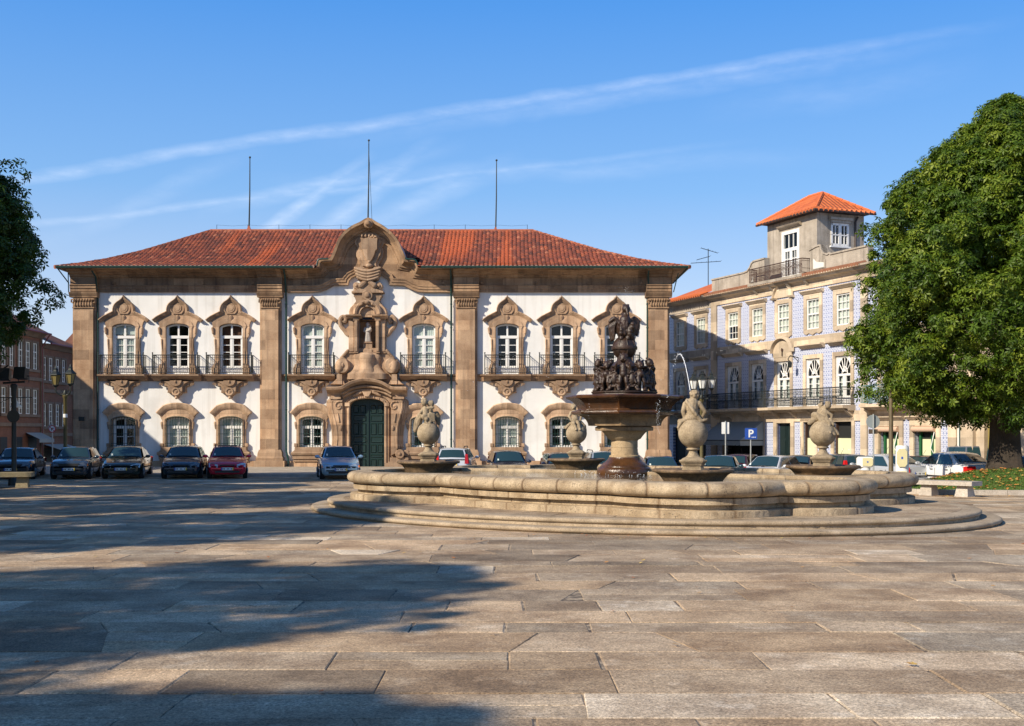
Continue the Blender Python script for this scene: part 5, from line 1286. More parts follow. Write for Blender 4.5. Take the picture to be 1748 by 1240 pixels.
# ground floor: door, papered shop windows, awning
trim_u(th, doorS[0], doorS[1], -1.0, 2.58, .3, .09, M['cream'], False, False)
m = MB(); m.box(doorS[0], doorS[1], .18, .25, -1, 2.58); c = sum(doorS)/2; m.box(c-.03, c+.03, .14, .18, -1, 2.55)
for s in (-1, 1):
    for z0, z1 in ((-.2,.7),(.85,1.6),(1.75,2.4)): x0, x1 = sorted((c+s*.12, c+s*((doorS[1]-doorS[0])/2-.1))); m.box(x0, x1, .15, .18, z0, z1)
m.build('door', plain('black_green_door', (.010,.022,.022), .4), th)
for a, b in shops:
    trim_u(th, a, b, -1.0, 2.62, .22, .08, M['cream'], False, False)
    m = MB(); m.box(a, b, .26, .3, 1.74, 2.62); m.build('shop_window', M['dark'], th)
    m = MB(); m.box(a, b, .2, .24, -1, 1.74); q = m.build('papered_pane', M['paper'], th)
    m = MB()
    for k in range(3):
        for j in range(2): m.box(a+(b-a)*(.3+.35*j)-.03, a+(b-a)*(.3+.35*j)+.03, .19, .2, (.3+.4*k), (.36+.4*k))
    m.box(b-.35, b-.12, .19, .2, .9, 1.25); m.build('notices', M['blind'], q)
    m = MB(); m.box(a+.01, a+.08, .1, .3, -1, 2.6); m.box(b-.08, b-.01, .1, .3, -1, 2.6); m.build('shop_frame', M['rust'], th)
m = MB(); m.box(awn[0], awn[1], .6, .65, -1, 2.5); m.build('shop_window', M['dark'], th)
trim_u(th, awn[0], awn[1], -1.0, 2.5, .15, .05, M['cream'], False, False)
a0, a1 = Sx(1231), Sx(1305); zt_, zb_, d = 2.72, 1.58, 1.7
m = MB(); n = 24
for k in range(n):
    f0, f1 = k/n, (k+1)/n; x0, x1 = a0+(a1-a0)*f0, a0+(a1-a0)*f1
    m.add([(x0,-.06,zt_),(x1,-.06,zt_),(x1,-d,zb_),(x0,-d,zb_),(x0,-d-.02,zb_-.3),(x1,-d-.02,zb_-.3+.03*(k%2))], [(0,1,2,3),(3,2,5,4)])
m.add([(a0,-.06,zt_),(a0,-d,zb_),(a0,-d,zb_-.3),(a0,-.06,zb_-.3)], [(0,1,2,3)]); m.add([(a1,-.06,zt_),(a1,-d,zb_),(a1,-d,zb_-.3),(a1,-.06,zb_-.3)], [(0,1,2,3)])
aw = m.build('awning', M['awning'], th, 0, recalc=False)
m = MB(); m.tube([(a0,-.1,zb_),(a0,-d,zb_),(a1,-d,zb_),(a1,-.1,zb_)], .03, 5); m.build('awning_frame', M['iron'], aw)
# parapet with scrolled ends and the roof balcony between them
L_ = [(A0,10.7),(A0,11.77),(3.3,11.77),(3.7,11.82),(3.95,12.0),(4.1,12.22),(4.35,12.32),(5.45,12.34),(5.45,10.7)]
Rr = [(9.75,10.7),(9.75,12.2),(10.4,12.33),(10.8,12.33),(10.85,12.1),(11.05,11.85),(11.35,11.75),(11.6,11.8),(11.65,11.73),(A1,11.73),(A1,10.7)]
for P in (L_, Rr):
    mb = MB(); mb.prism(P, -.02, .35); mb.sweep(P[1:-1], [(0,.38),(0,-.08),(-.09,-.08),(-.1,-.02)])
    if P is L_: mb.build('parapet', M['render'], th, 30)
mb.prism([(10.1,11.0),(10.1,11.75),(10.4,11.5),(11.2,11.45),(11.2,11.0)], -.05, -.03); mb.build('parapet', M['render'], th, 30)
m = MB(); m.prism([(10.16,11.05),(10.16,11.62),(10.45,11.4),(11.1,11.3),(11.1,11.05)], -.07, -.05); m.build('parapet_opening', M['curtain'], th); m = MB(); m.prism([(4.05,11.0),(4.35,11.0),(4.35,11.45),(4.2,11.2)], -.04, -.02); m.build('parapet_opening', M['curtain'], th)
iron_balcony(th, 4.7, 9.8, 10.85, 11.68, .55, M['rust'], M['render'], 'roof_railing')
# tower
to = 1.5; t0, t1 = Sx(1310, to), Sx(1394.6, to); td = 3.3; tz = 14.6
mb = MB(); wall_with_holes(mb, t0, t1, 10.4, tz, [(5.06,6.79,10.8,13.97)], to, .25)
mb.add([(t0,to,10.4),(t0,to+td,10.4),(t0,to+td,tz),(t0,to,tz)], [(0,1,2,3)]); mb.add([(t0,to+td,10.4),(t1,to+td,10.4),(t1,to+td,tz),(t0,to+td,tz)], [(0,1,2,3)])
b = [(to,to+td,10.4,tz)]; ys = [to,to+.95,to+2.2,to+td]; zs = [10.4,12.75,14.07,tz]
for i in range(3):
    for j in range(3):
        if (i, j) != (1, 1): mb.add([(t1,ys[i],zs[j]),(t1,ys[i+1],zs[j]),(t1,ys[i+1],zs[j+1]),(t1,ys[i],zs[j+1])], [(0,1,2,3)])
tw = mb.build('tower', M['render'], th, 0, recalc=False)
mb = MB(); e = .45; p0 = (t0-e,to-e,14.72); p1 = (t1+e,to-e,14.72); p2 = (t1+e,to+td+e,14.72); p3 = (t0-e,to+td+e,14.72)
ra, rb = ((t0+t1)/2-.55, to+td/2, 16.15), ((t0+t1)/2+.75, to+td/2, 16.15)
V = []; Fc = []; UV = []
for poly in ((p0,p1,rb,ra),(p1,p2,rb),(p2,p3,ra,rb),(p3,p0,ra)):
    n = len(V); V += poly; Fc.append(tuple(range(n, n+len(poly)))); a, b = Vector(poly[0]), Vector(poly[1]); u = (b-a).normalized(); nn = u.cross(Vector(poly[2])-a).normalized(); v_ = nn.cross(u)
    UV += [((Vector(p)-a).dot(u), (Vector(p)-a).dot(v_)) for p in poly]
me = bpy.data.meshes.new('tower_roof'); me.from_pydata(V, [], Fc); uv = me.uv_layers.new(name='UVMap'); uv.data.foreach_set('uv', [q for p in UV for q in p]); me.update()
trf = link_mesh('roof', me, M['tiles_new'], tw)
mb = MB(); clay = plain('bright_ridge_clay', (.60,.15,.045), .8, var=.25, scale=3)
for a, b in ((p0,ra),(p1,rb),(p2,rb),(p3,ra),(ra,rb)):
    a, b = Vector(a), Vector(b); n = max(3, int((b-a).length/.4))
    for k in range(n): mb.tube([a.lerp(b,k/n), a.lerp(b,(k+1.05)/n)], .12, 6, .10)
for a, b in ((p0,p1),(p1,p2)):
    a, b = Vector(a), Vector(b); n = int((b-a).length/.3)
    for k in range(n):
        q = a.lerp(b,(k+.5)/n); inn_ = (Vector(((t0+t1)/2, to+td/2, 15.6))-q).normalized(); mb.tube([q-inn_*.1, q+inn_*.3], .12, 6)
mb.build('ridge_tiles', clay, tw, 40)
mb = MB(); mb.add([p0,p1,p2,p3,(t0,to,tz),(t1,to,tz),(t1,to+td,tz),(t0,to+td,tz)], [(0,1,5,4),(1,2,6,5),(2,3,7,6),(3,0,4,7)])
mb.tube([(p0[0],p0[1]-.05,14.66),(p1[0]+.05,p1[1]-.05,14.66),(p2[0]+.05,p2[1],14.66)], .07, 6); mb.tube([(t1+.1,to+td-.5,14.5),(t1+.06,to+td-.65,14.2),(t1+.06,to+td-.65,11)], .06, 6)
mb.build('gutter', plain('dark_gutter', (.05,.035,.03), .6), tw, 30)
fan = MB(); fan.box(t0-.01,t1+.02,to-.06,to-.0,14.2,14.6) if False else None
m = MB(); m.extx([(to,14.1),(to-.1,14.12),(to-.26,14.24),(to-.3,14.3),(to,14.34)], 4.85, 7.0); m.build('window_hood', M['cream'], tw)
w = MB(); z0, z1 = 10.8, 13.97; s0, s1 = 5.06, 6.79; y = to
w.sweep([(s0,z0),(s0,z1),(s1,z1),(s1,z0)], [(0,y+.1),(0,y-.04),(-.2,y-.04),(-.2,y+.1)]); w.box(s0+.2,s1-.2,y-.01,y+.1,12.75,12.95); c=(s0+s1)/2; w.box(c-.12,c+.12,y,y+.09,z0,12.8)
for x in (s0+.25,s1-.25): w.box(x-.06,x+.06,y,y+.09,z0,12.8)
for x in (c-.22,c+.22): w.box(x-.025,x+.025,y+.01,y+.08,12.9,z1-.15)
for x in (c-.36,c+.36): w.box(x-.02,x+.02,y+.01,y+.08,z0,12.8)
for z in (11.3,11.8,12.3): w.box(s0+.2,s1-.2,y+.01,y+.08,z-.025,z+.025)
o = w.build('window', M['woodwhite'], tw, 30)
p = MB(); p.add([(s0+.1,y+.055,z0),(s1-.1,y+.055,z0),(s1-.1,y+.055,z1-.1),(s0+.1,y+.055,z1-.1)], [(0,1,2,3)]); p.build('pane', M['glass'], o, 0); p = MB(); p.box(s0-.3,s1+.3,y+.9,y+.95,z0,z1); p.build('window_recess', M['room'], o, 0)
w = MB(); y0, y1, z0, z1 = to+.95, to+2.2, 12.75, 14.07; X = t1
for (a, b, c, d) in ((y0,y0+.13,z0,z1),(y1-.13,y1,z0,z1),((y0+y1)/2-.1,(y0+y1)/2+.1,z0,z1),(y0,y1,z0,z0+.14),(y0,y1,z1-.13,z1),(y0,y1,13.36,13.42),(y0+.3,y0+.34,z0,z1),(y1-.34,y1-.3,z0,z1)): w.box(X-.08, X+.05, a, b, c, d)
w.box(X-.02, X+.14, y0-.08, y1+.08, z0-.09, z0-.002)
o = w.build('window', M['woodwhite'], tw, 30); p = MB(); p.add([(X-.045,y0,z0),(X-.045,y1,z0),(X-.045,y1,z1),(X-.045,y0,z1)], [(0,1,2,3)]); p.build('pane', M['glass'], o, 0); p = MB(); p.box(X-.9,X-.85,y0-.3,y1+.3,z0,z1); p.build('window_recess', M['room'], o, 0)
m = MB(); m.box(X+.003, X+.25, y0-.15, y1+.15, z1+.17, z1+.30); m.box(X+.003, X+.15, y0-.05, y1+.05, z1+.02, z1+.165); m.build('window_hood', M['render'], tw)
# glazed rooflight beyond the tower
m = MB(); g0 = t1+1.4; m.box(g0-.1, g0+2.8, to+td+2.0, to+td+5, 11.0, 13.2); m.build('rooflight_base', M['render'], th)
m = MB(); m.extx([(to+td+2.0,13.2),(to+td+2.0,13.5),(to+td+3.4,14.5),(to+td+5,13.5),(to+td+5,13.2)], g0-.1, g0+2.8); m.build('rooflight', plain('grey_glazing', (.22,.24,.26), .25), th, 0)

# --- narrow tiled house with a plain tiled roof at the far end
B0 = Sx(1136); B1 = A0-.004
M['tiles_old'] = roof_tiles('aged_street_tiles', (.16, .05, .028), (.10, .035, .022), (.26, .08, .035))
nh = empty('narrow_tiled_house', HL, RZH, 'narrow blue tiled house with plain red tiled roof squeezed beside the town hall corner', 'building')
N2 = [(1155,1168.7),(1190,1204.5)]; sn = [((Sx(a)+Sx(b))/2) for a, b in N2]
ops = [(c-hw2, c+hw2, 7.76, 9.43) for c in sn] + [(c-hw1, c+hw1, 3.5, 6.12) for c in sn] + [(Sx(1149), Sx(1170), -1, 2.4), (Sx(1185), Sx(1205), -1, 2.4)]
tiled_front(nh, B0, B1, 10.2, ops)
mb = MB(); mb.box(B0,B1-.02,-.05,-.003,9.98,10.5); mb.extx([(0,10.5),(-.3,10.55),(-.75,10.66),(-.75,10.74),(0,10.7)], B0, B1-.02); mb.build('cornice', M['render'], nh, 30); mb = MB(); mb.box(B0,B1-.02,-.075,-.003,6.88,7.38); mb.build('stone_band', M['render'], nh, 30); mb = MB(); mb.box(B0,B1-.02,-.08,-.003,2.6,3.2)
mb2 = MB(); mb2.box(Sx(1171),Sx(1184),-.05,-.003,-1,2.598); mb2.build('shop_pier', M['render'], nh)
mb.build('stone_bands', M['render'], nh, 30)
for c in sn:
    trim_u(nh, c-hw2, c+hw2, 7.76, 9.43, .24, .07, M['cream']); trim_u(nh, c-hw1, c+hw1, 3.5, 6.12, .22, .07, M['cream'], False, False)
    m = MB(); m.extx([(0,6.7),(-.12,6.7),(-.25,6.82),(-.36,6.86),(-.36,6.93),(0,6.95)], c-hw1-.4, c+hw1+.4); m.build('window_hood', M['cream'], nh, 30)
    sash(nh, c-hw2, c+hw2, 7.76, 9.43, rows=4); fanlight(nh, c-hw1, c+hw1, 3.5, 5.12, 6.12)
iron_balcony(nh, B0+.3, B1-.4, 3.5, 4.42, .6, M['iron'], M['cream'])
m = MB()
for a, b in ((1149,1170),(1185,1205)): m.box(Sx(a), Sx(b), .2, .25, -1, 2.4)
m.build('shop_window', M['dark'], nh)
V = [(B0,-.8,10.72),(B1-.03,-.8,10.72),(B1-.03,4.2,12.55),(B0,4.2,12.55),(B1-.03,9.2,10.72),(B0,9.2,10.72)]
me = bpy.data.meshes.new('roof'); me.from_pydata(V, [], [(0,1,2,3),(3,2,4,5)]); uv = me.uv_layers.new(name='UVMap'); L = B1-B0; q = math.hypot(5,1.83)
uv.data.foreach_set('uv', [c for p in ((0,0),(L,0),(L,q),(0,q),(0,q),(L,q),(L,0),(0,0)) for c in p]); me.update(); link_mesh('roof', me, M['tiles_new'], nh)
mb = MB(); x = B0+.1
while x < B1-.1: mb.tube([(x,-.9,10.74),(x,-.3,10.96)], .11, 6); x += .27
mb.build('eaves_tiles', clay, nh, 40)
# aerial on its roof
ax = Sx(1209, 4.0); a_ = MB(); ox, oy = OX+DX*ax+.925*4.0, OY+DY*ax+.38*4.0; sc = F/oy
ant = empty('tv_aerial', (ox*HK, oy*HK, EYE+(12.4-EYE)*HK), 0, 'thin metal television aerial on the bright red roof left of the grey tower', 'aerial')
m = MB(); H_ = EYE+(740-425)/sc-12.4; m.tube([(0,0,-.2),(0,0,H_)], .03, 5); m.build('mast', M['iron'], ant)
m = MB()
for z, l0, l1, dz in ((H_-.05,-.5,.7,-.22),(H_-.6,-.8,.15,.3),(H_-.95,-1.2,.9,.1)):
    m.tube([(l0,0,z+.1 if dz<0 else z-dz*.6),(l1,.2,z+dz if dz<0 else z+.1)], .02, 4)
    for k in range(7):
        f = k/6; x = l0+(l1-l0)*f; zz = (z+.1+(dz-.1)*f) if dz<0 else (z-dz*.6+(.1+dz*.6)*f); m.tube([(x,-.22,zz),(x,.22,zz)], .012, 3)
m.build('dipoles', M['iron'], ant)

# --- house with the turquoise balcony, mostly behind the tree, and the stone house with the ochre door
C0, C1 = A1+.004, Sx(1620)
bh = empty('balcony_house', HL, RZH, 'tiled house with turquoise balcony and green framed papered shop doors behind the tree', 'building')
sh = [(Sx(1501), Sx(1536)), (Sx(1561), Sx(1599))]
ops = [(a, b, -1, 2.35) for a, b in sh]; up = [sum(p)/2 for p in sh]
ops += [(c-hw1, c+hw1, 3.5, 6.12) for c in up] + [(c-hw2, c+hw2, 7.76, 9.43) for c in up]
tiled_front(bh, C0, C1, 10.35, ops)
mb = MB(); mb.box(C0,C1,-.07,-.003,10.04,10.36); mb.extx([(0,10.36),(-.3,10.45),(-.6,10.63),(-.6,10.72),(0,10.74)], C0, C1); mb.build('cornice', M['cream'], bh, 30); mb = MB(); mb.box(C0,C1,-.075,-.003,6.88,7.38); mb.build('stone_band', M['cream'], bh, 30); mb = MB(); mb.box(C0,C1,-.08,-.003,2.75,3.2); mb2 = MB(); mb2.box(C0,C1,-.05,-.003,-1,.1); mb2.build('plinth', M['cream'], bh)
mb.build('stone_bands', M['cream'], bh, 30)
for c in up:
    trim_u(bh, c-hw2, c+hw2, 7.76, 9.43, .24, .07, M['cream']); trim_u(bh, c-hw1, c+hw1, 3.5, 6.12, .22, .07, M['cream']); sash(bh, c-hw2, c+hw2, 7.76, 9.43); fanlight(bh, c-hw1, c+hw1, 3.5, 5.12, 6.12)
iron_balcony(bh, C0+.3, C1-.3, 3.5, 4.42, .7, M['turq'], M['cream'])
for a, b in sh:
    trim_u(bh, a, b, -1, 2.35, .28, .08, M['cream'], True, False)
    m = MB(); m.box(a,b,.24,.28,1.6,2.35); m.build('shop_window', M['dark'], bh)
    m = MB(); c = a+(b-a)*.24; m.box(c,b-.05,.18,.22,-1,1.72); m.build('papered_pane', M['paper'], bh)
    m = MB()
    for x in (a+(b-a)*.12, a+(b-a)*.66): m.box(x,x+.13,.12,.24,-1,2.3)
    m.build('shop_frame', M['greenpaint'], bh)
    m = MB(); m.tube([(a,-.1,2.2),(b,-.1,2.2)], .14, 10); m.box(a,b,-.05,.1,2.1,2.34); m.build('rolled_blind', M['pinkblind'], bh)
    m = MB(); m.tube([(b-.05,-.08,2.15),(b-.02,-.35,1.3),(b,-.08,.9)], .025, 4); m.build('blind_arm', M['woodwhite'], bh)
D0, D1 = C1+.004, Sx(1790)
sh_ = empty('stone_house', HL, RZH, 'cream stone house with a tall olive ochre door behind the tree trunk', 'building')
for q_ in (th, nh, bh, sh_): q_.scale = (HK,)*3
ant.scale = (HK,)*3
dd = (Sx(1680), Sx(1738))
tiled_front(sh_, D0, D1, 9.6, [(dd[0], dd[1], -1, 3.4)], mat='cream')
mb = MB()
for a, b, d in ((1620,1634,.08),(1645,1666,.2),(1741,1760,.2)): mb.box(Sx(a), Sx(b), -d, -.003, -1, 9.2); mb.box(Sx(a)-.06, Sx(b)+.06, -d-.08, -.003, -1, .75)
mb.box(D0,D1,-.25,-.003,4.3,4.8); mb.extx([(0,9.2),(-.3,9.3),(-.5,9.6),(0,9.7)], D0, D1); mb.build('pilasters', M['cream'], sh_, 30)
m = MB(); m.box(Sx(1635), Sx(1641), -.03, -.003, -1, 9.2); m.build('white_strip', M['white'], sh_)
m = MB(); m.tube([(Sx(1643.5),-.15,9),(Sx(1643.5),-.15,.0)], .06, 6); m.build('drainpipe', M['green'], sh_)
m = MB(); m.box(dd[0], dd[1], .22, .3, -1, 3.4); c = sum(dd)/2; m.box(c-.05,c+.05,.17,.22,-1,3.4)
for s in (-1, 1):
    for z0, z1 in ((-.4,.6),(.8,2.0),(2.15,3.2)): x0, x1 = sorted((c+s*.2, c+s*((dd[1]-dd[0])/2-.2))); m.box(x0,x1,.18,.22,z0,z1)
m.build('door', M['ochredoor'], sh_)

# ------------------------------------------------------------------ brown tile-hung houses in the side street on the left (front faces the street)
LX = -34.0
def Ly(px): return LX*F/(px-CX)
t = NT('brown_tile_hanging'); v = t.obj(); sp = t.n('ShaderNodeSeparateXYZ'); t.l(v, sp.inputs[0])
ln = t.math('FRACT', t.math('DIVIDE', sp.outputs[2], .16)); f = t.noise(v, 1.4, 5); cl = t.noise(t.scaled(v, (2.2, 2.2, 6.0)), 1.5, 4)
cc = t.mix(t.ramp(f, [(.3, 0.0), (.7, 1.0)]), (.125, .046, .022), (.205, .080, .040)); cc = t.mix(t.ramp(cl, [(.5, 0.0), (.75, .6)]), cc, (.07, .034, .022)); cc = t.mix(t.ramp(ln, [(0.0, .6), (.2, 0.0)]), cc, (.08, .035, .02))
t.bsdf(cc, .75, t.bump(ln, .5, .03)); M['browntile'] = t.mat
M['browntrim'] = stone('brown_stone_trim', (.13, .088, .062), (.20, .145, .105), 1.5, None, .25, .3)
M['maroon'] = plain('maroon_window_paint', (.16, .035, .04), .5)
M['redblind'] = plain('red_blind', (.50, .09, .05), .85, var=.2)
def side_house(name, x0, x1, eave, rows, label, ridge=3.0, floors=(3.0,)):
    e = empty(name, (LX, 0, 0), R(90), label, 'building')
    hs = [(a, b, z0, z1) for (cells, z0, z1, k) in rows for a, b in cells]
    mb = MB(); wall_with_holes(mb, x0, x1, -.8, eave, hs, 0, .2)
    mb.add([(x1,0,-.8),(x1,10,-.8),(x1,10,eave),(x1,0,eave)], [(0,1,2,3)]); mb.add([(x0,0,-.8),(x0,10,-.8),(x0,10,eave),(x0,0,eave)], [(0,1,2,3)])
    mb.add([(x0,10,-.8),(x1,10,-.8),(x1,10,eave),(x0,10,eave)], [(0,1,2,3)])
    mb.build('wall', M['browntile'], e, 0, recalc=False)
    mb = MB()
    for z in floors: mb.box(x0, x1, -.12, -.003, z-.12, z+.12)
    mb.extx([(0,eave-.35),(-.12,eave-.33),(-.3,eave-.1),(-.5,eave),(0,eave+.02)], x0, x1)
    for x in (x0, x1-.25): mb.box(x, x+.25, -.08, -.003, -.8, eave-.35)
    mb.build('stone_bands', M['browntrim'], e, 30)
    for cells, z0, z1, k in rows:
        for a, b in cells:
            mb = MB(); mb.prism([(a-.14,z0-.1),(a-.14,z1+.14),(b+.14,z1+.14),(b+.14,z0-.1),(b,z0-.1),(b,z1),(a,z1),(a,z0-.1)], -.06, .1); mb.box(a-.2,b+.2,-.14,.05,z0-.2,z0-.005); mb.build('window_surround', M['browntrim'], e)
            mb = MB(); w = .06; mb.sweep([(a,z0),(a,z1),(b,z1),(b,z0)], [(0,.12),(0,.03),(-w,.03),(-w,.1)], True); c = (a+b)/2; mb.box(c-.035,c+.035,.04,.1,z0,z1); zz = z0+(z1-z0)*.66; mb.box(a,b,.04,.1,zz-.035,zz+.035)
            for q in (.22,.44): mb.box(a,b,.05,.08,z0+(z1-z0)*q-.015,z0+(z1-z0)*q+.015)
            o = mb.build('window', M['woodwhite'], e, 30)
            p = MB(); p.add([(a+.02,.075,z0),(b-.02,.075,z0),(b-.02,.075,z1),(a+.02,.075,z1)], [(0,1,2,3)]); p.build('pane', M['glass'], o, 0)
            p = MB(); p.add([(a,.2,z0),(b,.2,z0),(b,.2,z1),(a,.2,z1)], [(0,1,2,3)]); p.build('blind', M[k], o, 0)
    V = [(x0-.1,-.65,eave+.02),(x1+.1,-.65,eave+.02),(x1+.1,5,eave+ridge),(x0-.1,5,eave+ridge),(x1+.1,10.5,eave),(x0-.1,10.5,eave)]
    me = bpy.data.meshes.new('roof'); me.from_pydata(V, [], [(0,1,2,3),(3,2,4,5)]); uv = me.uv_layers.new(name='UVMap'); L = x1-x0; q = math.hypot(5.6, ridge)
    uv.data.foreach_set('uv', [c for p in ((0,0),(L,0),(L,q),(0,q),(0,q),(L,q),(L,0),(0,0)) for c in p]); me.update(); r = link_mesh('roof', me, M['tiles_old'], e)
    m = MB(); m.tube([(x0,-.7,eave+.0),(x1,-.7,eave+.0)], .07, 6); m.tube([(x1-.1,-.68,eave),(x1-.1,-.1,eave-.9),(x1-.1,-.1,0)], .05, 6); m.build('gutter', M['maroon'], e)
    return e
def cells(pxs): return [(Ly(a), Ly(b)) for a, b in pxs]
y0 = Ly(71)
e1 = side_house('brown_house', Ly(-60), y0-.01, 9.15,
  [(cells([(1,10),(15,23),(30,38.7),(42.6,51.5),(55.3,63.8)]), 6.55, 8.42, 'curtain'), (cells([(1,10),(15,23),(30,38.7),(42.6,51.5),(55.3,63.8)]), 3.35, 5.1, 'curtain')],
  'brown tile-hung house with white sash windows behind the floodlight mast', 3.0, (2.6, 5.85))
m = MB()
for a, b in ((0,12),(28,38),(48,62)): m.box(Ly(a), Ly(b), .0-.02, .1, -.5, 1.75)
m.build('shopfront', M['dark'], e1)
m = MB(); a, b = Ly(43), Ly(69); m.add([(a,-.05,2.05),(b,-.05,2.05),(b,-1.0,1.6),(a,-1.0,1.6),(b,-1.0,1.35),(a,-1.0,1.35)], [(0,1,2,3),(3,2,4,5)]); m.build('awning', M['awning'], e1, 0)
e2 = side_house('brown_house', y0+.01, Ly(126), 8.5,
  [(cells([(71.8,79),(82.3,90),(94,101.3),(105,111.5)]), 5.86, 7.55, 'redblind'), (cells([(71.8,79),(82.3,90),(94,101.3),(105,111.5)]), 2.52, 4.17, 'curtain')],
  'lower brown tile-hung house with red blinds between the street lamp and the mast', 2.6, (1.9, 5.1))
m = MB(); a, b = Ly(74), Ly(112); m.add([(a,-.05,1.2),(b,-.05,1.2),(b,-1.4,.75),(a,-1.4,.75),(b,-1.4,.4),(a,-1.4,.4)], [(0,1,2,3),(3,2,4,5)]); m.build('awning', M['awning'], e2, 0)
m = MB(); m.box(a, b, -.02, .1, -.6, .9); m.build('shopfront', M['dark'], e2)
# white house closing the street
wx = (110-CX)*106/F
wh = empty('white_house', (wx, 106, 0), 0, 'narrow white house with an arched balcony door seen in the gap beside the town hall', 'building')
mb = MB(); mb.box(0, 7, 0, 8, -.5, 9.6); mb.build('wall', M['white'], wh, 0)
mb = MB(); mb.box(-.15,7.1,-.2,-.004,9.5,9.9); mb.box(0,7,-.08,-.004,3.9,4.2); mb.box(0,7,-.08,-.004,6.2,6.45); mb.box(0,1.9,-.05,-.004,-.4,1.3); mb.build('stone_bands', M['browntrim'], wh)
mb = MB(); c = .92; mb.prism([(c-.62,.6),(c-.62,3.0)]+arc(c,3.0,.62,180,0,10)+[(c+.62,.6)], -.08, -.005); f_ = mb.build('door', M['woodwhite'], wh)
mb = MB()
for s in (-1,1):
    for z0,z1 in ((.75,1.2),(1.35,1.9),(2.0,2.8)): x0,x1 = sorted((c+s*.06,c+s*.5)); mb.box(x0,x1,-.1,-.085,z0,z1)
mb.prism([(x,z) for x,z in arc(c,3.05,.5,180,0,10)], -.1, -.085); mb.build('pane', M['dark'], f_)
mb = MB(); mb.box(c-.62,c+.62,-.08,-.005,6.6,8.4); w_ = mb.build('window', M['woodwhite'], wh); mb = MB(); mb.box(c-.5,c-.05,-.1,-.085,6.7,8.3); mb.box(c+.05,c+.5,-.1,-.085,6.7,8.3); mb.build('pane', M['dark'], w_)
mb = MB(); mb.extx([(-.3,9.9),(3,11.5),(8.2,9.9)], -.2, 7.2); mb.build('roof', M['browntile'], wh, 0)
# house on the west side of the plaza, out of the picture, whose shade reaches the parked cars
wb = empty('corner_house', (LX, 0, 0), R(90), 'tall brown corner house beyond the left edge, shading the parked cars', 'building')
mb = MB(); mb.box(30, 62, 0, 10, -.5, 12.6); mb.build('wall', M['browntile'], wb, 0)
mb = MB(); mb.extx([(-.6,12.6),(5,14.2),(10.6,12.6)], 29.6, 62.4); mb.build('roof', M['browntile'], wb, 0)
mb = MB()
for i in range(11):
    for z in (1.2,4.4,7.6): mb.box(31.5+2.8*i, 32.5+2.8*i, -.05, -.003, z, z+1.9)
mb.build('window', M['dark'], wb)
# ------------------------------------------------------------------ parked cars (local: front faces -y, z up, origin on the ground under the centre)
t = NT('car_glass'); lw = t.n('ShaderNodeLayerWeight'); lw.inputs['Blend'].default_value = .3
b = t.bsdf((.018, .042, .048), .04, spec=.7); M['carglass'] = t.mat
M['tyre'] = plain('tyre_rubber', (.016, .016, .017), .85)
M['rim'] = plain('alloy_rim', (.42, .43, .44), .35, .7)
M['trimblack'] = plain('black_plastic', (.018, .019, .02), .6)
M['lamp'] = plain('clear_headlamp', (.55, .60, .62), .08, .3, spec=.8)
M['lampdark'] = plain('smoked_headlamp', (.16, .18, .2), .08, .3)
M['tail'] = plain('red_tail_lamp', (.50, .012, .012), .18)
M['orange'] = plain('orange_indicator', (.75, .20, .02), .25)
M['plate'] = plain('white_number_plate', (.68, .70, .70), .5); M['plateblue'] = plain('blue_plate_band', (.03, .08, .42), .5); M['plateyel'] = plain('yellow_plate_band', (.75, .52, .03), .5)
M['seat'] = plain('car_interior', (.03, .03, .032), .9)
M['sticker'] = plain('windscreen_sticker', (.6, .66, .62), .6)
SHAPES = {
 # L, W, H, belt, windscreen base/top, rear top/base (fractions), hood front height, roof half width, boot height
 'hatch':  (4.05, 1.70, 1.43, .93, .25, .43, .86, .965, .70, .60, None),
 'sedan':  (4.40, 1.71, 1.41, .92, .26, .42, .70, .84, .68, .58, .98),
 'boxy':   (4.20, 1.64, 1.40, .90, .30, .42, .84, .965, .76, .60, None),
 'coupe':  (4.70, 1.74, 1.36, .88, .32, .45, .70, .84, .74, .57, .93),
 'estate': (4.40, 1.70, 1.46, .93, .25, .41, .93, .985, .70, .61, None),
 'mpv':    (4.25, 1.72, 1.60, 1.0, .18, .38, .93, .985, .80, .62, None),
 'van':    (4.90, 1.90, 1.90, 1.1, .17, .33, .97, .99, .95, .72, None),
}
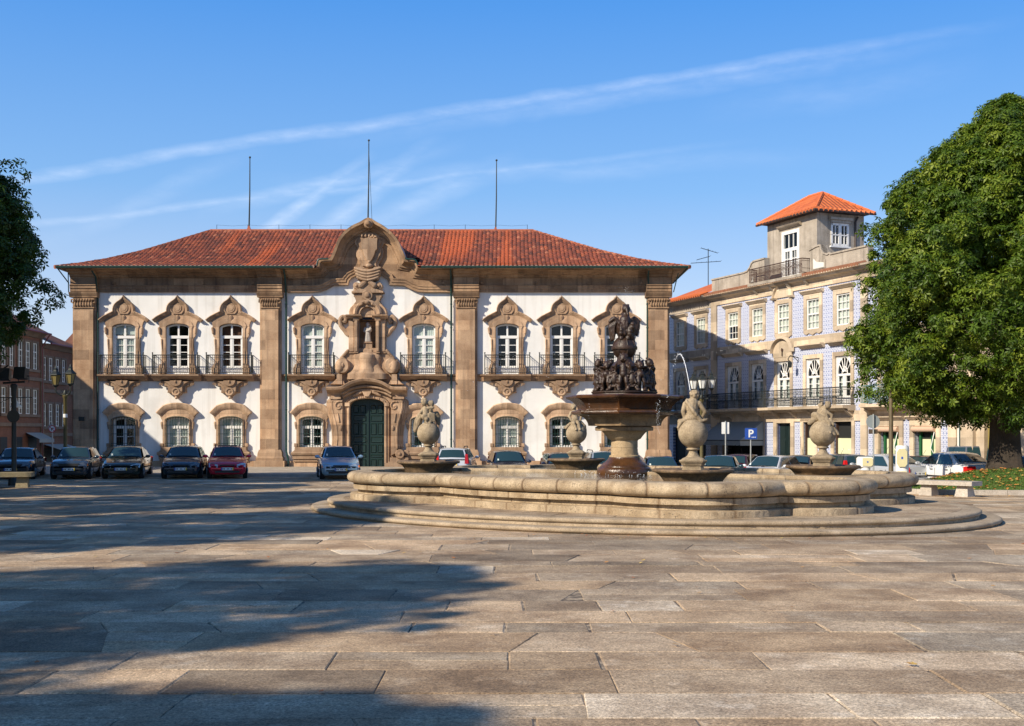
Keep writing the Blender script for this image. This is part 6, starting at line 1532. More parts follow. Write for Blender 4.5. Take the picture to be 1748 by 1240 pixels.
def car(X, Y, yaw, shape, color, label, rough=.25, metal=.3, lamps='lamp', rails=False, sunroof=False, dz=0.0, grille=True, orange=False, scale=1.0):
    L, W, H, belt, wb_, wt_, rt_, rb_, hf, rw, boot = SHAPES[shape]
    e = empty('parked_car', (X, Y, street(X, Y)+dz), yaw, label, 'car', 'cars parked around the plaza', scale)
    pm = paint('car_paint', color, rough, metal)
    w = W/2; y0 = -L/2; fy = lambda f: y0+L*f
    yA, yB, yC, yD = fy(wb_), fy(wt_), fy(rt_), fy(rb_)
    # ---- body shell
    bt = boot if boot else belt
    st = [(0,.50,.74,.30),(.012,.60,.84,.24),(.035,hf-.03,.91,.20),(.08,hf+.03,.965,.18),(.16,hf+.10,.99,.17),(wb_-.01,belt-.02,1,.17),(wb_+.04,belt,1,.17),(.5,belt+.015,1,.17),(.75,belt+.02,.995,.18),(rb_-.03,bt,.975,.2),(.965,bt-.02,.93,.22),(.985,bt-.10,.89,.26),(1.0,.62,.83,.32)]
    st = sorted(st)
    mb = MB(); vs = []; m_ = 13
    for f, zt, k, zb in st:
        q = w*k; half = [(q*.86,zb),(q*.97,zb+.10),(q,zb+.28),(q,min(zt-.16,.62)),(q*.985,zt-.10),(q*.95,zt-.03),(q*.80,zt+.005)]
        row = half+[(0,zt+.03)]+[(-x,z) for x,z in half[::-1]]
        vs += [(x,fy(f),z) for x,z in row]
    m_ = 15
    fs = [(i*m_+j,(i+1)*m_+j,(i+1)*m_+j+1,i*m_+j+1) for i in range(len(st)-1) for j in range(m_-1)]
    fs += [tuple(range(m_)), tuple(reversed(range((len(st)-1)*m_, len(st)*m_)))] + [(i*m_+m_-1,(i+1)*m_+m_-1,(i+1)*m_,i*m_) for i in range(len(st)-1)]
    mb.add(vs, fs)
    # ---- greenhouse shell: base ring at the belt, roof ring above
    bw, tw = w*.93, w*rw/.62*.72; zr = H; zb_ = belt-.02
    tw = w*.70 if shape != 'van' else w*.80
    secs = [(yA,zb_,bw*.93),(yB,zr-.06,tw*.95),(yB+.22,zr-.015,tw),((yB+yC)/2,zr,tw),(yC-.15,zr-.03,tw),(yC,zr-.075,tw*.95),(yD,(bt if boot else belt)+.0,bw*.9)]
    gh = []
    for y,z,x in secs: gh += [(-x,y,z-.03 if z > belt+.2 else z),(-x*.6,y-(0.03 if y<0 else -.03),z),(0,y-(.06 if y<0 else -.05),z+.012),(x*.6,y-(.03 if y<0 else -.03),z),(x,y,z-.03 if z > belt+.2 else z)]
    fs = [(i*5+j,i*5+j+1,(i+1)*5+j+1,(i+1)*5+j) for i in range(len(secs)-1) for j in range(4)]; mb.add(gh, fs)
    for s in (-1, 1):      # flanks of the cabin
        lo = [(s*bw*(.93 if k == 0 else .9 if k == len(secs)-1 else 1), y, belt-.02) for k,(y,z,x) in enumerate(secs)]
        hi = [(s*x, y, z-.03 if z > belt+.2 else z) for y,z,x in secs]; n = len(secs)
        mb.add(lo+hi, [(i,i+1,n+i+1,n+i) for i in range(n-1)])
    body = mb.build('body', pm, e, 50)
    # ---- glass, slightly proud of the shell
    def lerp(a,b,f): return tuple(a[i]+(b[i]-a[i])*f for i in range(3))
    def panel(name, P, nrm, mat, inset=.0, off=.012, cuts=6, bulge=.03, parent=e):
        A,B,C,D = [Vector(p) for p in P]; n_ = Vector(nrm).normalized(); vs = []
        for j in range(3):
            for i in range(cuts+1):
                u = i/cuts; v = j/2; p = A.lerp(B,u).lerp(D.lerp(C,u),v); vs.append(p+n_*(off+bulge*(1-(2*u-1)**2)))
        mbp = MB(); mbp.add(vs, [(j*(cuts+1)+i,j*(cuts+1)+i+1,(j+1)*(cuts+1)+i+1,(j+1)*(cuts+1)+i) for j in range(2) for i in range(cuts)])
        return mbp.build(name, mat, parent, 60)
    zB = zr-.075; x0, x1 = bw*.93*.90, tw*.95*.90
    ws = panel('windscreen', [(-x0,yA+.05,belt+.03),(x0,yA+.05,belt+.03),(x1,yB-.02,zB),(-x1,yB-.02,zB)], (0,-(zB-belt),(yB-yA)), M['carglass'], bulge=.045)
    mb = MB(); mb.add([(-x0*.86,yA+.035,belt+.07),(-x0*.76,yA+.03,belt+.07),(-x0*.76,yA+.06,belt+.15),(-x0*.86,yA+.065,belt+.15)], [(0,1,2,3)])
    for p in range(4): mb.v[p] = (mb.v[p][0], mb.v[p][1]-.045, mb.v[p][2]+.03)
    mb.build('sticker', M['sticker'], ws, 0)
    mb = MB(); mb.tube([(-.55*w,yA-.035,belt+.035),(.15*w,yA-.05,belt+.05)], .012, 4); mb.tube([(-.02*w,yA-.05,belt+.035),(.65*w,yA-.035,belt+.05)], .012, 4); mb.build('wiper', M['trimblack'], e, 0)
    zD = (bt if boot else belt)
    rwd = panel('rear_window', [(bw*.9*.88,yD-.04,zD+.06),(-bw*.9*.88,yD-.04,zD+.06),(-tw*.95*.88,yC+.02,zr-.11),(tw*.95*.88,yC+.02,zr-.11)], (0,(zr-zD),(yD-yC)), M['carglass'], bulge=.045)
    for s in (-1, 1):
        xl, xh = s*bw*1.0, s*tw*1.0; nrm = (s*(zr-belt),0,(bw-tw))
        zl, zh = belt+.03, zr-.09
        def at(y, z): f = (z-belt)/(zr-.03-belt); return (xl+(xh-xl)*f, y, z)
        yb1 = yA+(yB-yA)*.22+.08; yt1 = yB+.10; mid = yA+(yD-yA)*(.50 if shape in ('hatch','sedan','boxy') else .46)
        yc1 = yC-.10; yd1 = yD-(.30 if not boot else .22)
        quads = [((yb1,zl),(mid-.03,zl),(mid-.06,zh),(yt1,zh)), ((mid+.05,zl),(yd1,zl),(yc1,zh),(mid+.02,zh))]
        if shape in ('estate','mpv','van'):
            e2_ = yA+(yD-yA)*.76; quads = [quads[0], ((mid+.05,zl),(e2_-.03,zl),(e2_-.05,zh),(mid+.02,zh)), ((e2_+.05,zl),(yd1+.12,zl),(yc1+.02,zh),(e2_+.03,zh))]
        sw_ = MB()
        for q in quads:
            P = [Vector(at(*c)) for c in q]; n_ = Vector(nrm).normalized()
            sw_.add([p+n_*.008 for p in P], [(0,1,2,3)])
        sw_.build('side_window', M['carglass'], e, 0)
        # wheels with arches
        for yy in (fy(.175), fy(.80)):
            wr = .305 if shape != 'van' else .34
            mb = MB(); mb.lathe([(.02,0),(wr*.62,0),(wr*.95,.0),(wr,-.02),(wr,-.18),(wr*.9,-.2),(.02,-.2)], 26, (0,0,0)); mb.v = [(s*(w+.012+z), yy+x, wr+y) for x,y,z in mb.v]
            wh_ = mb.build('wheel', M['tyre'], e, 40)
            mb = MB(); mb.lathe([(wr*.62,.004),(wr*.60,.012),(wr*.5,.002),(wr*.16,.004),(wr*.12,.014),(.001,.014)], 20, (0,0,0), lambda a: 1); 
            for k in range(5):
                a = 2*math.pi*k/5; mb.tube([(0,0,.012),(wr*.56*math.cos(a),wr*.56*math.sin(a),.012)], .028, 4)
            mb.v = [(s*(w+.012+z), yy+x, wr+y) for x,y,z in mb.v]; mb.build('rim', M['rim'], wh_, 40)
            mb = MB(); mb.prism([(yy+x, wr+z) for x,z in arc(0,0,wr+.075,-12,192,18)], 0, .01); mb.v = [(s*(w+.001+yv*.5), xv, zv) for xv,yv,zv in mb.v]; mb.build('wheel_arch', M['trimblack'], e, 0)
        # mirrors
        mb = MB(); mb.sphere((s*(w+.10), yA+.30, belt+.05), (.11,.07,.075), 12, 8); mb.capsule((s*(w-.04),yA+.32,belt),(s*(w+.05),yA+.31,belt+.03),.03,.03,6); mb.build('mirror', pm if color != (0,) else M['trimblack'], e, 50)
        # door seams, handles and rubbing strip
        mb = MB()
        for yy in (yA+.16, mid, yd1-.05): mb.box(s*w-.004, s*w+.0035, yy-.006, yy+.006, .32, belt-.1)
        mb.box(s*w-.004, s*w+.012, fy(.27), fy(.70), .48, .54)
        for yy in (mid-.22, mid+.75): mb.box(s*w-.004, s*w+.02, yy-.08, yy+.08, belt-.17, belt-.14)
        mb.build('door_trim', M['trimblack'], e, 0)
        # lamps
        kx = .93*w
        mb = MB(); a, b_ = s*kx*.52, s*kx*.985
        mb.add([(a,fy(.018),hf-.20),(b_,fy(.045),hf-.19),(b_+s*.01,fy(.085),hf-.02),(s*kx*.80,fy(.05),hf-.015),(a,fy(.028),hf-.08)], [(0,1,2,3,4)])
        mb.v = [(x*1.0, y-.095, z+.01) for x,y,z in mb.v]; b = len(mb.v); mb.add([(x, y+.10, z) for x,y,z in mb.v[:5]], []); mb.f += [(i,(i+1)%5,5+(i+1)%5,5+i) for i in range(5)]; mb.m += [0]*5
        hl = mb.build('headlight', M[lamps], e, 0)
        if orange: m2 = MB(); m2.box(*sorted((s*kx*.98, s*kx*1.02)), fy(.02), fy(.05), hf-.17, hf-.08); m2.build('indicator', M['orange'], hl, 0)
        TH = .24 if shape in ('estate','mpv','van') else .0
        mb = MB(); zt = bt-.06 if boot else belt+.0
        if shape in ('estate','mpv','van','hatch'): mb.add([(s*w*.90,fy(.985),.72),(s*w*.70,fy(1.0),.72),(s*w*.72,fy(.982),zt+TH),(s*w*.84,fy(.975),zt+TH),(s*w*.955,fy(.955),.72),(s*w*.87,fy(.955),zt+TH-.02)], [(0,1,2,3),(4,0,3,5)])
        else: mb.add([(s*w*.88,fy(.985),.68),(s*w*.52,fy(1.0),.68),(s*w*.52,fy(.992),zt),(s*w*.88,fy(.975),zt),(s*w*.955,fy(.945),.70),(s*w*.955,fy(.945),zt-.02)], [(0,1,2,3),(4,0,3,5)])
        mb.v = [(x*1.005+s*.012, y+.022, z) for x,y,z in mb.v]; mb.build('tail_light', M['tail'], e, 0)
    # front details
    mb = MB()
    if grille:
        gw = .36*w if shape not in ('boxy','coupe') else .50*w
        mb.prism([(-gw,hf-.18),(gw,hf-.18),(gw*1.08,hf-.07),(-gw*1.08,hf-.07)], fy(.0)+.005, fy(.06))
        mb.box(-.62*w, .62*w, fy(.0)-.012, fy(.03), .27, .36)
    mb.build('grille', M['trimblack'], e, 0)
    mb = MB(); mb.box(-.80*w, .80*w, fy(0)-.025, fy(.02), .43, .49); mb.box(-.78*w,.78*w,fy(.98),fy(1.0)+.03,.45,.52); mb.build('bumper_strip', M['trimblack'] if shape in ('boxy','coupe') else pm, e, 30)
    for yy, zz in ((fy(0)-.032, .385), (fy(1.0)+.035, .62)):
        d = -1 if yy < 0 else 1
        mb = MB(); mb.box(-.26,.26,min(yy,yy+.008),max(yy,yy+.008),zz,zz+.115); mb.mi = 1; mb.box(-.262,-.215,min(yy+d*.003,yy),max(yy+d*.003,yy),zz,zz+.114) if d < 0 else mb.box(.215,.262,yy+.008,yy+.011,zz,zz+.114)
        mb.mi = 2; mb.box(.218,.262,yy-.003,yy,zz,zz+.114) if d < 0 else mb.box(-.262,-.218,yy+.008,yy+.011,zz,zz+.114)
        mb.mi = 3
        for k in range(7):
            if k in (2, 5): continue
            x = -.18+.06*k; mb.box(x-.016,x+.016,(yy-.003 if d < 0 else yy+.008),(yy if d < 0 else yy+.011),zz+.03,zz+.085)
        mb.build('number_plate', [M['plate'], M['plateblue'], M['plateyel'], M['trimblack']], e, 0)
    if rails:
        for s in (-1, 1): mb = MB(); mb.tube([(s*tw*.9,yB+.2,zr-.02),(s*tw*.9,yB+.35,zr+.06),(s*tw*.9,yC-.3,zr+.06),(s*tw*.9,yC-.12,zr-.02)], .022, 6); mb.build('roof_rail', M['trimblack'], e, 40)
    if sunroof: mb = MB(); mb.box(-tw*.7, tw*.7, yB+.25, yB+.85, zr-.01, zr+.035); mb.build('sunroof', M['carglass'], e, 0)
    mb = MB(); mb.tube([(0,(yB+yC)/2-.2,zr),(0,(yB+yC)/2+.05,zr+.28)], .008, 4); mb.build('aerial', M['trimblack'], e, 0)
    return e
def cx_(px, Y): return (px-CX)*Y/F
YW = R(13)
def row_car(px, Yf, shape, color, label, **k):
    L = SHAPES[shape][0]; yaw = k.pop('yaw', YW); X = cx_(px, Yf)
    return car(X-math.sin(yaw)*L/2, Yf+math.cos(yaw)*L/2, yaw, shape, color, label, **k)
# the row in front of the town hall
row_car(18, 50.4, 'coupe', (.018,.034,.055), 'dark blue coupe with round headlights behind the floodlight mast', lamps='lampdark', orange=True, yaw=R(14))
row_car(117, 50.6, 'boxy', (.035,.055,.08), 'old boxy grey blue hatchback with black grille parked beside the street lamp', lamps='lampdark', orange=True, yaw=R(11))
row_car(206, 51.0, 'sedan', (.008,.022,.018), 'black green sedan with white and yellow front plate between two blue cars', yaw=R(10))
row_car(308, 51.2, 'hatch', (.018,.035,.06), 'dark blue hatchback parked next to the red car', lamps='lampdark', yaw=R(10))
row_car(388, 51.3, 'hatch', (.72,.012,.05), 'red hatchback with sunroof parked under the third window', sunroof=True, rails=True, yaw=R(13.5))
row_car(582, 50.3, 'hatch', (.28,.45,.58), 'light blue hatchback parked in front of the green door', metal=.15, yaw=R(12), orange=True)
# behind the fountain
def roof_car(px, Y, yaw, shape, color, label, **k): return car(cx_(px, Y), Y, yaw, shape, color, label, **k)
roof_car(779, 57.0, R(180-3), 'estate', (.62,.64,.66), 'white estate car seen from behind with tall red tail lights', rails=True)
roof_car(866, 55.5, R(6), 'estate', (.016,.024,.05), 'dark navy car facing the plaza left of the fountain column, whole windscreen in view', lamps='lampdark')
roof_car(957, 57.5, R(5), 'estate', (.018,.028,.065), 'dark navy car half hidden behind the cherub facing forward', lamps='lampdark')
roof_car(1029, 57.0, R(4), 'mpv', (.36,.42,.50), 'silver blue people carrier with roof rails behind the fountain column', rails=True)
roof_car(1127, 53.5, R(-2), 'sedan', (.02,.035,.075), 'dark blue saloon between the column and the cherub with the sash')
roof_car(1228, 50.0, R(-14), 'sedan', (.012,.05,.065), 'dark teal saloon with large windscreen right of the cherub with the sash')
roof_car(1272, 60.0, R(150), 'hatch', (.06,.012,.02), 'dark maroon car in the shade under the awning', scale=1.0)
roof_car(1316, 52.0, R(-35), 'hatch', (.58,.60,.63), 'silver hatchback turned sideways in front of the parking sign', metal=.1)
roof_car(1372, 58.5, R(150), 'sedan', (.012,.012,.014), 'black saloon with one red tail light showing behind the silver hatchback')
roof_car(1426, 59.0, R(-165), 'estate', (.06,.085,.12), 'dark grey blue estate seen from behind beside the leaning statue')
roof_car(1508, 47.5, R(-160), 'sedan', (.42,.44,.47), 'old silver grey saloon behind the round sign and short white post', metal=.1)
roof_car(1566, 56.5, R(-160), 'hatch', (.02,.024,.03), 'dark car parked beyond the two silver saloons')
roof_car(1624, 45.5, R(-167), 'sedan', (.72,.73,.73), 'bright silver saloon with large red tail lights behind the bench', metal=.05, scale=1.02)
roof_car(1708, 56.0, R(60), 'van', (.05,.055,.07), 'dark grey van behind the tree trunk')
roof_car(1760, 50.5, R(100), 'hatch', (.10,.22,.30), 'blue car at the picture edge beyond the tree trunk', dz=0.0)
# ------------------------------------------------------------------ lamps, signs, benches, posts
M['olive'] = plain('olive_lamp_paint', (.105, .085, .030), .5, var=.3)
M['signwhite'] = plain('white_sign_paint', (.75, .76, .74), .45)
M['signgrey'] = plain('grey_sign_back', (.30, .34, .35), .5, .3)
M['signblue'] = plain('blue_sign', (.02, .075, .36), .35)
M['signred'] = plain('red_sign', (.55, .025, .04), .4)
M['galv'] = plain('galvanised_post', (.42, .44, .43), .45, .5)
t = NT('frosted_lantern_glass'); t.bsdf((.72, .72, .68), .25, spec=.5); M['frost'] = t.mat
t = NT('amber_lantern_glass'); t.bsdf((.24, .19, .07), .25, spec=.5); M['amber'] = t.mat
M['postwhite'] = plain('white_enamel', (.72, .72, .68), .35, var=.05)
M['postcream'] = plain('cream_panel', (.55, .50, .28), .4)
def at(px, py, Y): return (cx_(px, Y), Y, EYE+(HY-py)*Y/F)
def lantern(mb_f, mb_g, c, s):
    x, y, z = c
    mb_g.lathe([(.13*s,0),(.23*s,.44*s)], 6, (x,y,z))
    for k in range(6):
        a = 2*math.pi*k/6; mb_f.tube([(x+.13*s*math.cos(a),y+.13*s*math.sin(a),z),(x+.235*s*math.cos(a),y+.235*s*math.sin(a),z+.44*s)], .014*s, 4)
    mb_f.lathe([(.06*s,-.12*s),(.15*s,-.03*s),(.15*s,.0)], 6, (x,y,z)); mb_f.lathe([(.28*s,.44*s),(.27*s,.48*s),(.12*s,.62*s),(.10*s,.70*s),(.13*s,.72*s),(.05*s,.78*s),(.03*s,.86*s),(.005,.9*s)], 6, (x,y,z))
def street_lamp(px, Y, ytop, arms, glassm, label):
    X = cx_(px, Y); z0 = street(X, Y); e = empty('street_lamp', (X, Y, z0), 0, label, 'street lamp', 'lantern street lamps')
    zt = EYE+(HY-ytop)*Y/F-z0; s = 1.02; hub = zt-.95*s-.32
    mb = MB(); mb.lathe([(.2,0),(.2,.3),(.13,.4),(.11,.9),(.09,1.0),(.085,hub-.35),(.12,hub-.3),(.13,hub-.2),(.07,hub-.15),(.05,hub)], 12); mb.build('pole', M['olive'], e, 40)
    f, g, a_ = MB(), MB(), MB()
    for dx, dy, dz in arms:
        c = (dx, dy, zt-.9*s+dz); a_.tube(smooth_path_3([(0,0,hub-.1),(dx*.5,dy*.5,hub-.18),(dx*.95,dy*.95,hub-.02),(dx,dy,c[2]-.1)]), .04, 6); a_.tube([(dx*.3,dy*.3,hub-.12),(dx*.45,dy*.45,hub+.08),(dx*.25,dy*.25,hub+.1)], .02, 5); lantern(f, g, c, s)
    a_.lathe([(.09,hub-.2),(.12,hub-.1),(.05,hub+.05)], 10); a_.build('arms', M['iron'], e, 40)
    q = f.build('lantern_frame', M['iron'], e, 20); g.build('lantern_glass', glassm, q, 20)
    return e
def smooth_path_3(p, n=4):
    out = []
    P = [Vector(q) for q in p]
    for i in range(len(P)-1):
        p0, p1, p2, p3 = P[max(i-1,0)], P[i], P[i+1], P[min(i+2,len(P)-1)]
        for k in range(n):
            t_ = k/n; out.append(.5*((2*p1)+(p2-p0)*t_+(2*p0-5*p1+4*p2-p3)*t_*t_+(3*p1-p0-3*p2+p3)*t_**3))
    return out+[P[-1]]
lp = street_lamp(111.5, 55.6, 622, [(-.42,-.1,-.06),(.30,-.15,.0),(.1,.4,.02)], M['amber'], 'olive street lamp with amber lanterns beside the left corner pilaster')
m = MB(); m.lathe([(.10,0),(.10,.17)], 10, (0,0,EYE+(HY-713)*55.6/F-lp.location.z)); m.build('notice_band', M['signwhite'], lp)
street_lamp(1197.5, 62.0, 634, [(-.42,-.15,-.02),(-.02,-.4,.0),(.52,-.05,.03)], M['frost'], 'olive street lamp with three white lanterns in front of the tiled houses')
# floodlight mast
X, Y = cx_(24, 45), 45.0
e = empty('floodlight_mast', (X, Y, 0), 0, 'black mast with two floodlights and a round disc, in front of the dark coupe', 'floodlight')
m = MB(); m.lathe([(.22,0),(.2,.25),(.13,.35),(.095,.6),(.085,3.6),(.12,3.75),(.14,3.85),(.08,3.9)], 12); m.build('pole', M['iron'], e, 40)
m = MB(); m.tube([(-.42,0,3.93),(.42,0,3.98)], .045, 6); 
for s in (-1, 1): m.tube([(s*.37-.2,0,3.95),(s*.37-.2,0,4.2),(s*.37+.2,0,4.2),(s*.37+.2,0,3.95)], .02, 4)
m.build('bracket', M['iron'], e, 30)
for x, rz in ((-.36, .10), (.30, -.12)):
    m = MB(); mt = Matrix.Translation((x,-.02,4.24+.05*(x>0))) @ Matrix.Rotation(rz, 4, 'Z') @ Matrix.Rotation(R(-12), 4, 'X'); m.obox(mt, .42, .30, .40)
    m.obox(mt @ Matrix.Translation((0,-.17,0)), .46, .05, .44); m.build('floodlight', M['iron'], e, 0)
m = MB(); m.lathe([(.24,-.015),(.245,0),(.24,.015)], 24); m.v = [(x+.02,-.11+z,EYE+(HY-711)*45/F+y) for x,y,z in m.v]; m.build('disc', M['iron'], e, 40)
# hanging lamp bracket on the brown house
hb = empty('wall_lamp', (LX, Ly(-8), 0), 0, 'grey bell lamp on a long bracket from the brown house', 'lamp')
m = MB(); zz = 4.35; m.tube([(0,0,zz),(2.4,.1,zz+.02)], .03, 5); m.tube([(0,0,zz-.5),(1.0,.05,zz)], .02, 5); m.build('bracket', M['iron'], hb)
m = MB(); m.lathe([(.05,zz-.02),(.06,zz-.2),(.2,zz-.42),(.36,zz-.6),(.36,zz-.66)], 16, (1.35,.05,0)); m.build('lamp_shade', M['signgrey'], hb, 50)
def sign_post(name, px, Y, ytop, ybot, label, r=.03, mat='galv'):
    X = cx_(px, Y); z0 = street(X, Y); e = empty(name, (X, Y, z0), 0, label, 'sign', None); zt = EYE+(HY-ytop)*Y/F-z0
    m = MB(); m.tube([(0,0,-.05),(0,0,zt)], r, 8); m.build('post', M[mat], e, 40); return e, zt
def disc(parent, name, r, z, y, mat, th=.012, x=0): m = MB(); m.lathe([(0.001,0),(r,0),(r,th),(0.001,th)], 32); m.v = [(a+x, y-c, z+b_) for a,b_,c in m.v]; return m.build(name, mat, parent, 30)
e, zt = sign_post('traffic_sign', 89.5, 60.0, 722, 800, 'round red ringed no right turn sign on a thin post beside the boxy hatchback')
zc = EYE+(HY-732.5)*60/F-e.location.z; q = disc(e, 'sign_disc', .185, zc, -.03, M['signred']); disc(q, 'sign_face', .145, zc, -.043, M['signwhite'], .006)
m = MB(); m.box(-.055,-.02,-.052,-.049,zc-.1,zc+.04); m.box(-.055,.05,-.052,-.049,zc+.02,zc+.055); m.prism([(.045,zc+.075),(.045,zc),(.10,zc+.038)], -.052, -.049); m.build('arrow', M['trimblack'], q, 0)
m = MB(); m.obox(Matrix.Translation((0,-.0545,zc)) @ Matrix.Rotation(R(45),4,'Y'), .31, .003, .035); m.build('slash', M['signred'], q, 0)
disc(e, 'second_disc', .185, zc+.05, .03, M['signgrey'], x=-.05)
e, zt = sign_post('traffic_sign', 1238.5, 56.0, 719, 780, 'white rectangular sign seen from the back with its post up the middle')
m = MB(); z = EYE+(HY-731)*56/F-e.location.z; m.box(-.18,.18,.035,.05,z-.28,z+.28); m.build('sign_plate', M['signwhite'], e); m = MB(); m.box(-.03,.03,.0,.034,z+.12,z+.16); m.box(-.03,.03,.0,.034,z-.16,z-.12); m.build('clamp', M['galv'], e)
e, zt = sign_post('parking_sign', 1281.5, 55.0, 745, 780, 'blue square parking sign with a white letter P')
z = EYE+(HY-740.5)*55/F-e.location.z; m = MB(); m.box(-.285,.285,-.06,-.04,z-.26,z+.26); sp_ = m.build('sign_plate', M['signblue'], e)
cu = bpy.data.curves.new('letter', 'FONT'); cu.body = 'P'; cu.size = .50; cu.extrude = .004; cu.align_x = 'CENTER'; cu.offset = .012
tmp_ = bpy.data.objects.new('tmp', cu); me_ = bpy.data.meshes.new_from_object(tmp_); bpy.data.objects.remove(tmp_); lo = link_mesh('letter', me_, M['signwhite'], sp_); lo.location = (-.01,-.066,z-.165); lo.rotation_euler = (R(90),0,0)
m = MB()
for k in range(3): m.box(.03+.075*k,.075+.075*k,-.065,-.061,z-.19,z-.15)
m.build('small_marks', M['signwhite'], sp_, 0)
e, zt = sign_post('traffic_sign', 1491, 43.0, 707, 812, 'round grey sign seen from the back, with a small plate below it')
z = EYE+(HY-720)*43/F-e.location.z; disc(e, 'sign_disc', .25, z, .06, M['signgrey']); m = MB(); z2 = EYE+(HY-737)*43/F-e.location.z; m.box(-.165,.165,.03,.045,z2-.085,z2+.085); m.build('lower_plate', plain('brown_plate', (.10,.07,.045), .6), e); disc(e, 'sign_face', .245, z, .072, M['signwhite'], .004)
# slender lamp post under the tree
X, Y = cx_(1521, 42.3), 42.3
e = empty('lamp_post', (X, Y, .02), 0, 'slender rusty olive lamp post rising into the tree beside the tall white post', 'lamp post')
m = MB(); m.lathe([(.12,0),(.11,.5),(.085,.6),(.07,4.1)], 12); m.build('pole', plain('rusty_olive_paint', (.115,.085,.045), .6, var=.5, scale=5), e, 40); m = MB(); m.lathe([(.05,4.1),(.14,4.18),(.16,4.3),(.07,4.4)], 12); m.build('lamp_head', M['iron'], e, 40)
# white service posts
def service_post(px, Y, ytop, tall, label):
    X = cx_(px, Y); z0 = .0; e = empty('service_post', (X, Y, z0), R(-18), label, 'service post', 'white service posts by the lawn'); zt = EYE+(HY-ytop)*Y/F-z0
    if tall:
        m = MB(); m.lathe([(.215,0),(.215,zt-.05),(.19,zt)], 20); m.build('column', M['postwhite'], e, 40)
        m = MB(); pl = [(-.17,zt-.60),(-.17,zt-.22),(-.10,zt-.10),(.10,zt-.10),(.17,zt-.2),(.17,zt-.62),(.10,zt-.72),(-.10,zt-.72)]; m.prism(pl, -.27, -.1, .02); q = m.build('head_panel', M['postcream'], e, 20)
        m = MB(); m.box(-.15,.15,-.225,-.1,zt-1.2,zt-.86); m.box(-.15,.15,-.225,-.1,zt-1.75,zt-1.28); m.build('lower_panel', M['postcream'], e, 20)
        m = MB(); m.box(-.03,.03,-.276,-.27,zt-.45,zt-.37); m.build('button', M['signblue'], q, 0); m = MB(); m.box(-.03,.03,-.232,-.225,zt-1.05,zt-.99); m.build('button', M['signred'], q, 0)
    else:
        m = MB(); m.lathe([(.17,0),(.17,zt-.3)], 20); m.build('column', M['postwhite'], e, 40)
        m = MB(); m.prism([(-.29,zt-.30),(-.29,zt-.05),(-.24,zt),(.22,zt),(.28,zt-.05),(.28,zt-.30),(.22,zt-.36),(-.22,zt-.36)], -.2, .2, .03); m.build('head', M['postwhite'], e, 30)
        m = MB(); m.prism([(-.08,zt-.32),(-.08,zt-.04),(.2,zt-.03),(.265,zt-.08),(.265,zt-.28),(.2,zt-.33)], -.225, -.1, .015); q = m.build('head_panel', M['postcream'], e, 20); m = MB(); m.box(.06,.11,-.232,-.225,zt-.2,zt-.15); m.build('button', M['signblue'], q, 0)
service_post(1477, 40.6, 780, False, 'short white post with a wide rounded head beside the round sign')
service_post(1540, 39.6, 761, True, 'tall white cylindrical post with cream panels at the corner of the lawn')
# granite benches
def bench(X, Y, rz, L, W, H, th, label, mat):
    e = empty('stone_bench', (X, Y, 0), rz, label, 'bench', 'granite benches')
    m = MB(); a, b = L/2, W/2; m.prism([(-a,H-th),(a,H-th),(a,H),(-a,H)], -b, b, .012); m.build('seat', mat, e, 20)
    for s in (-1, 1):
        m = MB(); c = s*L*.30; vs = [(c-.22,-b*.72,0),(c+.22,-b*.72,0),(c+.22,b*.72,0),(c-.22,b*.72,0),(c-.17,-b*.5,H-th),(c+.17,-b*.5,H-th),(c+.17,b*.5,H-th),(c-.17,b*.5,H-th)]
        m.add(vs, [(0,3,2,1),(4,5,6,7),(0,1,5,4),(1,2,6,5),(2,3,7,6),(3,0,4,7)]); m.build('leg', mat, e, 20)
bench(cx_(1616, 37.4), 37.4, R(-47), 2.0, .72, .49, .14, 'pale granite bench in the sun at the edge of the lawn', M['concrete'])
bench(cx_(12, 43.3), 43.3, R(14), 1.8, .8, .56, .17, 'mossy dark stone bench in the shade below the floodlight mast', M['mossy'])
# ------------------------------------------------------------------ lawn on a low mound, its kerb, grass and fallen leaves
def mound(x, y):
    return .74*S(37.6, 42.5, y-.10*(x-18))*S(11.6, 16.0, x)*(1-S(48, 58, y))
LAWN = [(13.1,39.1),(13.6,38.5),(14.6,38.15),(16.0,37.95),(18,37.75),(21,37.6),(26,37.5),(32,37.6),(32,45.4),(24,45.6),(18,45.2),(14.4,43.8),(12.9,41.5),(12.75,40.2)]
def inside(x, y):
    c = False; n = len(LAWN)
    for i in range(n):
        (x1,y1),(x2,y2) = LAWN[i], LAWN[i-1]
        if (y1 > y) != (y2 > y) and x < (x2-x1)*(y-y1)/(y2-y1)+x1: c = not c
    return c
def lz(x, y):
    f = 1e9; n = len(LAWN)
    for i in range(n):
        a, b = Vector(LAWN[i-1]), Vector(LAWN[i]); d = b-a; t_ = max(0, min(1, (Vector((x,y))-a).dot(d)/d.length_squared)); f = min(f, (Vector((x,y))-a-d*t_).length)
    return .13+.66*S(0, 4.2, f)
t = NT('lawn_earth'); v = t.obj(); f = t.noise(v, 1.6, 5); g = t.noise(v, 24, 3)
cc = t.mix(f, (.045, .085, .012), (.085, .15, .022)); cc = t.mix(t.ramp(g, [(.55, 0.0), (.7, .6)]), cc, (.10, .08, .04)); t.bsdf(cc, .9); M['lawn'] = t.mat
V, Fc, idx = [], [], {}
st_ = .4
for j in range(int(9/st_)+2):
    for i in range(int(20/st_)+2):
        x, y = 12.6+i*st_, 37.4+j*st_
        if inside(x, y): idx[(i,j)] = len(V); V.append((x, y, lz(x, y)))
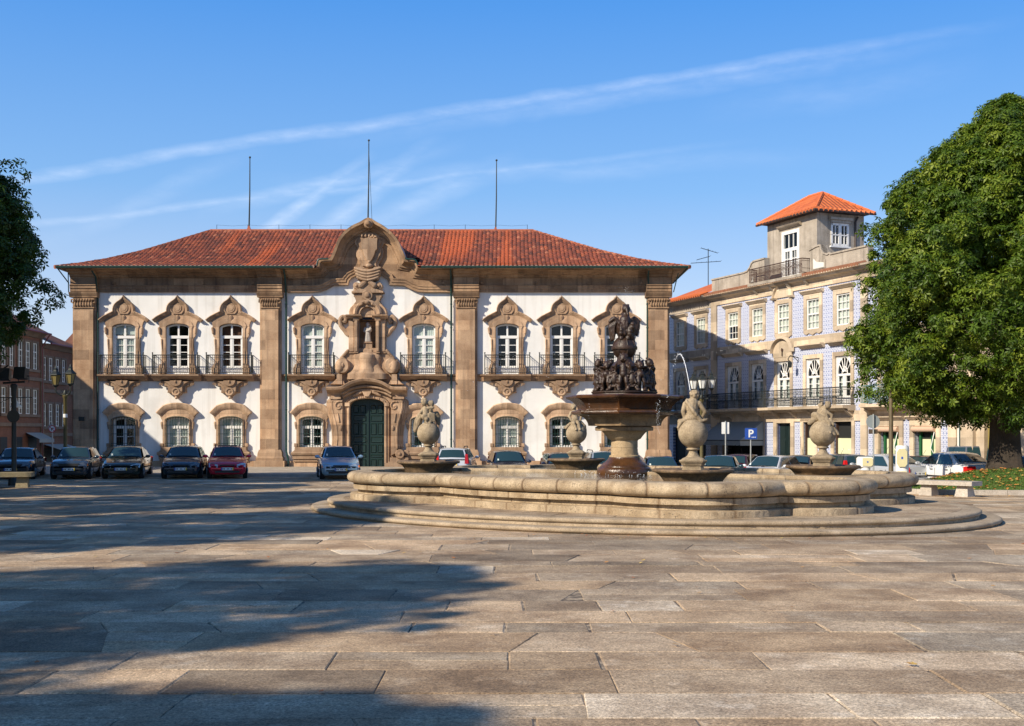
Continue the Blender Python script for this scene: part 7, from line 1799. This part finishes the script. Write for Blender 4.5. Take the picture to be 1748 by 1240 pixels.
for (i,j), k in list(idx.items()):
    if all(q in idx for q in ((i+1,j),(i+1,j+1),(i,j+1))): Fc.append((k, idx[(i+1,j)], idx[(i+1,j+1)], idx[(i,j+1)]))
mb = MB(); mb.add(V, Fc)
edge = []
for i in range(len(LAWN)):
    a, b = Vector(LAWN[i]), Vector(LAWN[(i+1)%len(LAWN)])
    for k in range(6): edge.append(a.lerp(b, k/6))
# skirt joining the gridded lawn to its kerb line
cen = Vector((20, 41.5)); E1 = [(p.x, p.y, .125) for p in edge]; E2 = []
for p in edge:
    d = (cen-p).normalized(); q = p+d*1.0; E2.append((q.x, q.y, lz(q.x, q.y)-.012))
n = len(E1); mb.add(E1+E2, [(i,(i+1)%n,n+(i+1)%n,n+i) for i in range(n)])
o = mb.build('lawn', M['lawn'], None, 70, recalc=False); o['kind'] = 'structure'
mb = MB()
for i in range(n):
    a, b = edge[i], edge[(i+1)%n]; d = (b-a).normalized(); nn = Vector((-d.y, d.x)); nn = nn if (cen-a).dot(nn) < 0 else -nn
    g_ = .006 if i % 2 == 0 else 0
    a_ = a+d*g_; q = [a_, b, b+nn*.16, a_+nn*.16]; mb.add([(p.x,p.y,-.1) for p in q]+[(p.x,p.y,.165) for p in q], [(4,5,6,7),(0,1,5,4),(1,2,6,5),(2,3,7,6),(3,0,4,7)])
o = mb.build('lawn_kerb', M['concrete'], None, 0); o['kind'] = 'structure'
rr = random.Random(4)
t = NT('grass_blades'); oi = t.n('ShaderNodeAttribute'); oi.attribute_name = 'tone'; cc = t.ramp(oi.outputs['Fac'], [(0, (.035,.075,.008)), (.6, (.07,.15,.015)), (1, (.13,.19,.03))]); t.bsdf(cc, .55, spec=.3); M['grass'] = t.mat
V, Fc, C = [], [], []
k = 0
while k < 42000:
    x, y = rr.uniform(12.7, 24), rr.uniform(37.5, 45.6)
    if not inside(x, y): continue
    k += 1; z = lz(x, y)-.01; a = rr.uniform(0, 6.28); hgt = rr.uniform(.03, .085); w_ = .011; dx, dy = math.cos(a)*w_, math.sin(a)*w_; b = len(V); q = hgt*.6
    V += [(x-dx,y-dy,z),(x+dx,y+dy,z),(x+rr.uniform(-q,q),y+rr.uniform(-q,q),z+hgt)]; Fc.append((b,b+1,b+2)); c = rr.random(); C += [c]*3
me = bpy.data.meshes.new('grass'); me.from_pydata(V, [], Fc); at_ = me.attributes.new('tone', 'FLOAT', 'POINT'); at_.data.foreach_set('value', C); me.update()
o = link_mesh('grass', me, M['grass']); tag(o, 'short green grass on the sloping lawn', 'grass', None, 'stuff')
t = NT('fallen_leaf'); oi = t.n('ShaderNodeAttribute'); oi.attribute_name = 'tone'; cc = t.ramp(oi.outputs['Fac'], [(0, (.30,.085,.025)), (.4, (.42,.15,.035)), (.75, (.50,.27,.06)), (1, (.55,.42,.12))]); t.bsdf(cc, .7); M['deadleaf'] = t.mat
V, Fc, C = [], [], []
def leaf(x, y, z, s, up=1.0):
    b = len(V); a = rr.uniform(0, 6.28); c = rr.random(); tx, ty = rr.uniform(-.5,.5), rr.uniform(-.5,.5)
    V.append((x, y, z+.01))
    for k in range(10):
        q = s*(1 if k % 2 == 0 else .5)*rr.uniform(.85,1.1); u, v_ = q*math.cos(a+k*math.pi/5), q*math.sin(a+k*math.pi/5); V.append((x+u, y+v_, z+.012+max(-.008, up*(tx*u+ty*v_))))
    Fc.extend([(b, b+1+k, b+1+(k+1)%10) for k in range(10)]); C.extend([c]*11)
k = 0
while k < 2100:
    x, y = 17.5+rr.gauss(0, 3.6), 41+rr.gauss(0, 2.6)
    if not inside(x, y) or y > 45: continue
    k += 1; leaf(x, y, lz(x, y)+.045, rr.uniform(.035, .075))
for k in range(60): x, y = rr.uniform(12, 20), 37.4-abs(rr.gauss(0,.5)); leaf(x, y, .01, rr.uniform(.04,.065), .5)
for k in range(45): x, y = rr.uniform(-9, 10), rr.uniform(8, 23); leaf(x, y, .012, rr.uniform(.025,.05), .5)
for k in range(50): x, y = rr.uniform(-2, 9), rr.uniform(21.8, 23.2); leaf(x, y, .012, rr.uniform(.02,.04), .5)
me = bpy.data.meshes.new('fallen_leaves'); me.from_pydata(V, [], Fc); at_ = me.attributes.new('tone', 'FLOAT', 'POINT'); at_.data.foreach_set('value', C); me.update()
o = link_mesh('fallen_leaves', me, M['deadleaf']); tag(o, 'orange brown fallen leaves scattered on the lawn and plaza', 'fallen leaves', None, 'stuff')

# ------------------------------------------------------------------ trees
def leafmat(name, dark, mid, light):
    t = NT(name); at_ = t.n('ShaderNodeAttribute'); at_.attribute_name = 'tone'
    cc = t.ramp(at_.outputs['Fac'], [(0, dark), (.55, mid), (1, light)])
    d = t.bsdf(cc, .5, spec=.32); d.inputs['Subsurface Weight'].default_value = 0
    tr = t.n('ShaderNodeBsdfTranslucent'); t.l(t.mix(.5, cc, (.12, .20, .01)), tr.inputs[0]); mx = t.n('ShaderNodeMixShader'); mx.inputs[0].default_value = .22
    t.l(d.outputs[0], mx.inputs[1]); t.l(tr.outputs[0], mx.inputs[2]); t.l(mx.outputs[0], t.out.inputs[0]); return t.mat
M['leaves'] = leafmat('sweetgum_leaves', (.022, .052, .004), (.075, .130, .008), (.20, .25, .022))
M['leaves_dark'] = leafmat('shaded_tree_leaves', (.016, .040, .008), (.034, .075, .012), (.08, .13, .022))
M['bark'] = stone('tree_bark', (.022, .017, .012), (.07, .052, .036), 2.5, None, .5, .9, .3, .95, .5)
def crown_mesh(name, prof, zlo, zhi, seed, nclump, per, ls, tone0=0.0, holes=1.05):
    """leaf sprigs on many clumps spread through the crown's outer shell; prof(z) gives the radius at a height"""
    rr = random.Random(seed); V, Fc, C = [], [], []
    clumps = []
    for k in range(nclump):
        z = zlo+(zhi-zlo)*rr.random()**.92; Rz = prof(z); a = rr.uniform(0, 6.2832)
        lob = 1+.10*math.sin(3*a+z*.9+seed)+.07*math.sin(7*a-z*1.7)+rr.gauss(0,.05)
        f = rr.random()**.30; r = Rz*lob*f
        # thin places where the light and the sky come through
        hole = math.sin(a*4.1+z*1.3+seed)*math.sin(z*2.1-a*2.3)+.5*math.sin(a*9+z*3.1)
        if hole > holes and f > .5: continue
        r *= 1; cr_ = rr.uniform(.38, .80)*(.6+.4*min(1,Rz/3))
        if rr.random() < .09:      # young shoots standing out of the crown
            q = Rz*lob*rr.uniform(.98, 1.06); clumps.append((q*math.cos(a), q*math.sin(a), z+.35, .20, .12))
        clumps.append((r*math.cos(a), r*math.sin(a), z+rr.uniform(-.3,.3), cr_, rr.gauss(0,.2)))
    for (cx0, cy0, cz0, cr_, tn) in clumps:
        out = Vector((cx0, cy0, (cz0-(zlo+zhi)/2)*.5+.6)); out = out.normalized() if out.length > .1 else Vector((0,0,1))
        for _ in range(per):
            d = Vector((rr.gauss(0,1), rr.gauss(0,1), rr.gauss(0,1))).normalized(); d = (d+out*.55).normalized()
            p = Vector((cx0, cy0, cz0))+Vector((d.x*cr_, d.y*cr_, d.z*cr_*.8))*rr.uniform(.55,1.08)
            up = (d*.6+Vector((0,0,.55))+Vector((rr.gauss(0,.35),rr.gauss(0,.35),rr.gauss(0,.25)))).normalized(); sd = up.orthogonal().normalized(); fw = up.cross(sd)
            a0 = rr.uniform(0, 6.28); s = ls*rr.uniform(.7,1.25); c = max(0, min(1, .5+tn+tone0+rr.gauss(0,.16)))
            for q in range(5):       # five pointed lobes around one stalk
                an = a0+q*1.2566; di = sd*math.cos(an)+fw*math.sin(an); pe = sd*math.cos(an+1.5708)+fw*math.sin(an+1.5708)
                L = s*rr.uniform(.8,1.15); dr = -up*L*rr.uniform(.15,.55); b = len(V)
                V.extend([p+di*L*.08, p+di*L*.5+pe*L*.20+dr*.35, p+di*L+dr, p+di*L*.5-pe*L*.20+dr*.35]); Fc.append((b,b+1,b+2,b+3)); C.extend([c]*4)
    me = bpy.data.meshes.new(name); me.from_pydata([tuple(v) for v in V], [], Fc); at_ = me.attributes.new('tone', 'FLOAT', 'POINT'); at_.data.foreach_set('value', C); me.update(); return me
def trunk_mb(h0, h1, r0, r1, zhi, spread, seed):
    rr = random.Random(seed); mb = MB(); n = 26
    prof = [(r0*1.45,-.3),(r0*1.28,.06),(r0*1.12,.3),(r0*1.02,.7),(r0*.96,1.3),(r0*.93,2.0),(r1,h1)]
    mb.lathe(prof, n, (0,0,0), lambda a: 1+.06*math.sin(5*a+1)+.04*math.sin(11*a))
    mb.tube([(0,0,h1-.3),(.15,.1,h1+(zhi-h1)*.35),(0,.1,h1+(zhi-h1)*.85)], r1*.95, 10, .06)
    for k in range(11):
        a = k*2.4+rr.uniform(-.3,.3); z = h1-.4+(zhi-h1)*.62*k/10; L = spread*(1-.055*k)*rr.uniform(.7,.95)
        mb.tube(smooth_path_3([(0,0,z-.3),(L*.3*math.cos(a),L*.3*math.sin(a),z+.45),(L*.65*math.cos(a+.1),L*.65*math.sin(a+.1),z+.9),(L*math.cos(a+.15),L*math.sin(a+.15),z+1.1+.8*rr.random())]), r1*.42, 7, .03)
    return mb
def interp(tab):
    def f(z):
        if z <= tab[0][0]: return tab[0][1]
        for (a, b), (c, d) in zip(tab, tab[1:]):
            if z <= c: return b+(d-b)*(z-a)/(c-a)
        return tab[-1][1]
    return f
TX, TY = cx_(1716, 42.0), 42.0
tz = lz(TX, TY)
prof1 = interp([(2.6,1.2),(3.1,3.0),(3.8,4.2),(4.8,4.95),(5.8,4.9),(7.2,4.5),(8.7,4.2),(10.2,3.4),(11.6,2.5),(12.4,1.6),(13.1,.8),(13.6,.25)])
e = empty('sweetgum_tree', (TX, TY, tz), 0, 'big bright green tree with thick dark trunk on the sunlit lawn', 'tree', 'trees around the plaza')
me = crown_mesh('crown', lambda z: prof1(z+tz), 2.7-tz, 13.6-tz, 3, 1950, 46, .165, .02); link_mesh('crown', me, M['leaves'], e)
trunk_mb(0, 2.6, .54, .42, 11, 4.2, 2).build('trunk', M['bark'], e, 50)
prof2 = interp([(4.4,1.2),(5.0,2.3),(5.7,3.1),(6.4,3.5),(7.2,3.75),(8.0,3.95),(9.5,4.0),(10.4,3.6),(11,3.2),(12.0,2.4),(12.8,1.5),(13.4,.6)])
me2 = crown_mesh('crown', prof2, 4.6, 13.4, 8, 1150, 26, .21, 0)
me3 = crown_mesh('crown', prof2, 4.4, 13.6, 12, 760, 20, .23, 0, .45)
tk = trunk_mb(0, 3.2, .42, .32, 11, 3.6, 5)
def left_tree(x, y, label, s=1.0, rz=0.0, me=None):
    e = empty('plaza_tree', (x, y, 0), rz, label, 'tree', 'trees around the plaza', s)
    link_mesh('crown', me or me2, [], e)
    o = bpy.data.objects.new('trunk', left_tree.tm) if left_tree.tm else tk.build('trunk', M['bark'], e, 50)
    if left_tree.tm: col.objects.link(o); o.parent = e
    left_tree.tm = o.data; return e
left_tree.tm = None
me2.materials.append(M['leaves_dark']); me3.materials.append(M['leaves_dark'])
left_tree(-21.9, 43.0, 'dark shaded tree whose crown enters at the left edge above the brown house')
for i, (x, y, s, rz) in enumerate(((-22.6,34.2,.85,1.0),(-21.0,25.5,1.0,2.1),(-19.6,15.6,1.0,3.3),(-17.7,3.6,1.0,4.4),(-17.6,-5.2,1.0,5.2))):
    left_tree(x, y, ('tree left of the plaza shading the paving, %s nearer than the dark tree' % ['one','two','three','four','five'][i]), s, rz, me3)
# ------------------------------------------------------------------ sun, sky, camera
AZ, EL = 51.0, 33.0       # sun: degrees left of straight behind the camera, and height
sd = Vector((-math.sin(R(AZ))*math.cos(R(EL)), -math.cos(R(AZ))*math.cos(R(EL)), math.sin(R(EL))))
L = bpy.data.lights.new('sun', 'SUN'); L.energy = 4.1; L.angle = R(.53); L.color = (1.0, .885, .715)
so = bpy.data.objects.new('sun', L); col.objects.link(so); so.rotation_euler = sd.to_track_quat('Z', 'Y').to_euler(); so.location = (-30, -30, 40)
w = bpy.data.worlds.new('World'); scene.world = w; w.use_nodes = True
nt = w.node_tree; nt.nodes.clear(); N = nt.nodes; lk = nt.links.new
out = N.new('ShaderNodeOutputWorld'); bg = N.new('ShaderNodeBackground'); sky = N.new('ShaderNodeTexSky'); sky.sky_type = 'NISHITA'; sky.sun_disc = False
sky.sun_elevation = R(EL); sky.sun_rotation = math.atan2(sd.x, sd.y); sky.altitude = 200; sky.air_density = 1.0; sky.dust_density = .35; sky.ozone_density = 3.2
bg.inputs['Strength'].default_value = .15
# high cirrus streaks and old contrails, as bands along great circles of the sky
tc = N.new('ShaderNodeTexCoord'); D = tc.outputs['Generated']
def mth(op, a, b=None):
    o = N.new('ShaderNodeMath'); o.operation = op
    for i, x in enumerate((a, b)):
        if x is None: continue
        if hasattr(x, 'links'): lk(x, o.inputs[i])
        else: o.inputs[i].default_value = x
    return o.outputs[0]
def rampn(f, stops):
    o = N.new('ShaderNodeValToRGB'); e = o.color_ramp.elements
    while len(e) < len(stops): e.new(.5)
    for s, (p, c) in zip(e, stops): s.position = p; s.color = (c, c, c, 1)
    lk(f, o.inputs[0]); return o.outputs[0]
def direc(px, py): return Vector(((px-CX)/F, 1.0, (HY-py)/F)).normalized()
def noise_w(scale, sc, detail=5):
    mp = N.new('ShaderNodeMapping'); mp.inputs['Scale'].default_value = sc; lk(D, mp.inputs[0]); n = N.new('ShaderNodeTexNoise'); n.inputs['Scale'].default_value = scale; n.inputs['Detail'].default_value = detail; n.inputs['Roughness'].default_value = .6; lk(mp.outputs[0], n.inputs['Vector']); return n.outputs['Fac']
wob = noise_w(9, (1,1,1), 3); tex = noise_w(34, (1,1,3.2), 7)
def band(p0, p1, width, strength, fade0, fade1, sharp=.5):
    a, b = direc(*p0), direc(*p1); n = a.cross(b).normalized(); t = (b-a).normalized()
    if n.z < 0: n = -n
    v = N.new('ShaderNodeVectorMath'); v.operation = 'DOT_PRODUCT'; lk(D, v.inputs[0]); v.inputs[1].default_value = n
    u = N.new('ShaderNodeVectorMath'); u.operation = 'DOT_PRODUCT'; lk(D, u.inputs[0]); u.inputs[1].default_value = t
    off = mth('ADD', v.outputs['Value'], mth('MULTIPLY', mth('SUBTRACT', wob, .5), width*2.2))
    d = mth('DIVIDE', mth('ABSOLUTE', off), width)
    core = rampn(d, [(0.0, 1.0), (sharp, .55), (1.0, 0.0)])
    # u runs 0..1 between the two ends
    ua, ub = a.dot(t), b.dot(t); uu = mth('DIVIDE', mth('SUBTRACT', u.outputs['Value'], ua), ub-ua)
    along = mth('MULTIPLY', rampn(uu, [(0.0, 0.0), (fade0, 1.0)]), rampn(uu, [(1-fade1, 1.0), (1.0, 0.0)]))
    return mth('MULTIPLY', mth('MULTIPLY', core, along), mth('MULTIPLY', rampn(tex, [(.34, .45), (.66, 1.2)]), strength))
bands = [band((-260,352),(1760,36), .0066, .17, .15, .22), band((500,250),(1700,62), .011, .10, .4, .3), band((-300,425),(1300,240), .0042, .15, .25, .3),
  band((400,318),(1500,262), .010, .07, .3, .4), band((430,410),(640,255), .007, .26, .2, .5), band((330,370),(800,250), .008, .16, .3, .5), band((500,425),(760,225), .010, .18, .3, .5), band((20,440),(470,250), .010, .07, .4, .4), band((560,400),(900,270), .012, .14, .4, .4), band((1180,190),(1700,110), .016, .05, .4, .4)]
tot = bands[0]
for b_ in bands[1:]: tot = mth('MAXIMUM', tot, b_)
# low summer haze whitening the sky towards the horizon
sp = N.new('ShaderNodeSeparateXYZ'); lk(D, sp.inputs[0])
hs = N.new('ShaderNodeHueSaturation'); hs.inputs['Saturation'].default_value = 1.42; hs.inputs['Hue'].default_value = .508; lk(sky.outputs[0], hs.inputs['Color'])
gr = N.new('ShaderNodeValToRGB'); e_ = gr.color_ramp.elements
while len(e_) < 5: e_.new(.5)
for s_, (p, c) in zip(e_, [(0.0, (3.0,3.1,3.4)), (.09, (2.5,2.8,3.45)), (.20, (1.15,2.1,3.55)), (.345, (.46,1.45,3.5)), (.60, (.28,.70,1.6))]): s_.position = p; s_.color = (*c, 1)
lk(sp.outputs[2], gr.inputs[0])
hz = N.new('ShaderNodeMix'); hz.data_type = 'RGBA'; hz.inputs[0].default_value = .82; lk(hs.outputs[0], hz.inputs[6]); lk(gr.outputs[0], hz.inputs[7])
mx = N.new('ShaderNodeMix'); mx.data_type = 'RGBA'; lk(mth('MINIMUM', tot, 1.0), mx.inputs[0]); lk(hz.outputs[2], mx.inputs[6]); mx.inputs[7].default_value = (5.4, 5.6, 6.0, 1)
lk(mx.outputs[2], bg.inputs[0]); lk(bg.outputs[0], out.inputs[0])
cam = bpy.data.cameras.new('camera'); co = bpy.data.objects.new('camera', cam); col.objects.link(co)
co.location = (0, 0, EYE); co.rotation_euler = (R(90), 0, 0); cam.sensor_fit = 'HORIZONTAL'; cam.sensor_width = 36; cam.lens = 36*F/1748
cam.shift_y = (HY-620)/1748; cam.clip_start = .1; cam.clip_end = 5000
scene.camera = co
vs_ = scene.view_settings; vs_.view_transform = 'Standard'; vs_.look = 'None'; vs_.gamma = 1; vs_.exposure = .66
try: vs_.use_curve_mapping = False
except Exception: pass
scene.cycles.max_bounces = 6; scene.cycles.transparent_max_bounces = 10
